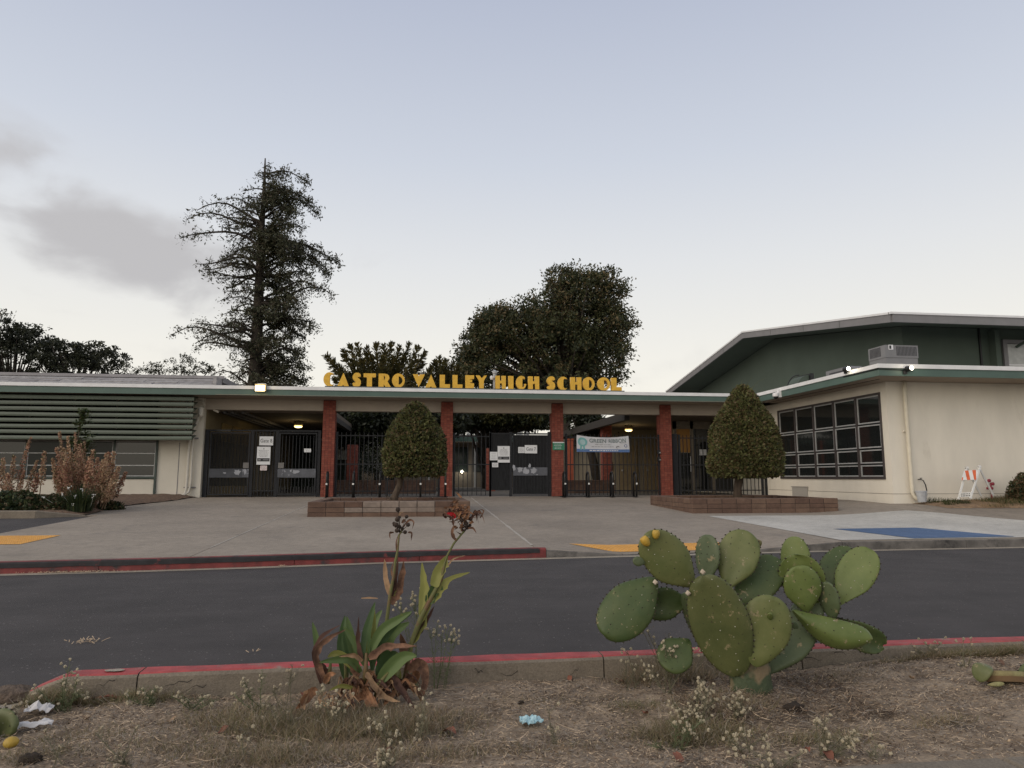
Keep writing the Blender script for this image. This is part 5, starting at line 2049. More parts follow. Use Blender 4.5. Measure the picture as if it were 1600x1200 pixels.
def zz_of(py):
    return aty(405, py, TY).z


LEFT = [(248, .1), (262, .9), (285, 1.6), (300, 2.0), (313, 3.6), (330, 2.6), (355, 4.4), (385, 4.8), (400, 4.8), (425, 4.0), (455, 2.9), (490, 2.3), (508, 4.8), (518, 5.4), (532, 3.0), (555, 2.9), (580, 3.2), (610, 3.3)]
RIGHT = [(248, .1), (262, 1.5), (285, 2.5), (310, 3.1), (340, 3.4), (362, 3.0), (385, 4.4), (402, 4.9), (425, 4.2), (455, 3.9), (475, 4.9), (500, 3.9), (530, 4.2), (560, 4.2), (610, 3.8)]
BR_ = MB()
P_, U_, V_ = [], [], []
rg_ = np.random.default_rng(21)
rr = random.Random(21)
specials = [(345, PI, 4.2), (362, PI, 5.0), (392, PI, 5.4), (407, 0, 5.0), (268, 0, 2.9), (478, 0, 4.9), (545, PI, 5.6), (548, PI - .3, 4.6), (556, PI, 3.9), (300, 0, 3.3), (330, 0, 3.5), (430, 0, 4.5)]
branches = []
py = 256
while py < 640:
    u = (py - 250) / 350
    for k in range(2 if py < 300 else 3):
        az = rr.uniform(0, 2 * PI)
        branches.append((py + rr.uniform(-3, 3), az, None))
    py += 7.4 - 1.2 * u
branches += specials
leafd = []
for (py, az, Ln) in branches:
    z = zz_of(py)
    c = math.cos(az)
    env = interp(RIGHT, py - 8) if c > 0 else interp(LEFT, py - 10)
    dens = 1.0 if c > -.2 else .5
    L_ = Ln if Ln else env * rr.uniform(.55, 1.0) * (abs(c) * .95 + (1 - abs(c)) * .75)
    if L_ < .3:
        continue
    rise = (rr.uniform(-.10, .50) if py > 300 else rr.uniform(-.15, .10)) if Ln is None else (.30 if py > 300 else .02)
    # branches sag then lift at the tip
    pts = []
    ph = rr.uniform(0, 6)
    for i in range(8):
        s = i / 7
        wob = .22 * math.sin(ph + s * 6)
        hz_ = rise * L_ * math.sin(s * PI * .7) - .12 * L_ * s * s + wob * L_ * .25
        az2 = az + .15 * math.sin(ph + 3 * s)
        pts.append(Vector((TX + math.cos(az2) * L_ * s, TY + math.sin(az2) * L_ * s, z + hz_)))
    r0 = min(.10, .022 * L_ + .01)
    BR_.tube(pts, [r0 * (1 - .8 * i / 7) + .008 for i in range(8)], 5)
    nt_ = int(L_ * (10 if dens > .9 else 7.5))
    for j in range(nt_):
        s = rr.uniform(.12, 1) ** .8
        f = s * 7
        i = min(6, int(f))
        b0 = pts[i].lerp(pts[i + 1], f - i)
        sd = rr.choice((-1, 1))
        taz = az + sd * rr.uniform(.4, 1.3)
        tl = rr.uniform(.25, .85) * (1 - .45 * s) * min(1.3, .5 + L_ / 4)
        e = b0 + Vector((math.cos(taz) * tl, math.sin(taz) * tl, rr.uniform(-1.15, .75) * tl))
        BR_.tube([b0, (b0 + e) / 2 + Vector((0, 0, .05)), e], [.011, .008, .005], 3, caps=False)
        n = int((15 if dens > .9 else 4.5) * tl / .5 * rr.uniform(.6, 1.4)) + 2
        for q in range(n):
            g = rr.uniform(.1, 1.1)
            p = b0.lerp(e, g) + Vector((rr.gauss(0, .12), rr.gauss(0, .12), rr.gauss(-.05, .16)))
            leafd.append((p, Vector((rr.gauss(0, 1), rr.gauss(0, 1), rr.gauss(-.4, .9))).normalized()))
P = np.array([tuple(a) for a, b in leafd])
D = np.array([tuple(b) for a, b in leafd])
n = len(P)
S = unit(np.cross(D, rg_.normal(size=(n, 3))))
s = rg_.uniform(.06, .15, n)[:, None]
me = leaf_mesh("foliage", diamonds(P, D * s, S * s * .34), RW, rg_.choice(3, n, p=[.5, .32, .18]))
stuff(link("foliage", me, t))
BR_.build("branches", M_trunkd, t)
print("redwood leaves", n)


def crown_tree(name, label, base, trunk_pts, trunk_r, blobs, mats, probs, nclump, per, leaf, seed, clump_r=.5, limb=True, group=None, aspect=.45, hollow=.55, low=None):
    """blobs: ellipsoids (cx,cy,cz,rx,ry,rz,weight). Leaf clumps stand on the outer part of each."""
    rg2 = np.random.default_rng(seed)
    rr = random.Random(seed)
    t = thing(name, label, "tree", base, group)
    mb = MB()
    mb.tube(trunk_pts, trunk_r, 10)
    top = Vector(trunk_pts[-1])
    w = np.array([b[6] for b in blobs], float)
    w /= w.sum()
    C = []
    for k in range(nclump):
        b = blobs[rg2.choice(len(blobs), p=w)]
        d = rg2.normal(size=3)
        d /= np.linalg.norm(d)
        r = hollow + (1 - hollow) * rg2.uniform() ** .7
        p = np.array(b[:3]) + d * np.array(b[3:6]) * r
        if low is not None and p[2] < low:
            p[2] = low + rg2.uniform(0, .6)
        C.append(p)
        if limb and k % 9 == 0:
            m = top.lerp(Vector(p), .5) + Vector((0, 0, -.2))
            mb.tube([Vector(trunk_pts[-2]).lerp(top, rr.uniform(.1, 1)), m, Vector(p)], [trunk_r[-1] * .55, trunk_r[-1] * .3, .015], 5)
    mb.build("trunk", M_trunkd, t, smooth=True)
    C = np.array(C)
    ctr = np.array([sum(b[i] * ww for b, ww in zip(blobs, w)) for i in range(3)])
    cr_ = clump_r * rg2.uniform(.5, 1.3, nclump)
    idx = np.repeat(np.arange(nclump), per)
    n = len(idx)
    off = np.clip(rg2.normal(size=(n, 3)), -1.5, 1.5) * cr_[idx][:, None] * np.array([.62, .62, .42])
    P = C[idx] + off
    D = unit(rg2.normal(size=(n, 3)) + unit(off) * .6 + unit(P - ctr) * .3)
    S = unit(np.cross(D, rg2.normal(size=(n, 3))))
    s = (rg2.uniform(.6, 1.3, n) * leaf)[:, None]
    tone = rg2.choice(len(mats), nclump, p=probs)
    mi = np.where(rg2.uniform(size=n) < .6, tone[idx], rg2.choice(len(mats), n, p=probs))
    me = leaf_mesh("crown", diamonds(P, D * s, S * s * aspect), mats, mi)
    stuff(link("crown", me, t))
    return t


def PB(px, py, y, rpx, rpy=None, ry=None, w=1.0):
    """an ellipsoid whose middle is seen at (px,py) with radii given in photo pixels"""
    p = aty(px, py, y)
    k = math.hypot(p.x, p.y) / 1100 * .97
    rx = rpx * k
    rz = (rpy or rpx) * k
    return (p.x, p.y, p.z, rx, ry or rx, rz, w)


BT = [leafmat("broadleaf_a", (.045, .052, .022), tr=.2), leafmat("broadleaf_b", (.070, .074, .030), tr=.2), leafmat("broadleaf_c", (.150, .112, .055), tr=.2), leafmat("broadleaf_d", (.026, .032, .016), tr=.1)]
Yb = 55
bl = [PB(905, 465, Yb, 62, 48, 4.0, 1.2), PB(940, 455, Yb, 40, 36, 3, .6), PB(880, 440, Yb, 34, 24, 3, .4), PB(958, 510, Yb, 34, 40, 3, .7), PB(800, 520, Yb, 70, 40, 4.5, 1.3), PB(755, 545, Yb, 42, 34, 3, 1.0), PB(735, 575, Yb, 24, 30, 3, .6), PB(775, 505, Yb, 34, 26, 3, .6), PB(830, 500, Yb, 45, 40, 4, .7), PB(870, 540, Yb, 80, 46, 5, 1.6), PB(940, 570, Yb, 44, 36, 4, .8), PB(760, 580, Yb, 46, 30, 4, .6), PB(860, 600, Yb, 90, 40, 5, 1.2), PB(900, 505, Yb, 75, 50, 4.5, 1.2)]
p = aty(880, 640, Yb)
crown_tree("broadleaf_tree", "large dark broadleaf tree with two-stepped crown behind the SCHOOL letters", (p.x, Yb, .53),
           [(p.x, Yb, .5), (p.x + .1, Yb, 4), (p.x + .2, Yb, 8)], [.6, .5, .35], bl, BT, [.36, .30, .18, .16], 1380, 62, .135, 31, .70, low=7.5)
# brownish leafy top, lightly clad
# leaning limb tree seen under the canopy
PT = [leafmat("palmy_leaf_a", (.085, .075, .024), tr=.25), leafmat("palmy_leaf_b", (.050, .048, .020), tr=.2), leafmat("palmy_leaf_c", (.115, .088, .028), tr=.25)]
# tree with upswept frond-like boughs behind the word CASTRO
rr = random.Random(41)
rg_ = np.random.default_rng(41)


def frond_tree(label, cpx, cpy, Yp, spread, tops, seed, tilt=1.0):
    rr = random.Random(seed)
    rg2 = np.random.default_rng(seed)
    root = aty(cpx, cpy, Yp)
    t = thing("frond_tree", label, "tree", (root.x, Yp, .53))
    mb = MB()
    mb.tube([(root.x, Yp, .5), (root.x, Yp, root.z - 1)], [.3, .22], 8)
    LP, LD = [], []
    for (px, py, yy) in tops:
        e = aty(px, py, yy)
        s0 = Vector((root.x + rr.uniform(-.4, .4), Yp, root.z - 1.2))
        m = s0.lerp(e, .55) + Vector((0, 0, -.35))
        pts = []
        for i in range(9):
            q = i / 8
            pts.append(s0.lerp(m, q).lerp(m.lerp(e, q), q))
        mb.tube(pts, [.07 * (1 - q / 9) + .012 for q in range(9)], 5)
        for j in range(520):
            q = rr.uniform(.3, 1.0)
            i = min(7, int(q * 8))
            b0 = pts[i].lerp(pts[i + 1], q * 8 - i)
            d = (pts[i + 1] - pts[i]).normalized()
            w = .42 * math.sin(min(1, (1.08 - q) * 2.0) * PI / 2) + .06
            o_ = Vector((rr.gauss(0, 1), rr.gauss(0, 1), rr.gauss(0, 1)))
            o_ = (o_ - d * o_.dot(d)).normalized()
            LP.append(b0 + o_ * w * rr.random())
            LD.append((o_ * .9 + d * .8 + Vector((0, 0, .1))).normalized())
    mb.build("trunk", M_trunkd, t)
    P = np.array([tuple(a) for a in LP])
    D = np.array([tuple(a) for a in LD])
    n = len(P)
    S = unit(np.cross(D, rg2.normal(size=(n, 3))))
    s = rg2.uniform(.09, .18, n)[:, None]
    stuff(link("fronds", leaf_mesh("fronds", diamonds(P, D * s, S * s * .3), PT, rg2.choice(3, n, p=[.35, .45, .2])), t))
    return t


tops = []
for (px, py) in ((508, 553), (518, 562), (535, 545), (546, 538), (558, 536), (572, 541), (588, 534), (600, 537), (612, 534), (625, 540), (640, 536), (655, 540), (666, 548), (530, 575), (548, 560), (565, 560), (580, 555), (598, 556), (615, 556), (632, 556), (650, 560), (662, 566), (520, 590), (545, 585), (570, 580), (595, 580), (620, 580), (645, 585), (670, 585), (676, 572)):
    tops.append((px, py, 42 + rr.uniform(-1.5, 1.5)))
frond_tree("bushy tree with upswept golden green boughs behind the word CASTRO", 595, 625, 42, 1, tops, 5)
tops = [(px, py, 44 + rr.uniform(-1, 1)) for px, py in ((678, 562), (686, 556), (697, 560), (706, 566), (716, 570), (672, 575), (690, 572), (702, 580), (716, 585), (684, 590), (728, 590))]
frond_tree("smaller golden green tree behind the word VALLEY", 700, 625, 44, 1, tops, 6)

# oaks at the far left
Yo = 60
OK_ = [leafmat("oak_leaf_a", (.026, .030, .018), tr=.15), leafmat("oak_leaf_b", (.040, .044, .024), tr=.15)]
p = aty(20, 600, Yo)
crown_tree("oak_tree", "dark oak crown at the left edge above the low roof", (p.x, Yo, .5), [(p.x, Yo, .5), (p.x, Yo, 7)], [.4, .3],
           [PB(15, 520, Yo, 30, 26, 3, 1), PB(45, 535, Yo, 28, 22, 3, 1), PB(-20, 530, Yo, 40, 30, 3, 1), PB(20, 560, Yo, 70, 30, 3, 1.5)], OK_, [.6, .4], 260, 46, .12, 51, .42, aspect=.5)
p = aty(120, 600, Yo)
crown_tree("oak_tree", "second dark oak with broken outline left of the tall conifer", (p.x, Yo, .5), [(p.x, Yo, .5), (p.x, Yo, 7)], [.4, .3],
           [PB(95, 555, Yo, 26, 20, 3, .8), PB(130, 552, Yo, 26, 18, 3, .9), PB(165, 558, Yo, 26, 20, 3, .9), PB(85, 540, Yo, 12, 8, 2, .25), PB(120, 580, Yo, 70, 22, 3, 1.5)], OK_, [.6, .4], 220, 44, .12, 52, .40, aspect=.5)
SH = [leafmat("far_shrub_a", (.035, .040, .022), tr=.2), leafmat("far_shrub_b", (.055, .056, .032), tr=.2)]
p = aty(262, 600, 52)
crown_tree("far_shrub", "thin row of airy shoots showing over the roof beside the conifer", (p.x, 52, .5), [(p.x, 52, .5), (p.x, 52, 5)], [.2, .15],
           [PB(205, 578, 52, 10, 12, 1, .3), PB(235, 578, 52, 14, 10, 1, .5), PB(262, 575, 52, 16, 14, 1, .7), PB(290, 570, 52, 14, 16, 1, .8), PB(316, 578, 52, 14, 12, 1, .6), PB(270, 595, 52, 75, 8, 1.2, .6)], SH, [.5, .5], 120, 26, .075, 53, .26)

# courtyard greenery seen below the canopy beam
CG = [leafmat("court_leaf_a", (.030, .038, .014), tr=.2), leafmat("court_leaf_b", (.060, .058, .020), tr=.25), leafmat("court_leaf_c", (.016, .020, .010), tr=.1)]
Yq = 40
p = aty(760, 700, Yq)
crown_tree("courtyard_tree", "green leafy tree filling the gap over the Gate 7 fence", (p.x, Yq, .53), [(p.x, Yq, .5), (p.x, Yq, 3.5)], [.25, .2],
           [PB(735, 655, Yq, 40, 22, 2, 1), PB(780, 650, Yq, 40, 24, 2, 1), PB(822, 655, Yq, 26, 22, 2, .8), PB(836, 662, Yq, 16, 14, 1, .3)], CG, [.4, .32, .28], 420, 60, .12, 61, .5, low=4.1)
p = aty(610, 700, 36)
crown_tree("courtyard_tree", "very dark tree mass filling the second bay above the fence", (p.x, 36, .53), [(p.x, 36, .5), (p.x, 36, 3.5)], [.25, .2],
           [PB(560, 662, 36, 50, 34, 3, 1), PB(640, 662, 36, 50, 34, 3, 1), PB(600, 690, 37, 70, 26, 3, 1), PB(690, 660, 36, 30, 24, 2, .6)], [CG[2], CG[0]], [.8, .2], 460, 60, .13, 62, .55, low=2.9)
p = aty(925, 700, 34)
crown_tree("courtyard_tree", "dark tree with leaning trunk behind the ribbon banner", (p.x, 34, .53),
           [(p.x + .35, 34, .5), (p.x - .1, 34, 2.6), (p.x - 1.0, 34, 4.4), (p.x - 1.3, 34, 5.2)], [.25, .2, .16, .12],
           [PB(918, 668, 34, 18, 22, 1, 1), PB(935, 672, 34, 12, 26, 1, .8), PB(908, 648, 34, 16, 8, 1, .3)], [CG[2], CG[0]], [.7, .3], 130, 50, .10, 63, .4, limb=False)
p = aty(590, 720, 33)
t = thing("flowering_shrub", "pale twiggy shrub behind the second fence bay", "shrub", (p.x, 33, .53))
rg2 = np.random.default_rng(4)
n = 2600
P = np.array([p.x, 33, 1.9]) + rg2.normal(size=(n, 3)) * np.array([.42, .3, .38])
D = unit(rg2.normal(size=(n, 3)))
S = unit(np.cross(D, rg2.normal(size=(n, 3))))
s = rg2.uniform(.03, .06, n)[:, None]
stuff(link("foliage", leaf_mesh("foliage", diamonds(P, D * s, S * s * .4), [leafmat("pale_twig", (.20, .20, .17), tr=.2), CG[0]], rg2.choice(2, n, p=[.4, .6])), t))
MB().tube([(p.x, 33, .5), (p.x, 33, 1.8)], [.05, .02], 6).build("stem", M_trunkd, t)

# ================================================================== planting bed on the left
FS = [leafmat("flower_spike_a", (.37, .22, .145), tr=.2), leafmat("flower_spike_b", (.27, .13, .09), tr=.2), leafmat("flower_spike_c", (.46, .33, .21), tr=.2), leafmat("spike_green", (.10, .10, .045), tr=.2)]
M_stem = mat("dry_stem", (.16, .10, .06), rough=.9)


def spike(mb, LP, base, tip, r, rr, n):
    mid = base.lerp(tip, .5) + Vector((rr.uniform(-.04, .04), rr.uniform(-.04, .04), 0))
    pts = [base.lerp(mid, q / 4).lerp(mid.lerp(tip, q / 4), q / 4) for q in range(5)]
    mb.tube(pts, [.012, .010, .009, .007, .004], 4)
    for k in range(n):
        q = rr.uniform(.25, 1.0)
        i = min(3, int(q * 4))
        p = pts[i].lerp(pts[i + 1], q * 4 - i)
        a = rr.uniform(0, 2 * PI)
        rad = r * (1.05 - .65 * max(0, q - .5) * 2) * rr.uniform(.3, 1)
        LP.append(p + Vector((math.cos(a) * rad, math.sin(a) * rad, rr.uniform(-.01, .02))))


def spike_shrub(label, spikes, seed, per=230, group=None):
    rr = random.Random(seed)
    rg2 = np.random.default_rng(seed)
    bx = sum(s[0][0] for s in spikes) / len(spikes)
    t = thing("flower_spike_shrub", label, "shrub", (bx, spikes[0][0][1], .45), group)
    allb = []
    for (b, e, r) in spikes:
        LP = []
        mb = MB()
        spike(mb, LP, Vector(b), Vector(e), r * 1.25, rr, int(per * 1.7))
        n = len(LP)
        P = np.array([tuple(v) for v in LP])
        D = unit(rg2.normal(size=(n, 3)) + np.array([0, 0, .3]))
        S = unit(np.cross(D, rg2.normal(size=(n, 3))))
        s = rg2.uniform(.016, .030, n)[:, None]
        pr = [[.45, .25, .25, .05], [.3, .5, .1, .1], [.3, .1, .5, .1]][rr.randrange(3)]
        o = link("flower_spike", leaf_mesh("flower_spike", diamonds(P, D * s, S * s * .7), FS, rg2.choice(4, n, p=pr)), t)
        stuff(o)
        mb.build("stem", M_stem, t)
    return t


def spk(px0, py0, px1, py1, y, r=.06, dy=0.0):
    return (tuple(aty(px0, py0, y)), tuple(aty(px1, py1, y + dy)), r)


L1 = [spk(8, 785, 5, 716, 18.4, .07), spk(14, 790, 22, 712, 18.6, .07), spk(22, 780, 48, 683, 18.7, .06), spk(28, 790, 38, 735, 18.4, .05), spk(38, 785, 58, 720, 18.8, .06),
      spk(0, 785, -8, 700, 18.4, .07), spk(62, 775, 70, 706, 18.6, .07), spk(50, 780, 58, 740, 18.3, .06), spk(12, 785, 12, 740, 18.2, .09), spk(-10, 785, -22, 715, 18.4, .08)]
spike_shrub("rusty flower spikes at the far left edge of the planting bed", L1, 7, 200)
L2 = []
rr = random.Random(17)
for (px, py) in ((93, 675), (106, 682), (117, 676), (100, 700), (88, 700), (110, 706), (125, 694), (132, 690), (128, 712), (145, 703), (140, 715), (152, 716), (166, 708), (158, 722), (172, 734), (115, 722), (100, 725), (90, 728), (82, 716), (135, 732), (148, 735), (160, 742), (122, 738), (108, 742), (95, 745), (150, 750), (170, 750), (84, 742), (197, 738), (178, 758), (140, 752), (126, 755)):
    b = rr.uniform(.45, .75)
    L2.append(spk(130 + (px - 130) * b, 792, px, py, 18.6 + rr.uniform(-.7, .6), .075 if py > 690 else .055))
for k in range(44):
    px = rr.uniform(82, 188)
    py = rr.uniform(705, 765)
    L2.append(spk(130 + (px - 130) * .6, 795, px, py, 18.6 + rr.uniform(-.8, .7), .09))
spike_shrub("dense mound of rusty flower spikes in front of the louvred wing", L2, 8, 260)
# leafy sapling in the bed
p = aty(115, 745, 19.3)
t = thing("young_tree", "slender leafy sapling rising in front of the louvres", "sapling", (p.x, 19.3, .45))
MB().tube([(p.x, 19.3, .4), (p.x + .02, 19.3, 1.6), (p.x + .05, 19.3, 2.9)], [.025, .018, .006], 6).build("stem", M_bark, t)
rg2 = np.random.default_rng(77)
LPp, LDd = [], []
rr = random.Random(77)
mb = MB()
for k in range(60):
    q = rr.uniform(.42, 1)
    z0 = .4 + 2.5 * q
    az = rr.uniform(0, 2 * PI)
    L_ = (.16 + .48 * (1 - q)) * rr.uniform(.6, 1.1)
    b0 = Vector((p.x + .03, 19.3, z0))
    e = b0 + Vector((math.cos(az) * L_ + .06, math.sin(az) * L_, .25 * L_))
    mb.tube([b0, e], [.006, .003], 4)
    for j in range(18):
        g = rr.uniform(.2, 1.05)
        LPp.append(tuple(b0.lerp(e, g) + Vector((rr.gauss(0, .03), rr.gauss(0, .03), rr.gauss(0, .03)))))
        LDd.append((rr.gauss(0, 1), rr.gauss(0, 1), rr.gauss(-.2, .5)))
mb.build("twigs", M_bark, t)
P = np.array(LPp)
D = unit(np.array(LDd))
n = len(P)
S = unit(np.cross(D, np.tile(np.array([0, 0, 1.0]), (n, 1)) + rg2.normal(size=(n, 3)) * .3))
s = rg2.uniform(.035, .07, n)[:, None]
stuff(link("foliage", leaf_mesh("foliage", diamonds(P, D * s, S * s * .5), [leafmat("sapling_leaf", (.045, .065, .022)), leafmat("sapling_leaf_b", (.070, .085, .030))], rg2.choice(2, n)), t))

# low green growth and an agapanthus-like clump
GC = [leafmat("bed_green_a", (.035, .050, .018)), leafmat("bed_green_b", (.060, .070, .028)), leafmat("bed_brown", (.11, .075, .04)), leafmat("bed_deep", (.018, .030, .014))]


def low_mound(name, label, cat, cx, cy, z, rx, ry, h, n, leaf, probs, seed, aspect=.5):
    rg2 = np.random.default_rng(seed)
    t = thing(name, label, cat, (cx, cy, z))
    u = rg2.normal(size=(n, 3))
    u = unit(u)
    u[:, 2] = np.abs(u[:, 2])
    r = rg2.uniform(.35, 1.05, n)[:, None] ** .5
    P = np.array([cx, cy, z]) + u * r * np.array([rx, ry, h]) * (1 + .18 * np.array([noise.noise(Vector((a[0] * 3, a[1] * 3, a[2] * 3 + seed))) for a in u]))[:, None]
    D = unit(rg2.normal(size=(n, 3)) + u * .7)
    S = unit(np.cross(D, rg2.normal(size=(n, 3))))
    s = (rg2.uniform(.6, 1.4, n) * leaf)[:, None]
    stuff(link("foliage", leaf_mesh("foliage", diamonds(P, D * s, S * s * aspect), GC, rg2.choice(4, n, p=probs)), t))
    mb = MB()
    rr = random.Random(seed)
    for k in range(14):
        a = rr.uniform(0, 2 * PI)
        mb.tube([(cx, cy, z - .05), (cx + math.cos(a) * rx * .7, cy + math.sin(a) * ry * .7, z + h * rr.uniform(.4, .9))], [.01, .004], 4)
    mb.build("stems", M_stem, t)
    return t


low_mound("ground_shrub", "dark green low shrub at the left edge behind the bed kerb", "shrub", aty(12, 795, 17.3).x, 17.3, .42, 1.0, .6, .45, 5200, .045, [.35, .2, .1, .35], 81)
low_mound("ground_shrub", "brownish green low shrub between the kerb and the rusty spikes", "shrub", aty(68, 798, 17.4).x, 17.5, .42, .85, .6, .36, 5200, .035, [.3, .25, .3, .15], 82)
low_mound("ground_shrub", "small dark shrub beside the path at the end of the bed", "shrub", aty(172, 790, 18.6).x, 18.6, .40, .32, .3, .22, 1300, .035, [.25, .15, .35, .25], 83)
rr = random.Random(91)
cx, cy = aty(122, 800, 17.2).x, 17.25
t = thing("strap_leaf_clump", "clump of dark strap leaves with tiny white flowers beside the bed kerb", "plant", (cx, cy, .42))
mb = MB()
for k in range(620):
    a = rr.uniform(0, 2 * PI)
    r0 = rr.uniform(0, .28)
    lean = rr.uniform(.05, .75)
    L_ = rr.uniform(.35, .72)
    b0 = Vector((cx + math.cos(a) * r0, cy + math.sin(a) * r0, .42))
    w = Vector((-math.sin(a), math.cos(a), 0)) * rr.uniform(.005, .010)
    pts = []
    for i in range(4):
        q = i / 3
        pts.append(b0 + Vector((math.cos(a) * lean * L_ * q * q * 1.1, math.sin(a) * lean * L_ * q * q * 1.1, L_ * q * (1 - lean * .45 * q))))
    o = len(mb.v)
    mi = rr.choice((0, 0, 1, 1, 2))
    for i, p in enumerate(pts):
        ww = w * (1 - .75 * i / 3)
        mb.v += [tuple(p - ww), tuple(p + ww)]
    for i in range(3):
        mb.f.append((o + 2 * i, o + 2 * i + 1, o + 2 * i + 3, o + 2 * i + 2))
        mb.mi.append(mi)
stuff(mb.build("leaves", [leafmat("strap_a", (.030, .048, .016)), leafmat("strap_b", (.018, .030, .012)), leafmat("strap_c", (.075, .085, .030))], t))
for (px, py) in ((108, 762), (118, 775), (68, 777), (129, 766), (114, 789), (98, 773), (146, 775)):
    p = aty(px, py, 17.0)
    mb = MB()
    for k in range(6):
        q = p + Vector((rr.gauss(0, .02), rr.gauss(0, .02), rr.gauss(0, .02)))
        mb.sphere(q, .012, 5, 4)
    mb.tube([(p.x, p.y, p.z), (cx + (p.x - cx) * .6, cy, .5)], .003, 3)
    mb.build("flower_head", mat("white_petal", (.62, .62, .60), rough=.7), t)

# hedge bush and grasses by the right wall
p = aty(1603, 760, 16.6)
t = low_mound("round_bush", "rounded reddish brown bush at the right edge of the picture", "bush", p.x + .12, 16.7, .48, .50, .45, .85, 6500, .035, [.15, .2, .55, .1], 84)
t["label"] = "rounded reddish brown bush in front of the beige wall, far right"


def grass(label, x0, x1, y0, y1, n, hmin, hmax, mats, probs, seed, zf, name="grass", top=True):
    rg2 = np.random.default_rng(seed)
    x = rg2.uniform(x0, x1, n)
    y = rg2.uniform(y0, y1, n)
    dn = np.array([noise.noise(Vector((a * 1.3, b * 1.6, seed))) for a, b in zip(x, y)])
    k = dn > rg2.uniform(-.5, .35, n)
    x, y = x[k], y[k]
    n = len(x)
    z = np.array([zf(a, b) for a, b in zip(x, y)])
    h = rg2.uniform(hmin, hmax, n)
    lean = rg2.normal(size=(n, 2)) * .5
    P0 = np.stack([x, y, z], 1)
    tip = P0 + np.stack([lean[:, 0] * h, lean[:, 1] * h, h], 1)
    sd = rg2.normal(size=(n, 3))
    sd[:, 2] = 0
    sd = unit(sd) * rg2.uniform(.0025, .005, n)[:, None]
    mid = P0 * .45 + tip * .55 + np.stack([0 * h, 0 * h, h * .08], 1)
    vs = blades(P0, mid, tip, sd)
    o = link(name, leaf_mesh(name, vs, mats, np.repeat(rg2.choice(len(mats), n, p=probs), 2)))
    return stuff(o)


GR = [leafmat("grass_green", (.055, .070, .024)), leafmat("grass_straw", (.28, .20, .11)), leafmat("grass_dry", (.20, .15, .09))]


def dz(x, y):
    return pz(x, y) + .04


grass("", 13.3, 14.0, 16.5, 17.35, 1500, .05, .16, [GR[0], leafmat("grass_deep", (.02, .035, .012))], [.5, .5], 3, dz)
grass("", 14.0, 17.5, 16.0, 16.8, 5000, .03, .09, GR, [.12, .55, .33], 5, dz)
grass("", 14.6, 16.2, 16.2, 17.3, 4200, .05, .17, GR, [.6, .2, .2], 6, dz)
grass("", 15.2, 17.5, 16.7, 17.4, 2500, .08, .22, GR, [.4, .25, .35], 8, dz)

# ================================================================== foreground verge


def dirt_z(x, y):
    z = .022 + .085 * sstep(1.9, 3.6, x)
    z += .030 * noise.noise(Vector((x * 1.1, y * 1.6, 3)))
    z += .016 * noise.noise(Vector((x * 4.5, y * 4.5, 9)))
    z += .008 * noise.noise(Vector((x * 14, y * 14, 1)))
    z += .030 * math.exp(-(((x - 1.8) / .35) ** 2 + ((y - 3.8) / .25) ** 2))
    z += .035 * math.exp(-(((x + .25) / .3) ** 2 + ((y - 3.85) / .22) ** 2))
    z += .05 * math.exp(-(((x + 2.25) / .22) ** 2 + ((y - 3.75) / .15) ** 2))
    if y < 2.95:
        z = z * .6 + .012
    if x < -2.05:
        z -= .03 * sstep(3.9, 4.25, y)
    return z


mb = MB()
nx_, ny_ = 300, 110
X0, X1, Y0, Y1 = -4.2, 6.5, 2.80, 4.22
for j in range(ny_ + 1):
    for i in range(nx_ + 1):
        x = X0 + (X1 - X0) * i / nx_
        yb_ = 4.20 if x > -2.0 else 3.95 + .12 * noise.noise(Vector((x * 3, 0, 0)))
        y = Y0 + (yb_ - Y0) * j / ny_
        z = dirt_z(x, y) + .005 * noise.noise(Vector((x * 40, y * 40, 1))) + .003 * noise.noise(Vector((x * 90, y * 90, 1)))
        mb.v.append((x, y, z))
for j in range(ny_):
    for i in range(nx_):
        a = j * (nx_ + 1) + i
        mb.f.append((a, a + 1, a + nx_ + 2, a + nx_ + 1))
        mb.mi.append(0)
struct(mb.build("dirt_verge", M_dirt, smooth=True))
mb = MB()
sw = bpy.data.objects.new("sidewalk", None)
COL.objects.link(sw)
sw.location = (0, 2, .05)
struct(sw)
for k in range(9):
    x0 = -5.2 + k * 1.52
    MB().bbox(x0 + .006, x0 + 1.514, .2, 2.80, -.05, .052, .012).build("slab", M_conc2, sw)
    MB().bbox(x0 + .006, x0 + 1.514, -2.4, .19, -.05, .052, .012).build("slab", M_conc2, sw)

# straw litter, chips and pebbles: nobody could count them
LIT = [mat("litter_straw", (.46, .35, .24), rough=.9, var=.2), mat("litter_brown", (.15, .10, .065), rough=.9, var=.3), mat("litter_grey", (.22, .19, .16), rough=.9, var=.2), mat("litter_dark", (.06, .042, .032), rough=.95)]


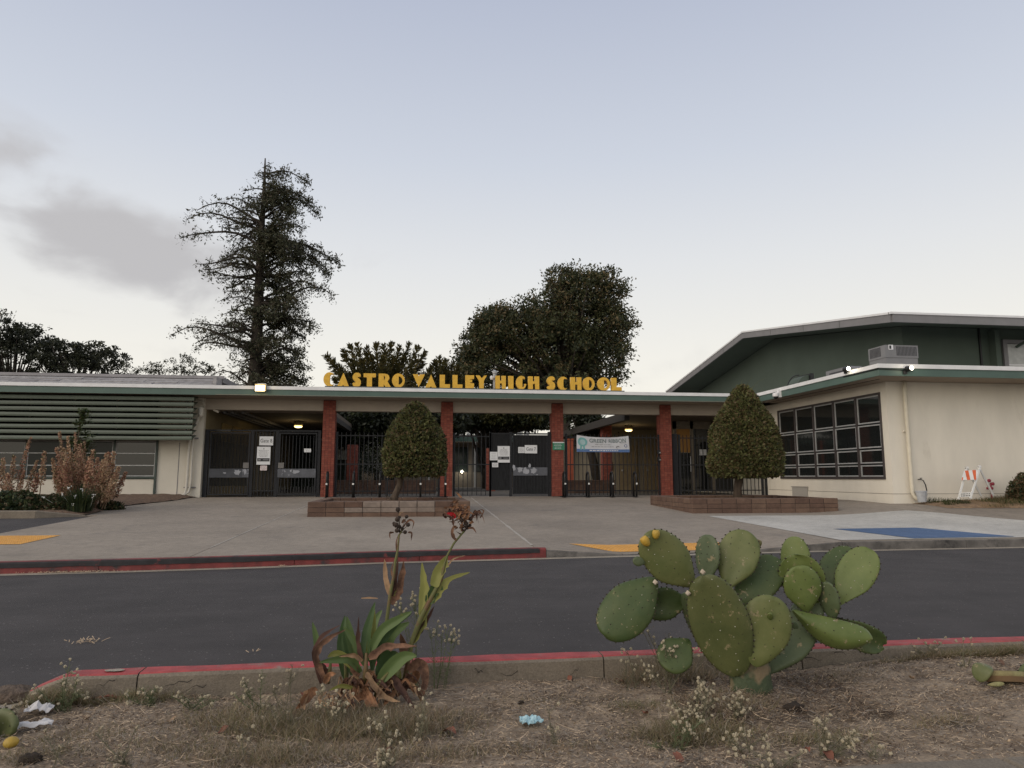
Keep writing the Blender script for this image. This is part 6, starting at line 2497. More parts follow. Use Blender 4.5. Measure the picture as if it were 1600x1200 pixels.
def litter(name, n, x0, x1, y0, y1, lmin, lmax, wmin, wmax, probs, seed, lift=.012, tilt=.25):
    rg2 = np.random.default_rng(seed)
    x = rg2.uniform(x0, x1, n)
    y = rg2.uniform(y0, y1, n)
    dn = np.array([noise.noise(Vector((a * 2.0, b * 3.0, seed))) for a, b in zip(x, y)])
    k = dn > rg2.uniform(-.7, .45, n)
    x, y = x[k], y[k]
    n = len(x)
    z = np.array([dirt_z(a, b) for a, b in zip(x, y)]) + rg2.uniform(.001, lift, n)
    a = rg2.normal(0, .9, n)
    D = unit(np.stack([np.cos(a), np.sin(a), rg2.normal(0, tilt, n)], 1))
    S = unit(np.cross(D, np.stack([rg2.normal(0, .4, n), rg2.normal(0, .4, n), np.ones(n)], 1)))
    L_ = rg2.uniform(lmin, lmax, n)[:, None] * .5
    W = rg2.uniform(wmin, wmax, n)[:, None] * .5
    P = np.stack([x, y, z], 1)
    vs = np.empty((n, 4, 3))
    bend = rg2.normal(0, .12, n)[:, None] * S * L_
    vs[:, 0] = P - D * L_ - S * W + bend
    vs[:, 1] = P - D * L_ * .0 - S * W * 1.1
    vs[:, 2] = P + D * L_ + bend
    vs[:, 3] = P - D * L_ * .0 + S * W
    vs[:, 0] = P - D * L_ + bend
    return stuff(link(name, leaf_mesh(name, vs.reshape(-1, 3), LIT, rg2.choice(4, n, p=probs))))


litter("straw_litter", 100000, -2.9, 4.6, 2.82, 4.18, .010, .038, .0016, .0042, [.42, .16, .28, .14], 101, .016)
litter("straw_litter", 5200, -2.9, 4.6, 2.82, 4.18, .05, .14, .002, .0045, [.5, .2, .25, .05], 102, .02, .15)
litter("leaf_chips", 14000, -2.9, 4.6, 2.82, 4.18, .006, .020, .004, .011, [.22, .30, .22, .26], 103, .010, .6)
litter("root_litter", 5000, 1.35, 2.4, 3.35, 4.1, .02, .09, .002, .006, [.1, .45, .15, .30], 104, .03, .4)
mb = MB()
rr = random.Random(12)
for k in range(1500):
    x, y = rr.uniform(-2.9, 4.5), rr.uniform(2.85, 4.15)
    r = rr.uniform(.003, .009)
    z = dirt_z(x, y)
    v = []
    for q in range(6):
        v.append((x + r * math.cos(q * PI / 3) * rr.uniform(.7, 1.1), y + r * math.sin(q * PI / 3) * rr.uniform(.7, 1.1), z))
    v.append((x, y, z + r * .9))
    mb.add(v, [(q, (q + 1) % 6, 6) for q in range(6)], 0)
stuff(mb.build("pebbles", mat("pebble_grey", (.21, .18, .15), rough=.9, var=.4, scale=30)))
# small dark clods
M_clod = mat("dark_clod", (.035, .025, .018), rough=1, bump=.8, bscale=80)


def lump(name, label, cat, px, py, w, h, m, seed, dz_=0.0, flat=.6, group=None):
    p = atz(px, py, .04)
    z = dirt_z(p.x, p.y)
    p = atz(px, py, z + .01)
    mb = MB()
    mb.sphere((0, 0, 0), 1, 14, 9)
    for i, v in enumerate(mb.v):
        V = Vector(v)
        d = 1 + .35 * noise.noise(V * 2.2 + Vector((seed, 0, 0))) + .15 * noise.noise(V * 6 + Vector((seed, 0, 0)))
        mb.v[i] = (p.x + V.x * w / 2 * d, p.y + V.y * w / 2 * flat * d, z + h * .35 + V.z * h / 2 * d)
    o = mb.build(name, m, None, smooth=True)
    return tag(o, label, cat, group)


lump("earth_clod", "dark crumbly earth clod to the right of the cactus stump", "clod", 1240, 1108, .11, .05, M_clod, 1)
lump("earth_clod", "dark earth clod left of the cactus stump under the dry flowers", "clod", 1092, 1100, .07, .04, M_clod, 2)
lump("earth_clod", "small dark clod left of and above the blue wrapper", "clod", 814, 1098, .035, .025, M_clod, 3)
lump("earth_clod", "dark clod in the lower left corner of the verge", "clod", 48, 1188, .09, .045, M_clod, 4)
lump("stone", "rough brown lump of earth beside the broken kerb end at the left edge", "stone", 14, 1095, .26, .10, mat("brown_rock", (.115, .085, .065), rough=.95, var=.4, scale=20, bump=.9, bscale=60), 5)

# cracks and chips in the kerb back
M_crack = mat("dark_crack_line", (.035, .03, .026), rough=1)  # dark tone of the crack lines
NK = bpy.data.objects["near_kerb"]
rr = random.Random(31)
for (px, py, L_) in ((180, 1062, .10), (300, 1062, .16), (322, 1070, .12), (810, 1050, .12), (906, 1046, .06), (755, 1052, .05), (1258, 1030, .16), (1310, 1024, .10), (742, 1047, .06)):
    p = aty(px, py, 4.168)
    for s_ in range(1):
        mb = MB()
        x, z = p.x, min(p.z, .125)
        d = rr.choice((-1, 1))
        n_ = 7
        for i in range(n_):
            w = .0022 * (1 - i / n_) + .0006
            yy = ny(x) - .0035
            mb.v += [(x, yy, z - w), (x, yy, z + w)]
            x += d * L_ / n_
            z += rr.uniform(-.018, .012)
            z = max(.04, min(.128, z))
        for i in range(n_ - 1):
            mb.f.append((2 * i, 2 * i + 2, 2 * i + 3, 2 * i + 1))
            mb.mi.append(0)
        mb.build("crack", M_crack, NK)
p = atz(165, 1056, .155)
mb = MB()
pts = []
for k in range(14):
    a = 2 * PI * k / 14
    pts.append((p.x + .055 * math.cos(a) * rr.uniform(.8, 1.1), ny(p.x) + .085 + .028 * math.sin(a) * rr.uniform(.8, 1.1), .1555))
mb.add(pts, [tuple(range(14))])
mb.build("chipped_patch", M_concL, NK)

# ------------------------------------------------------------------ prickly pear


def pad_mat(name, c, c2, rough=.5):
    return mat(name, c, rough=rough, color2=c2, scale=7, bump=.12, bscale=25, spec=.35, dirt=((.24, .20, .11), 16, .60, .645))


PG = [pad_mat("pad_light_green", (.100, .135, .036), (.135, .168, .050)),
      pad_mat("pad_olive", (.100, .120, .038), (.140, .150, .055)),
      pad_mat("pad_deep_green", (.045, .072, .022), (.070, .092, .030)),
      pad_mat("pad_grey_green", (.070, .095, .045), (.095, .118, .058))]
M_areole = mat("areole_dark", (.035, .028, .018), rough=.9)
M_areolw = mat("areole_pale", (.42, .40, .32), rough=.9)
M_cork = mat("corky_stump", (.21, .15, .085), rough=.9, var=.35, scale=10, bump=.5)
CX, CY = 1.81, 3.80
CT = thing("prickly_pear_cactus", "large prickly pear cactus with many green pads on the verge by the red kerb", "cactus", (CX, CY, .03))


def pad(bx, by, tx, ty, wpx, y0, y1, m, turn=0.0, th=.018, cup=0.0, bend=0.0, seed=0, wide=.58, full=0.0, arc=0.0, Nv=None, wm=None, parent=CT, name="pad", dots=True, B=None, T=None, pm=None, tipcut=0.0):
    B = B or aty(bx, by, y0)
    T = T or aty(tx, ty, y1)
    A = T - B
    L_ = A.length
    a = A.normalized()
    view = (Vector((0, 0, CAM_Z)) - (B + T) / 2)
    dist = view.length
    view.normalize()
    N_ = (view - a * view.dot(a)).normalized()
    W = a.cross(N_).normalized()
    if (W.x < 0 and abs(W.x) > .3) or (abs(W.x) <= .3 and W.z < 0):
        W = -W
    tr = R(turn)
    W2 = (W * math.cos(tr) + N_ * math.sin(tr))
    N2 = (N_ * math.cos(tr) - W * math.sin(tr))
    hw = wpx / 2 * dist * .89 / 1100 / max(.35, math.cos(tr))
    if Nv is not None:
        N2 = Vector(Nv)
        N2 = (N2 - a * N2.dot(a)).normalized()
        W2 = a.cross(N2).normalized()
        hw = wm / 2
    pexp = math.log(.5) / math.log(wide)
    ns, na = 26, 24
    mb = MB()

    def f(s):
        s = min(1, max(0, s))
        v = s ** pexp
        e = math.sqrt(max(0, 1 - (2 * v - 1) ** 2))
        return e ** .92 * (.60 + full + (.40 - full) * sstep(0, .45, s))

    def surf(s, v, side):
        """v -1..1 across"""
        w = hw * f(s) * (1 + .03 * noise.noise(Vector((s * 3, v * 2, seed * 7.1))))
        t_ = th * (.55 + .45 * (1 - abs(2 * s - 1))) * min(1, f(s) * 2.2) * max(0, 1 - abs(v) ** 2.6) ** .5
        off = cup * hw * (v * v) + bend * L_ * math.sin(s * PI) + .10 * hw * noise.noise(Vector((s * 2.1, v * 1.7, seed * 3.3)))
        return B + a * (L_ * s) + W2 * (w * v) + N2 * (off + side * t_)

    for i in range(ns + 1):
        s = .5 - .5 * math.cos(PI * i / ns)
        s = .004 + .992 * s
        for k in range(na):
            an = 2 * PI * k / na
            v = math.cos(an)
            side = math.sin(an)
            vv = math.copysign(abs(v) ** .85, v)
            sg = 1 if side > 0 else -1
            # thickness from the angle keeps the rim round
            w = hw * f(s)
            t_ = th * (.6 + .4 * (1 - abs(2 * s - 1))) * min(1, f(s) * 2.2)
            off = cup * hw * (vv * vv) + bend * L_ * math.sin(s * PI) + .10 * hw * noise.noise(Vector((s * 2.1, vv * 1.7, seed * 3.3)))
            w *= (1 + .03 * noise.noise(Vector((s * 3, vv * 2, seed * 7.1))))
            mb.v.append(tuple(B + a * (L_ * s) + W2 * (w * vv + arc * L_ * math.sin(PI * s)) + N2 * (off + t_ * math.copysign(abs(side) ** .8, side))))
    for i in range(ns):
        for k in range(na):
            k2 = (k + 1) % na
            mb.f.append((i * na + k, i * na + k2, (i + 1) * na + k2, (i + 1) * na + k))
            mb.mi.append(0)
    mb.f.append(tuple(range(na - 1, -1, -1)))
    mb.mi.append(0)
    mb.f.append(tuple(ns * na + k for k in range(na)))
    mb.mi.append(0)
    o = mb.build(name, [pm or m], parent, smooth=True, recalc=True)
    if dots:
        rr = random.Random(seed + 50)
        db = MB()
        rows = max(4, int(L_ / .045))
        for i in range(1, rows + 1):
            s = i / (rows + .6)
            w = hw * f(s)
            nc = max(1, int(2 * w / .042))
            for k in range(nc):
                v = -1 + 2 * (k + .5 + (.25 if i % 2 else -.25)) / nc
                if abs(v) > .93:
                    continue
                t_ = th * (.6 + .4 * (1 - abs(2 * s - 1))) * min(1, f(s) * 2.2)
                side = (1 - abs(v) ** 2) ** .4
                for sg in (1, -1):
                    if rr.random() < .2:
                        continue
                    s2, v2 = s + rr.uniform(-.01, .01), v + rr.uniform(-.04, .04)
                    off = cup * hw * v2 * v2 + bend * L_ * math.sin(s2 * PI) + .10 * hw * noise.noise(Vector((s2 * 2.1, v2 * 1.7, seed * 3.3)))
                    p = B + a * (L_ * s2) + W2 * (w * v2 + arc * L_ * math.sin(PI * s2)) + N2 * (off + sg * t_ * side)
                    r = rr.uniform(.0026, .0042)
                    n_ = N2 * sg
                    db.add([p + a * r * 1.3 - n_ * .001, p + W2 * r - n_ * .001, p - a * r * 1.3 - n_ * .001, p - W2 * r - n_ * .001, p + n_ * r * 1.1], [(0, 1, 4), (1, 2, 4), (2, 3, 4), (3, 0, 4)], 0 if rr.random() < .62 else 1)
        # along the rim
        m_ = int(L_ * 2 / .032)
        for i in range(m_):
            s = .08 + .90 * ((i // 2) + .5) / (m_ / 2)
            v = 1 if i % 2 else -1
            w = hw * f(s)
            p = B + a * (L_ * s) + W2 * (w * v + arc * L_ * math.sin(PI * s)) + N2 * (cup * hw + bend * L_ * math.sin(s * PI) + .10 * hw * noise.noise(Vector((s * 2.1, v * 1.7, seed * 3.3))))
            r = .0034
            db.obb(p, W2 * r * 1.5, a * r, N2 * r, 0)
        stuff(db.build("areoles", [M_areole, M_areolw], o))
    return o


def stump():
    mb = MB()
    b = Vector((CX, CY, .0))
    prof = [(-.02, .135, .07), (.05, .125, .065), (.11, .115, .06), (.17, .12, .055), (.22, .11, .045), (.25, .06, .02)]
    n = 20
    for z, rx, ry in prof:
        for k in range(n):
            a = 2 * PI * k / n
            w = 1 + .08 * noise.noise(Vector((math.cos(a) * 2, math.sin(a) * 2, z * 8)))
            mb.v.append((b.x + rx * w * math.cos(a), b.y + ry * w * math.sin(a), b.z + z))
    for i in range(len(prof) - 1):
        for k in range(n):
            k2 = (k + 1) % n
            mb.f.append((i * n + k, i * n + k2, (i + 1) * n + k2, (i + 1) * n + k))
            mb.mi.append(0)
    mb.f.append(tuple((len(prof) - 1) * n + k for k in range(n)))
    mb.mi.append(0)
    m = mat("stump_skin", (.055, .075, .035), rough=.7, color2=(.20, .15, .085), scale=4.5, fac=(.54, .60), bump=.4, bscale=40, detail=3)
    mb.build("stem", m, CT, smooth=True)


stump()
q = 0
PADS = [
    # bx,by,tx,ty,w,y0,y1,mat,turn,opts
    (1152, 1057, 1100, 898, 92, 3.76, 3.70, 2, 8, dict(seed=1, th=.024, wide=.51, full=.32, pm=pad_mat("pad_main", (.072, .086, .030), (.098, .108, .040)))),
    (1146, 1055, 1070, 925, 48, 3.84, 3.86, 3, 40, dict(seed=2, th=.026, wide=.5)),
    (1078, 1000, 1036, 1043, 56, 3.84, 3.80, 2, 5, dict(seed=3, th=.02, wide=.55)),
    (1078, 938, 1002, 946, 52, 3.90, 3.94, 2, 15, dict(seed=4, cup=.1)),
    (1026, 902, 942, 992, 80, 3.84, 3.80, 2, 8, dict(full=.1, seed=5, th=.020, wide=.56, cup=-.15)),
    (1086, 917, 1006, 836, 74, 3.82, 3.76, 1, -5, dict(seed=6, th=.022, wide=.56)),
    (1104, 915, 1106, 835, 39, 4.00, 4.02, 3, 35, dict(seed=7)),
    (1134, 923, 1166, 829, 66, 3.96, 4.00, 1, 5, dict(seed=8, th=.020, wide=.6)),
    (1146, 950, 1216, 872, 62, 3.98, 4.02, 2, 10, dict(seed=9)),
    (1180, 1042, 1208, 931, 76, 3.70, 3.66, 1, -12, dict(seed=10, th=.022, wide=.56, full=.2)),
    (1198, 1052, 1272, 950, 60, 3.86, 3.94, 3, 15, dict(seed=11, th=.034, wide=.5)),
    (1246, 925, 1241, 838, 45, 4.00, 4.04, 0, 15, dict(seed=12)),
    (1274, 950, 1238, 866, 66, 3.94, 3.92, 0, 5, dict(seed=13, cup=.15, wide=.6)),
    (1262, 958, 1249, 884, 56, 3.86, 3.84, 0, -10, dict(seed=14, cup=-.1, wide=.55)),
    (1302, 974, 1291, 909, 29, 3.84, 3.82, 3, 35, dict(seed=15)),
    (1280, 932, 1336, 858, 58, 4.02, 4.05, 2, 5, dict(seed=16, wide=.6)),
    (1308, 948, 1360, 858, 54, 3.90, 3.88, 0, 12, dict(seed=17, wide=.62, cup=.12)),
    (1240, 954, 1364, 998, 44, 3.80, 3.70, 0, 0, dict(seed=18, th=.016, wide=.62, cup=-.5, arc=-.10, full=.1)),
    (1302, 962, 1380, 1008, 42, 3.88, 3.86, 2, 0, dict(seed=19, th=.016, wide=.66, cup=.3, arc=-.06)),
]
PO = []
for (bx, by_, tx, ty, w, ya, yb2, mi_, tn, kw) in PADS:
    PO.append(pad(bx, by_, tx, ty, w, ya, yb2, PG[mi_], turn=tn, **kw))
# second-tier stem between the pads on the right
pad(1234, 1002, 1276, 934, 46, 3.93, 3.95, PG[3], turn=20, th=.03, seed=24)
# little new pads and fruits
pad(1008, 880, 989, 875, 16, 3.76, 3.75, PG[3], th=.010, seed=20, dots=False, name="bud")
pad(1031, 852, 1030, 832, 26, 3.80, 3.84, PG[3], th=.012, seed=21, dots=False, name="bud")
pad(1248, 982, 1236, 973, 11, 3.76, 3.74, PG[3], th=.008, seed=22, dots=False, name="bud")
pad(1204, 970, 1203, 958, 9, 3.66, 3.62, PG[0], th=.008, seed=23, dots=False, name="bud")
M_fruit = mat("yellow_fruit", (.50, .30, .035), rough=.55, color2=(.34, .24, .04), scale=9, bump=.2, dirt=((.10, .07, .03), 40, .62, .68))
M_fruitg = mat("green_fruit", (.16, .13, .045), rough=.6, color2=(.10, .11, .035), scale=9)


def fruit(px, py, y, r, lean, m):
    p = aty(px, py, y)
    mb = MB()
    pr = [(.35, -1.35), (.75, -.9), (1.0, -.2), (1.0, .35), (.82, .85), (.70, .95), (.45, .82), (.05, .78)]
    mb.lathe((0, 0, 0), [(a * r, b * r) for a, b in pr], 14)
    ca, sa = math.cos(R(lean)), math.sin(R(lean))
    mb.v = [(p.x + x * ca + z * sa, p.y + y_, p.z - x * sa + z * ca) for x, y_, z in mb.v]
    return mb.build("fruit", m, CT, smooth=True)


fruit(1008, 845, 3.74, .024, -35, M_fruit)
fruit(1025, 834, 3.74, .021, 5, M_fruit)
fruit(1184, 849, 3.98, .022, 25, M_fruitg)
for (px, py, y) in ((1024, 909, 3.80), (1075, 926, 3.74), (1098, 893, 3.70)):
    p = aty(px, py, y)
    MB().tube([p - Vector((.008, 0, .010)), p + Vector((.006, 0, .004))], [.011, .014], 8).build("cut_scar", mat("pale_scar", (.45, .38, .30), rough=.8), CT)

# cut pads lying in the dirt
CM = [mat("rotting_flesh", (.30, .29, .13), rough=.8, color2=(.20, .15, .07), scale=6, bump=.5, bscale=50), pad_mat("fallen_pad_green", (.08, .10, .035), (.13, .14, .06))]
p = atz(1568, 1062, .12)
T1 = thing("cut_cactus_piece", "rotting cut cactus pad with pale flesh lying at the right edge of the verge", "cactus piece", p)
gz = dirt_z(p.x, p.y)
mb = MB()
n = 22
for (s, z) in ((1, .0), (1.04, .03), (.98, .055), (.80, .050), (.3, .042)):
    for k in range(n):
        a = 2 * PI * k / n
        r = s * (1 + .12 * noise.noise(Vector((math.cos(a) * 1.5, math.sin(a) * 1.5, 2))))
        mb.v.append((p.x + .02 + .115 * r * math.cos(a), p.y + .055 * r * math.sin(a), gz + .005 + z + .022 * math.cos(a + 2)))
for i in range(4):
    for k in range(n):
        k2 = (k + 1) % n
        mb.f.append((i * n + k, i * n + k2, (i + 1) * n + k2, (i + 1) * n + k))
        mb.mi.append(0 if i > 0 else 1)
mb.f.append(tuple(4 * n + k for k in range(n)))
mb.mi.append(0)
mb.build("pad_half", [CM[0], mat("brown_rim", (.16, .10, .05), rough=.9)], T1, smooth=True)
pad(0, 0, 0, 0, 22, 0, 0, CM[1], turn=30, th=.012, seed=31, parent=T1, name="curled_skin", dots=False, B=Vector((p.x - .05, p.y + .02, gz + .085)), T=Vector((p.x - .15, p.y, gz + .02)), bend=.35)
pad(0, 0, 0, 0, 30, 0, 0, CM[1], turn=0, th=.02, seed=32, parent=T1, name="pad_remnant", dots=True, B=Vector((p.x + .11, p.y + .04, gz + .02)), T=Vector((p.x + .27, p.y + .03, gz + .04)))
pad(0, 0, 0, 0, 6, 0, 0, CM[0], turn=0, th=.006, seed=33, parent=T1, name="skin_strip", dots=False, B=Vector((p.x - .16, p.y - .07, gz + .02)), T=Vector((p.x - .05, p.y - .06, gz + .02)))
p = atz(12, 1140, .05)
gz = dirt_z(p.x, p.y)
T2 = thing("cut_cactus_piece", "broken green cactus pads lying at the lower left edge beside white tissue", "cactus piece", (p.x, p.y, gz))
pad(0, 0, 0, 0, 34, 0, 0, CM[1], turn=25, th=.022, seed=34, parent=T2, name="pad", B=Vector((p.x - .12, p.y + .05, gz + .07)), T=Vector((p.x + .05, p.y - .03, gz + .035)))
pad(0, 0, 0, 0, 30, 0, 0, PG[2], turn=50, th=.02, seed=35, parent=T2, name="pad", B=Vector((p.x - .16, p.y - .02, gz + .10)), T=Vector((p.x - .04, p.y - .06, gz + .02)))
p = atz(17, 1163, .05)
gz = dirt_z(p.x, p.y)
tag(MB().sphere((p.x, p.y, gz + .022), .030, 14, 9, sz=.8).build("fallen_fruit", M_fruit, None, smooth=True), "small yellow cactus fruit lying in the lower left corner", "fruit")

# rubbish


def crumple(name, label, cat, px, py, w, d, h, m, seed, rot=0.0, marks=None):
    p = atz(px, py, .05)
    gz = dirt_z(p.x, p.y)
    mb = MB()
    n = 12
    for side in (0, 1):
        for j in range(n + 1):
            for i in range(n + 1):
                u, v = i / n - .5, j / n - .5
                fx_ = noise.noise(Vector((u * 4, v * 4, seed)))
                ed = .12 * noise.noise(Vector((u * 2, v * 2, seed + 4)))
                x = u * w * (1 + ed) + .008 * fx_
                y = v * d * (1 + ed)
                z = h * (.55 + .9 * fx_) * (1 - 2.2 * max(abs(u), abs(v)) ** 2) + .006 + abs(.02 * noise.noise(Vector((u * 9, v * 9, seed))))
                z -= .003 * side
                mb.v.append((p.x + x * math.cos(rot) - y * math.sin(rot), p.y + x * math.sin(rot) + y * math.cos(rot), gz + max(.003, z) + .004))
    for side in (0, 1):
        o = side * (n + 1) ** 2
        for j in range(n):
            for i in range(n):
                a = o + j * (n + 1) + i
                mb.f.append((a, a + 1, a + n + 2, a + n + 1) if side == 0 else (a, a + n + 1, a + n + 2, a + 1))
                mb.mi.append(0)
    o = mb.build(name, m)
    return tag(o, label, cat)


crumple("wrapper", "small crumpled pale blue wrapper on the dirt between the two big plants", "wrapper", 829, 1121, .105, .075, .035, mat("pale_blue_foil", (.30, .50, .56), rough=.35, color2=(.42, .60, .66), scale=30, bump=.5, bscale=60), 5, .1)
crumple("tissue", "crumpled white tissue beside the broken kerb end, the upper of two", "tissue", 62, 1108, .12, .07, .06, mat("white_tissue", (.62, .61, .62), rough=.9, var=.08), 8, .2)
crumple("tissue", "torn white paper strip on the dirt, the lower of two at the left", "tissue", 42, 1134, .20, .045, .04, mat("white_tissue", (.62, .61, .62)), 12, .35)

# fallen leaves and twigs
FLM = [mat("dead_leaf_red", (.20, .075, .045), rough=.8, var=.25, scale=12), mat("dead_leaf_tan", (.28, .19, .12), rough=.8, var=.25, scale=12), mat("dead_leaf_brown", (.12, .065, .04), rough=.8, var=.25, scale=12)]
FLP = [(560 / 5.33, 1090 / 1, 'red', 0), ]
fl = [(148, 1092, 0, .09, "curled red brown leaf by the kerb on the left, leftmost of a pair"), (178, 1090, 0, .10, "curled red brown leaf by the kerb on the left, right one of a pair"), (136, 1120, 1, .05, "flat tan leaf on bare dirt near the tissue"), (268, 1124, 1, .05, "tan leaf below the row of dry weeds by the kerb"),
      (350, 1140, 0, .06, "rust leaf among weeds left of the leafy clump"), (474, 1085, 0, .06, "rust leaf at the left foot of the leafy clump"), (700, 1143, 0, .09, "rust leaf right of the leafy clump"), (1008, 1113, 0, .06, "orange brown leaf left of the cactus weeds"), (955, 1110, 2, .06, "dull brown leaf left of the orange brown one"),
      (1078, 1146, 2, .07, "brown leaf in front of the white flowered weeds"), (1060, 1184, 0, .07, "rust leaf near the lower edge below the cactus"), (1294, 1180, 0, .075, "large rust leaf close to the pavement corner, lower right"), (1262, 1171, 0, .035, "small rust leaf just left of the large one at lower right"), (1310, 1190, 1, .05, "tan leaf touching the pavement corner"),
      (1424, 1058, 1, .05, "tan leaf in the middle of the right dirt"), (970, 1062, 0, .06, "rust leaf tucked under the kerb left of the cactus"), (890, 1060, 0, .05, "rust leaf tucked under the kerb above the blue wrapper"), (1563, 1035, 2, .06, "brown leaf in the green weeds at the right edge"), (610, 1172, 2, .05, "brown leaf by the lower white pompoms")]
for k, (px, py, mi_, L_, lab) in enumerate(fl):
    p = atz(px, py, .05)
    gz = dirt_z(p.x, p.y)
    p = atz(px, py, gz + .015)
    rr = random.Random(k)
    a = rr.uniform(0, PI)
    mb = MB()
    nu, nv = 8, 4
    for i in range(nu + 1):
        for j in range(nv + 1):
            u, v = i / nu, j / nv * 2 - 1
            w = L_ * .28 * math.sin(PI * min(1, u * .96 + .02)) ** .8
            x = (u - .5) * L_
            y = v * w
            z = .35 * w * v * v + .010 * math.sin(u * 5 + k) + .015 + .006 * noise.noise(Vector((u * 5, v * 3, k)))
            mb.v.append((p.x + x * math.cos(a) - y * math.sin(a), p.y + x * math.sin(a) + y * math.cos(a), gz + z))
    for i in range(nu):
        for j in range(nv):
            q = i * (nv + 1) + j
            mb.f.append((q, q + 1, q + nv + 2, q + nv + 1))
            mb.mi.append(0)
    tag(mb.build("fallen_leaf", FLM[mi_], None, smooth=True), lab, "leaf", "fallen leaves on the verge")
# straw heaps in the far gutter and on the road
mb = MB()
rr = random.Random(61)
for (cx_, cy_, sx, sy, n) in ((aty(115, 892, 9.65).x, yc(-4.3) - .04, .28, .05, 130), (atz(135, 1003, .01).x, atz(135, 1003, .01).y, .07, .04, 34), (atz(395, 1022, 0).x, atz(395, 1022, 0).y, .03, .01, 4), (atz(440, 885, 0).x, yc(-1.9) - .05, .06, .03, 14)):
    for k in range(n):
        x, y = rr.gauss(cx_, sx), rr.gauss(cy_, sy)
        y = min(y, yc(x) - .02)
        a = rr.uniform(0, PI)
        l = rr.uniform(.006, .02)
        mb.beam((x - l * math.cos(a), y - l * math.sin(a), .018), (x + l * math.cos(a), y + l * math.sin(a), .022 + rr.uniform(0, .01)), .004, .003)
stuff(mb.build("gutter_litter", LIT[0]))

# ------------------------------------------------------------------ canna lily clump
CL = thing("canna_plant", "half withered leafy clump with two tall dried flower stalks by the red kerb", "plant", (-.23, 3.93, .05))
CMt = {'g': leafmat("canna_green", (.105, .155, .055), rough=.5, tr=.25, dirt=((.24, .19, .07), 9, .60, .70)), 'G': leafmat("canna_deep_green", (.062, .105, .040), rough=.5, tr=.2, dirt=((.20, .15, .06), 9, .62, .70)), 'y': leafmat("canna_yellow_green", (.26, .26, .075), rough=.5, tr=.3),
       'b': leafmat("canna_brown", (.17, .092, .058), rough=.85, tr=.12, var=.5, scale=25, dirt=((.07, .038, .026), 14, .48, .62)), 'd': leafmat("canna_dark_brown", (.075, .038, .028), rough=.8, tr=.1, var=.4, scale=12), 't': leafmat("canna_tan", (.34, .22, .13), rough=.85, tr=.15, var=.35, scale=12),
       'o': leafmat("canna_orange_brown", (.27, .14, .075), rough=.85, tr=.15, var=.5, scale=25, dirt=((.10, .05, .03), 14, .50, .64))}


def cc(x, y):
    return 460 + x / 4.617, 860 + y / 4.617


def ribbon(pts2, wc, col, y0, y1, turn=0, fold=.35, name="leaf", seed=0, curl=0.0, parent=CL, raw=False, wprof=None, lab=None, waves=.0):
    """blade that follows a curve given by spots of the photograph, at distances y0..y1"""
    P2 = pts2 if raw else [cc(*p) for p in pts2]
    n = len(P2)
    P3 = [aty(px, py, y0 + (y1 - y0) * i / (n - 1)) for i, (px, py) in enumerate(P2)]
    # Catmull-Rom
    out = []
    m_ = 14
    for k in range(m_ + 1):
        f_ = k / m_ * (n - 1)
        i = min(n - 2, int(f_))
        u = f_ - i
        p0, p1, p2_, p3 = P3[max(0, i - 1)], P3[i], P3[i + 1], P3[min(n - 1, i + 2)]
        out.append(.5 * ((2 * p1) + (p2_ - p0) * u + (2 * p0 - 5 * p1 + 4 * p2_ - p3) * u * u + (3 * p1 - p0 - 3 * p2_ + p3) * u ** 3))
    wm = (wc / 4.617 if not raw else wc) * 3.95 / 1100 / 2
    mb = MB()
    nv = 7
    for k, p in enumerate(out):
        s = k / m_
        d = (out[min(m_, k + 1)] - out[max(0, k - 1)]).normalized()
        view = (Vector((0, 0, CAM_Z)) - p).normalized()
        N_ = (view - d * view.dot(d)).normalized()
        W = d.cross(N_)
        tr = R(turn + curl * s)
        W2 = W * math.cos(tr) + N_ * math.sin(tr)
        N2 = N_ * math.cos(tr) - W * math.sin(tr)
        if wprof:
            w = wm * interp(wprof, s)
        else:
            w = wm * (max(.02, math.sin(PI * min(1, .08 + .92 * s) ** .85)) ** .8) / max(.5, math.cos(R(turn)))
        for j in range(nv + 1):
            v = j / nv * 2 - 1
            if waves:
                w = w * (1 + .16 * noise.noise(Vector((s * 9, v, seed * 1.7))))
            wv = waves * w * math.sin(s * 19 + seed + (2 if v > 0 else 0)) * abs(v)
            nz_ = .10 * w * noise.noise(Vector((s * 6, v * 2, seed)))
            mb.v.append(tuple(p + W2 * (w * v) - N2 * (fold * w * (1 - abs(v)) - nz_ - wv)))
    for k in range(m_):
        for j in range(nv):
            q = k * (nv + 1) + j
            mb.f.append((q, q + 1, q + nv + 2, q + nv + 1))
            mb.mi.append(0)
    o = mb.build(name, CMt[col], parent, smooth=True)
    if lab:
        o["label"] = lab
    # pale midrib
    rb = MB()
    for k, p in enumerate(out):
        pass
    return o


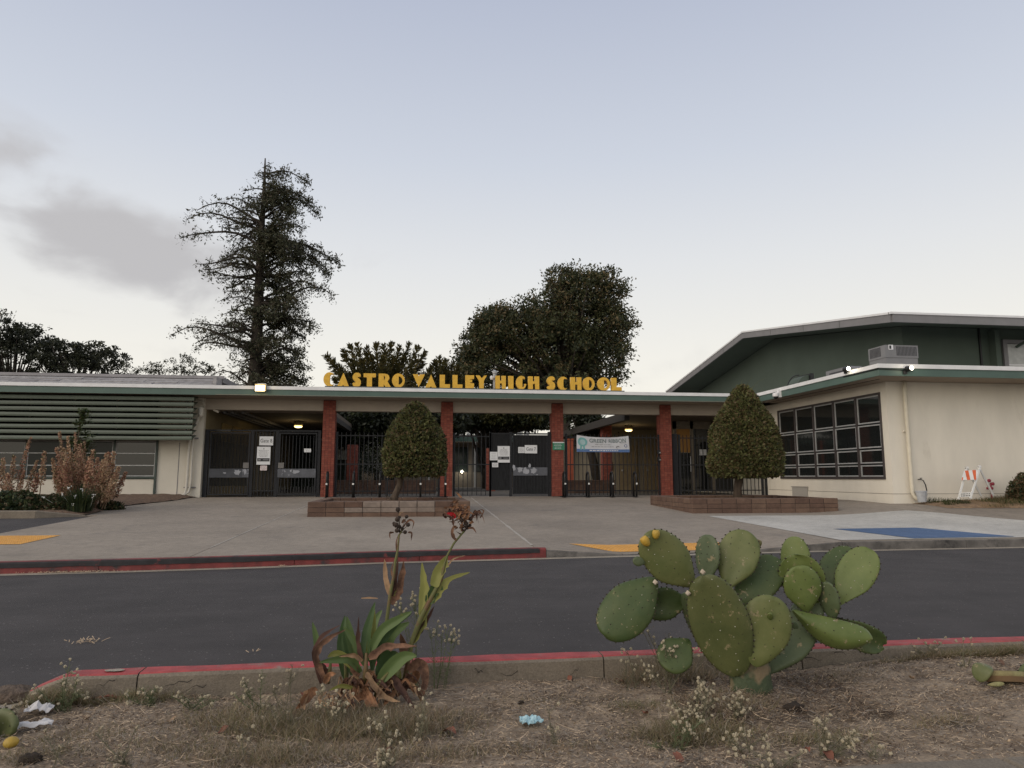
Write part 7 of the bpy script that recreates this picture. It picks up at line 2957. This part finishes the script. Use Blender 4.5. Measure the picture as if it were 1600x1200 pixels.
LV = [
    ([(165, 760), (158, 640), (130, 518)], 42, 'g', 3.98, 4.0, 0), ([(195, 960), (150, 750), (200, 620), (332, 537)], 44, 'd', 3.90, 3.95, 20), ([(222, 940), (160, 770), (225, 650), (368, 573)], 48, 'b', 3.88, 3.9, -10),
    ([(228, 950), (215, 870), (185, 800)], 60, 'd', 3.93, 3.95, 0), ([(372, 930), (340, 690), (365, 470)], 66, 'G', 4.0, 4.05, 10), ([(452, 925), (415, 660), (378, 475)], 60, 'g', 3.96, 4.0, -20), ([(420, 900), (392, 740), (350, 560)], 56, 'G', 3.98, 4.0, 20),
    ([(480, 880), (400, 790), (300, 790), (178, 808)], 56, 'g', 3.90, 3.82, 10), ([(470, 880), (390, 800), (300, 745), (238, 772)], 60, 'y', 3.93, 3.95, -15), ([(492, 800), (458, 660), (465, 475)], 34, 'd', 3.88, 3.9, 25), ([(490, 800), (430, 760), (320, 765)], 34, 't', 3.86, 3.84, 10),
    ([(510, 830), (450, 680), (352, 548)], 58, 'g', 3.90, 3.92, 15), ([(518, 790), (520, 600), (582, 372)], 62, 'G', 3.88, 3.9, 25), ([(528, 780), (560, 600), (574, 400)], 44, 'y', 3.89, 3.92, -30), ([(545, 720), (580, 520), (632, 430)], 50, 'g', 3.96, 4.02, 15),
    ([(520, 790), (620, 590), (745, 500), (848, 440)], 66, 'g', 3.88, 3.82, 10), ([(530, 800), (640, 640), (740, 520), (845, 455)], 54, 'G', 3.90, 3.86, -20), ([(640, 800), (690, 620), (830, 520)], 84, 'g', 3.94, 3.9, 10), ([(625, 900), (620, 680), (690, 520)], 46, 'G', 3.98, 4.0, 0),
    ([(535, 780), (640, 705), (760, 690), (888, 690)], 58, 'b', 3.84, 3.80, 20), ([(610, 950), (690, 850), (790, 770), (882, 762)], 96, 'g', 3.84, 3.78, 5), ([(630, 930), (670, 800), (745, 735)], 120, 'G', 3.90, 3.9, -10), ([(600, 930), (640, 790), (655, 640)], 60, 'g', 3.93, 3.95, 10),
    ([(770, 830), (790, 720), (765, 600)], 70, 'b', 3.95, 3.97, 10), ([(820, 870), (900, 820), (945, 920), (905, 1110)], 76, 'b', 3.86, 3.78, 0), ([(500, 960), (480, 1020), (530, 1060), (608, 1132)], 96, 'o', 3.84, 3.74, 0), ([(520, 880), (590, 1000), (680, 1070), (765, 1092)], 44, 't', 3.82, 3.74, 10),
    ([(830, 890), (800, 980), (735, 1060)], 70, 'b', 3.90, 3.84, 20), ([(715, 900), (770, 1000), (882, 1160)], 44, 'd', 3.84, 3.74, 10), ([(440, 1002), (340, 978), (248, 1012)], 30, 'y', 3.82, 3.76, 10), ([(160, 990), (90, 1070), (8, 1145)], 56, 'o', 3.80, 3.72, 10), ([(600, 960), (560, 900), (530, 860)], 50, 't', 3.86, 3.9, 10),
    ([(450, 920), (420, 840), (360, 770)], 50, 'b', 3.9, 3.9, 30), ([(700, 900), (650, 880), (580, 930)], 50, 'b', 3.88, 3.84, 0), ([(860, 960), (880, 880), (840, 830)], 60, 'o', 3.92, 3.9, 0), ([(590, 700), (570, 760), (560, 880)], 60, 'G', 3.97, 3.97, 0),
    ([(655, 930), (640, 1010), (700, 1060), (650, 1090)], 50, 'd', 3.85, 3.78, 0), ([(760, 930), (740, 860), (770, 800)], 50, 'y', 3.95, 3.95, 0), ([(215, 960), (250, 900), (300, 890)], 40, 'o', 3.86, 3.84, 0), ([(100, 1010), (60, 1100), (75, 1150)], 40, 't', 3.78, 3.72, 0),
]
for k, (pts, w, c, ya, yb2, tn) in enumerate(LV):
    ribbon(pts, w, c, ya, yb2, turn=tn, seed=k, fold=.45 if c in 'gGy' else .7, waves=0 if c in 'gGy' else .22, curl=0 if c in 'gG' else 40)
# withered leaves round the foot
rr = random.Random(71)
for k in range(58):
    x0 = rr.uniform(330, 860)
    y0_ = rr.uniform(930, 1010)
    ang = rr.uniform(-1, 1)
    pts = [(x0, y0_), (x0 + ang * 60 + rr.uniform(-20, 20), y0_ + rr.uniform(-50, 40)), (x0 + ang * 130, y0_ + rr.uniform(20, 130))]
    ribbon(pts, rr.uniform(14, 40), rr.choice('bbdto'), 3.88 + rr.uniform(-.05, .05), 3.80 + rr.uniform(-.05, .08), turn=rr.uniform(-40, 40), seed=k + 60, fold=.8, waves=.3, curl=60)
for k in range(26):
    x0 = rr.uniform(200, 460)
    pts = [(x0, rr.uniform(1000, 1080)), (x0 + rr.uniform(-60, 60), rr.uniform(1040, 1110)), (x0 + rr.uniform(-120, 120), rr.uniform(1080, 1180))]
    ribbon(pts, rr.uniform(6, 13), rr.choice('tt') if rr.random() < .8 else 'd', 3.78, 3.70, turn=rr.uniform(-30, 30), seed=k + 160, fold=.3)
# green shoots: leaf stalks
M_cst = leafmat("canna_stalk", (.135, .140, .050), tr=.1, dirt=((.16, .09, .05), 9, .5, .62))


def stalk(pts2, r, y0, y1, name="stalk", m=None, raw=False):
    P2 = pts2 if raw else [cc(*p) for p in pts2]
    n = len(P2)
    return MB().tube([aty(px, py, y0 + (y1 - y0) * i / (n - 1)) for i, (px, py) in enumerate(P2)], r, 8).build(name, m or M_cst, CL, smooth=True)


stalk([(372, 1000), (372, 900), (365, 800)], [.012, .010, .006], 4.0, 4.0)
stalk([(505, 990), (515, 860), (520, 740)], [.014, .012, .008], 3.88, 3.88)
stalk([(440, 960), (445, 860), (430, 760)], [.012, .010, .007], 3.95, 3.95)
stalk([(590, 1060), (610, 960), (680, 880)], [.014, .012, .007], 3.84, 3.84)
stalk([(235, 960), (255, 870), (262, 800)], [.014, .010, .006], 3.93, 3.93)
stalk([(715, 1040), (740, 940), (750, 860)], [.012, .011, .007], 3.92, 3.92)
stalk([(650, 1000), (652, 800), (660, 560), (690, 320), (715, 190), (728, 80), (745, 0), (755, -110), (782, -150)], [.012, .011, .010, .009, .008, .007, .006, .005, .004], 3.96, 4.02)
stalk([(790, 960), (820, 800), (850, 650), (920, 470), (1000, 320), (1060, 210), (1085, 90), (1104, 35), (1150, -50), (1224, -138)], [.014, .013, .013, .015, .013, .010, .007, .006, .006, .005], 3.97, 4.05)


for pts_, w_ in (([(712, 200), (700, 140), (722, 60)], 16), ([(740, 20), (735, -60), (752, -120)], 14), ([(690, 330), (712, 260), (706, 170)], 22), ([(1000, 330), (1035, 250), (1060, 190)], 26)):
    ribbon(pts_, w_, "b", 4.0, 4.02, turn=20, seed=int(w_), fold=.8, curl=60, name="dried_sheath")


def c2(x, y):
    return 560 + x / 6.314, 770 + y / 6.314


for (pts, w, c, tn) in (([(690, 330), (660, 200), (650, 62)], 38, 't', 20), ([(700, 390), (765, 240), (790, 70)], 56, 'b', 10), ([(705, 330), (728, 230), (750, 10)], 26, 'd', 20), ([(700, 330), (722, 270), (736, 240)], 40, 'y', 0),
                        ([(912, 470), (935, 280), (920, 88)], 60, 'y', 5), ([(1005, 260), (1045, 150), (1108, 32)], 84, 'y', -5), ([(965, 380), (1010, 290), (1072, 222)], 84, 'G', 10), ([(1000, 380), (1090, 230), (1265, 158)], 50, 'y', 15), ([(1105, 110), (1150, 60), (1232, 36)], 12, 't', 0), ([(830, 700), (930, 500), (990, 380)], 50, 'y', 30), ([(840, 680), (940, 530), (1010, 400)], 34, 'd', 0)):
    ribbon(pts, w, c, 3.99, 4.03, turn=tn, seed=len(pts[0]) + w, fold=.5, waves=.1 if c in 'ty' else .3, curl=30 if c in 'bd' else 0)
ribbon([(482, 345), (540, 342), (602, 346)], 12, 't', 3.90, 3.90, seed=3, fold=.2, wprof=[(0, .5), (.5, 1), (1, .4)], name="dried_tip")
# flower heads
M_seed = mat("dark_seed_pod", (.045, .030, .022), rough=.9, var=.4, scale=60, bump=.5, bscale=200)
h1 = [(390, 165, 3.4), (385, 262, 3.6), (370, 315, 3.4), (380, 372, 3.2), (490, 315, 3.0), (460, 388, 2.8), (475, 236, 2.6), (405, 335, 2.8), (432, 350, 2.4), (350, 300, 2.2), (404, 240, 2.4)]
h2 = [(1000, 250, 2.8), (1060, 300, 3.2), (1108, 255, 3.0), (1075, 340, 3.4), (1030, 330, 3.0), (990, 200, 2.6), (1100, 320, 2.4), (960, 230, 2.4), (1020, 270, 3.0)]
for (hh_, yy) in ((h1, 4.02), (h2, 4.05)):
    cx_ = sum(a for a, b, c in hh_) / len(hh_)
    for (x, y, r) in hh_:
        p = aty(*c2(x, y), yy + random.uniform(-.03, .03))
        mb = MB()
        mb.sphere(p, r * .0040, 8, 6)
        c0 = aty(*c2(cx_, 395), yy)
        mb.tube([p, c0.lerp(p, .5), c0], [.002, .002, .003], 4)
        mb.build("seed_pod", M_seed, CL, smooth=True)
rr = random.Random(81)
pet = [([(440, 340), (500, 270), (545, 290), (530, 360)], 20, 'b'), ([(350, 390), (310, 400), (315, 460)], 20, 'b'), ([(490, 390), (525, 400), (520, 475)], 22, 'b'), ([(400, 230), (410, 200), (440, 190)], 20, 't'), ([(430, 300), (450, 270), (470, 290)], 26, 'b'), ([(360, 300), (350, 320), (375, 350)], 18, 'd')]
for k in range(80):
    x, y = rr.gauss(995, 52), rr.gauss(215, 62)
    pet.append(([(x, y), (x + rr.uniform(-35, 35), y - rr.uniform(-10, 40)), (x + rr.uniform(-60, 60), y + rr.uniform(-60, 50))], rr.uniform(12, 28), rr.choice('bodo')))
for k in range(9):
    x = rr.uniform(1150, 1200)
    pet.append(([(1110, 260), (x, 170 + rr.uniform(0, 30)), (x + rr.uniform(0, 50), rr.uniform(200, 320))], rr.uniform(12, 20), rr.choice('bd')))
pet += [([(1080, 350), (1130, 350), (1165, 400)], 24, 'b'), ([(965, 470), (925, 400), (945, 300)], 34, 'b'), ([(1200, 250), (1235, 180), (1190, 160)], 14, 'b')]
for k, (pts, w, c) in enumerate(pet):
    ribbon([c2(*p) for p in pts], w / 6.314, c, 4.04 + rr.uniform(-.03, .03), 4.04 + rr.uniform(-.04, .04), seed=k, fold=.6, raw=True, name="dried_petal", waves=.2, curl=50)
CMt['r'] = leafmat("red_petal", (.55, .020, .030), tr=.2)
ribbon([c2(950, 255), c2(930, 215), c2(870, 200)], 6.5, 'r', 4.02, 4.0, seed=2, raw=True, name="red_petal")
# thready dead foliage mat in front of the clump
GD_ = [leafmat("thread_dry", (.27, .205, .130)), leafmat("thread_olive", (.165, .150, .075)), leafmat("thread_grey", (.33, .28, .22))]


def grass_at(label_unused, cx_, cy_, sx, sy, n, hmin, hmax, probs, seed, name="dry_grass", wd=(.0009, .0020)):
    rg2 = np.random.default_rng(seed)
    x = cx_ + rg2.normal(size=n) * sx
    y = np.clip(cy_ + rg2.normal(size=n) * sy, 2.85, 4.12)
    z = np.array([dirt_z(a, b) for a, b in zip(x, y)])
    h = rg2.uniform(hmin, hmax, n) * np.exp(-((x - cx_) / (2.4 * sx)) ** 2)
    lean = rg2.normal(size=(n, 2)) * .75
    P0 = np.stack([x, y, z - .004], 1)
    tip = P0 + np.stack([lean[:, 0] * h, lean[:, 1] * h, h], 1)
    sd = rg2.normal(size=(n, 3))
    sd[:, 2] = 0
    sd = unit(sd) * rg2.uniform(wd[0], wd[1], n)[:, None]
    mid = P0 * .5 + tip * .5 + rg2.normal(size=(n, 3)) * h[:, None] * .16
    vs = blades(P0, mid, tip, sd)
    return stuff(link(name, leaf_mesh(name, vs, GD_, np.repeat(rg2.choice(3, n, p=probs), 2))))


for k, (px, py, sx, sy, n, h0, h1_, pr) in enumerate((
        (590, 1135, .22, .09, 5200, .03, .12, [.45, .35, .2]), (470, 1130, .20, .09, 4200, .03, .10, [.35, .45, .2]), (380, 1120, .18, .10, 2600, .02, .09, [.3, .5, .2]), (700, 1120, .16, .06, 1500, .01, .05, [.5, .2, .3]),
        (430, 1180, .22, .06, 2600, .02, .08, [.4, .35, .25]), (640, 1175, .25, .05, 2000, .02, .06, [.45, .3, .25]), (225, 1092, .16, .04, 1500, .02, .08, [.25, .6, .15]), (110, 1085, .10, .06, 2200, .04, .12, [.25, .6, .15]), (300, 1165, .2, .08, 1300, .02, .06, [.4, .4, .2]),
        (1080, 1140, .16, .07, 4200, .03, .10, [.35, .5, .15]), (1040, 1060, .16, .06, 2600, .05, .18, [.5, .2, .3]), (1130, 1100, .20, .08, 2600, .02, .07, [.5, .2, .3]), (1280, 1150, .16, .05, 1600, .02, .06, [.3, .55, .15]), (990, 1100, .10, .04, 1200, .01, .035, [.1, .8, .1]),
        (1450, 1030, .3, .05, 3200, .02, .08, [.35, .45, .2]), (1550, 1030, .22, .05, 3600, .03, .09, [.2, .65, .15]), (1470, 1130, .12, .03, 700, .02, .05, [.4, .4, .2]), (1300, 1060, .2, .06, 900, .01, .05, [.5, .2, .3]), (60, 1180, .15, .04, 900, .02, .05, [.3, .5, .2]), (860, 1090, .25, .05, 900, .01, .035, [.5, .3, .2]),
        (130, 1150, .2, .06, 900, .01, .05, [.4, .4, .2]), (820, 1165, .3, .05, 1200, .01, .04, [.5, .3, .2]))):
    p = atz(px, py, .04)
    grass_at("", p.x, p.y, sx, sy, int(n * .62), h0 * .7, h1_ * .85, pr, 200 + k)

# ------------------------------------------------------------------ pale flowered weeds
M_wst = leafmat("weed_stem", (.150, .140, .090), tr=.1)
M_wstg = leafmat("weed_stem_green", (.105, .125, .060), tr=.1)
M_wfl = mat("cream_pompom", (.38, .33, .235), rough=.95, var=.15, scale=60)
M_wfd = mat("dull_pompom", (.33, .28, .20), rough=.95, var=.2, scale=60)


def weed(label, px, py, tops, seed, fr=.012, green=False, bushy=26, fm=None):
    """tops: (px, py, number of heads) of each flowering shoot"""
    rr = random.Random(seed)
    b = atz(px, py, .04)
    b = Vector((b.x, min(b.y, 4.13), dirt_z(b.x, min(b.y, 4.13))))
    t = thing("weed", label, "weed", b, "pale flowered weeds on the verge")
    st, fb = MB(), MB()
    for (tx, ty, nh_) in tops:
        T = aty(tx, ty, b.y + rr.uniform(-.04, .04))
        b0 = b + Vector((rr.uniform(-.03, .03), rr.uniform(-.02, .02), -.005))
        m = b0.lerp(T, .5) + Vector((rr.uniform(-.02, .02), rr.uniform(-.02, .02), 0))
        pts = [b0.lerp(m, q / 6).lerp(m.lerp(T, q / 6), q / 6) for q in range(7)]
        st.tube(pts, [.0028, .0026, .0024, .002, .0018, .0015, .001], 4)
        L_ = (T - b0).length
        for k in range(bushy):
            q = rr.uniform(.12, 1)
            i = min(5, int(q * 6))
            s0 = pts[i].lerp(pts[i + 1], q * 6 - i)
            a = rr.uniform(0, 2 * PI)
            l = rr.uniform(.01, .05) * (.6 + L_)
            e = s0 + Vector((math.cos(a) * l, math.sin(a) * l, rr.uniform(.2, 1.1) * l))
            st.tube([s0, e], [.0010, .0006], 3, caps=False)
            if rr.random() < .35:
                st.sphere(e, .0026, 4, 3)
        for k in range(int(nh_ * (1.35 if py < 1150 else .8)) + 1):
            c = T + Vector((rr.gauss(0, .020), rr.gauss(0, .02), rr.gauss(-.008, .020)))
            st.tube([pts[5], c], [.0012, .0008], 3, caps=False)
            for q in range(11):
                d = Vector((rr.gauss(0, 1), rr.gauss(0, 1), rr.gauss(0, 1))).normalized() * fr * .55
                fb.sphere(c + d, fr * rr.uniform(.35, .6), 5, 3)
    stuff(st.build("stems", M_wstg if green else M_wst, t))
    stuff(fb.build("flower_heads", fm or M_wfl, t))
    return t


WD = [
    ("tall pale flowered weed right of the leafy clump, reaching over the kerb", 680, 1070, [(683, 976, 3), (672, 985, 2), (700, 985, 2), (690, 990, 1)], True),
    ("grey green branching weed with one cluster of white pompoms beside the tall one", 690, 1065, [(707, 992, 7), (712, 1000, 3)], True),
    ("white flowered weed showing between the two dried flower stalks", 650, 1060, [(648, 932, 6), (625, 942, 4), (634, 955, 2), (652, 945, 3)], True),
    ("dry weed left of the cactus with pompoms over the kerb edge", 985, 1075, [(978, 1012, 3), (980, 1030, 2), (995, 1040, 3), (1006, 1050, 3)], False),
    ("weed with white pompoms in front of the small low cactus pad", 1042, 1085, [(1040, 1002, 4), (1052, 1014, 6), (1033, 1020, 4), (1010, 1035, 2), (1084, 1018, 4), (1075, 1030, 2), (1020, 1050, 3)], False),
    ("dense cream flowered weed left of the cactus stump, reaching highest", 1085, 1125, [(1096, 1062, 6), (1104, 1075, 7), (1090, 1080, 6), (1115, 1092, 6), (1100, 1100, 8), (1075, 1106, 8), (1050, 1094, 5), (1088, 1110, 8), (1062, 1112, 6)], False),
    ("low cream flowered weed below the dense one", 1060, 1160, [(1070, 1125, 6), (1095, 1128, 6), (1082, 1136, 5), (1056, 1128, 4), (1019, 1166, 2), (1052, 1166, 2)], True),
    ("cream flower sprig standing against the cactus stump", 1155, 1120, [(1152, 1090, 7), (1156, 1097, 5), (1148, 1107, 3), (1164, 1109, 3)], False),
    ("small weed with three pompoms in front of the cactus, lower centre", 1160, 1170, [(1160, 1142, 5), (1140, 1156, 5), (1196, 1150, 5), (1145, 1160, 4)], False),
    ("weed with pompoms at the lower edge below the cactus", 1220, 1195, [(1200, 1182, 6), (1235, 1186, 6), (1250, 1180, 5), (1182, 1180, 5), (1165, 1195, 4)], False),
    ("arching cream flowered weed at lower right near the pavement", 1290, 1180, [(1275, 1125, 4), (1288, 1122, 4), (1285, 1140, 4), (1296, 1148, 5), (1318, 1150, 5), (1335, 1144, 5), (1330, 1160, 6), (1340, 1160, 4), (1320, 1175, 4)], False),
    ("thin sprig with pale tips left of the pavement corner, lower right", 1372, 1180, [(1370, 1162, 4), (1365, 1174, 3)], False),
    ("weed with cream pompoms in the lower centre beneath the leafy clump", 615, 1160, [(592, 1116, 4), (590, 1128, 3), (597, 1135, 3), (622, 1144, 4), (618, 1156, 4)], False),
    ("second weed with cream pompoms beneath the leafy clump, to its right", 660, 1150, [(654, 1090, 3), (665, 1078, 3), (662, 1115, 3), (657, 1128, 4), (655, 1140, 3)], False),
    ("lowest cream pompom cluster at the bottom edge below the leafy clump", 605, 1195, [(605, 1178, 7), (592, 1172, 4), (618, 1180, 5), (598, 1188, 5)], False),
    ("weed with white flowers growing through the dead threads left of the leafy clump", 530, 1130, [(533, 1090, 5), (536, 1100, 4), (502, 1099, 5), (525, 1108, 5), (522, 1118, 3), (500, 1076, 4)], False),
    ("greyish weed with scattered pompoms on the left of the dead threads", 450, 1130, [(453, 1055, 2), (426, 1075, 4), (458, 1038, 2), (421, 1098, 3), (451, 1124, 4), (436, 1122, 3), (482, 1140, 3), (476, 1148, 4), (442, 1155, 3)], False),
    ("weed with pompoms near the kerb, left of the greyish one", 405, 1105, [(410, 1050, 2), (382, 1065, 4), (384, 1082, 5), (370, 1090, 3), (405, 1110, 3)], True),
    ("green weed growing against the kerb end on the left", 105, 1105, [(108, 1041, 3), (98, 1062, 4), (120, 1062, 5), (128, 1082, 6), (100, 1088, 5), (62, 1080, 3), (50, 1095, 3)], True),
    ("fluffy green weed against the kerb back, second from the left", 235, 1100, [(222, 1078, 3), (243, 1076, 4), (233, 1088, 3), (196, 1088, 3), (210, 1100, 3)], True),
    ("straggly weed with tiny pompoms between kerb and bare dirt, third from the left", 300, 1105, [(291, 1090, 4), (268, 1088, 2), (320, 1088, 3), (335, 1095, 3)], True),
    ("bare weed skeleton on the dirt in the lower left", 92, 1200, [(92, 1168, 1), (70, 1150, 1)], False),
    ("branching weed skeleton in the lower left centre", 200, 1198, [(192, 1178, 4), (150, 1145, 1), (180, 1182, 2), (215, 1130, 1), (165, 1188, 3)], False),
    ("weed with a ring-shaped pale head in the lower left centre", 380, 1180, [(378, 1148, 6), (360, 1190, 3), (395, 1195, 2)], False),
    ("pale yellow dried weed at the left edge above the tissue", 14, 1120, [(10, 1108, 5), (20, 1112, 5), (4, 1116, 4), (30, 1104, 2)], False),
    ("dry pink stemmed weed over the red kerb at the right", 1455, 1040, [(1460, 1008, 3), (1425, 1010, 2), (1470, 1004, 2), (1432, 1018, 3), (1445, 1002, 2)], False),
    ("thin dry weed in the right dirt near the cut cactus piece", 1508, 1060, [(1505, 1040, 4), (1515, 1042, 3), (1517, 1000, 1), (1505, 1000, 1)], False),
    ("tiny sprig beside the blue wrapper", 860, 1150, [(861, 1132, 3), (870, 1160, 4), (858, 1105, 1)], False),
    ("small feathery weed at the left foot of the cactus kerb", 1030, 1050, [(1010, 985, 1), (1020, 995, 1), (1000, 975, 2), (1045, 990, 1)], False),
]
for k, (lab, px, py, tops, gr) in enumerate(WD):
    weed(lab, px, py, tops, 300 + k, green=gr, fr=.0080 if len(tops) > 6 else .0088, bushy=34 if gr else 22, fm=M_wfd if k in (16, 21, 22, 24, 25, 26) else None)
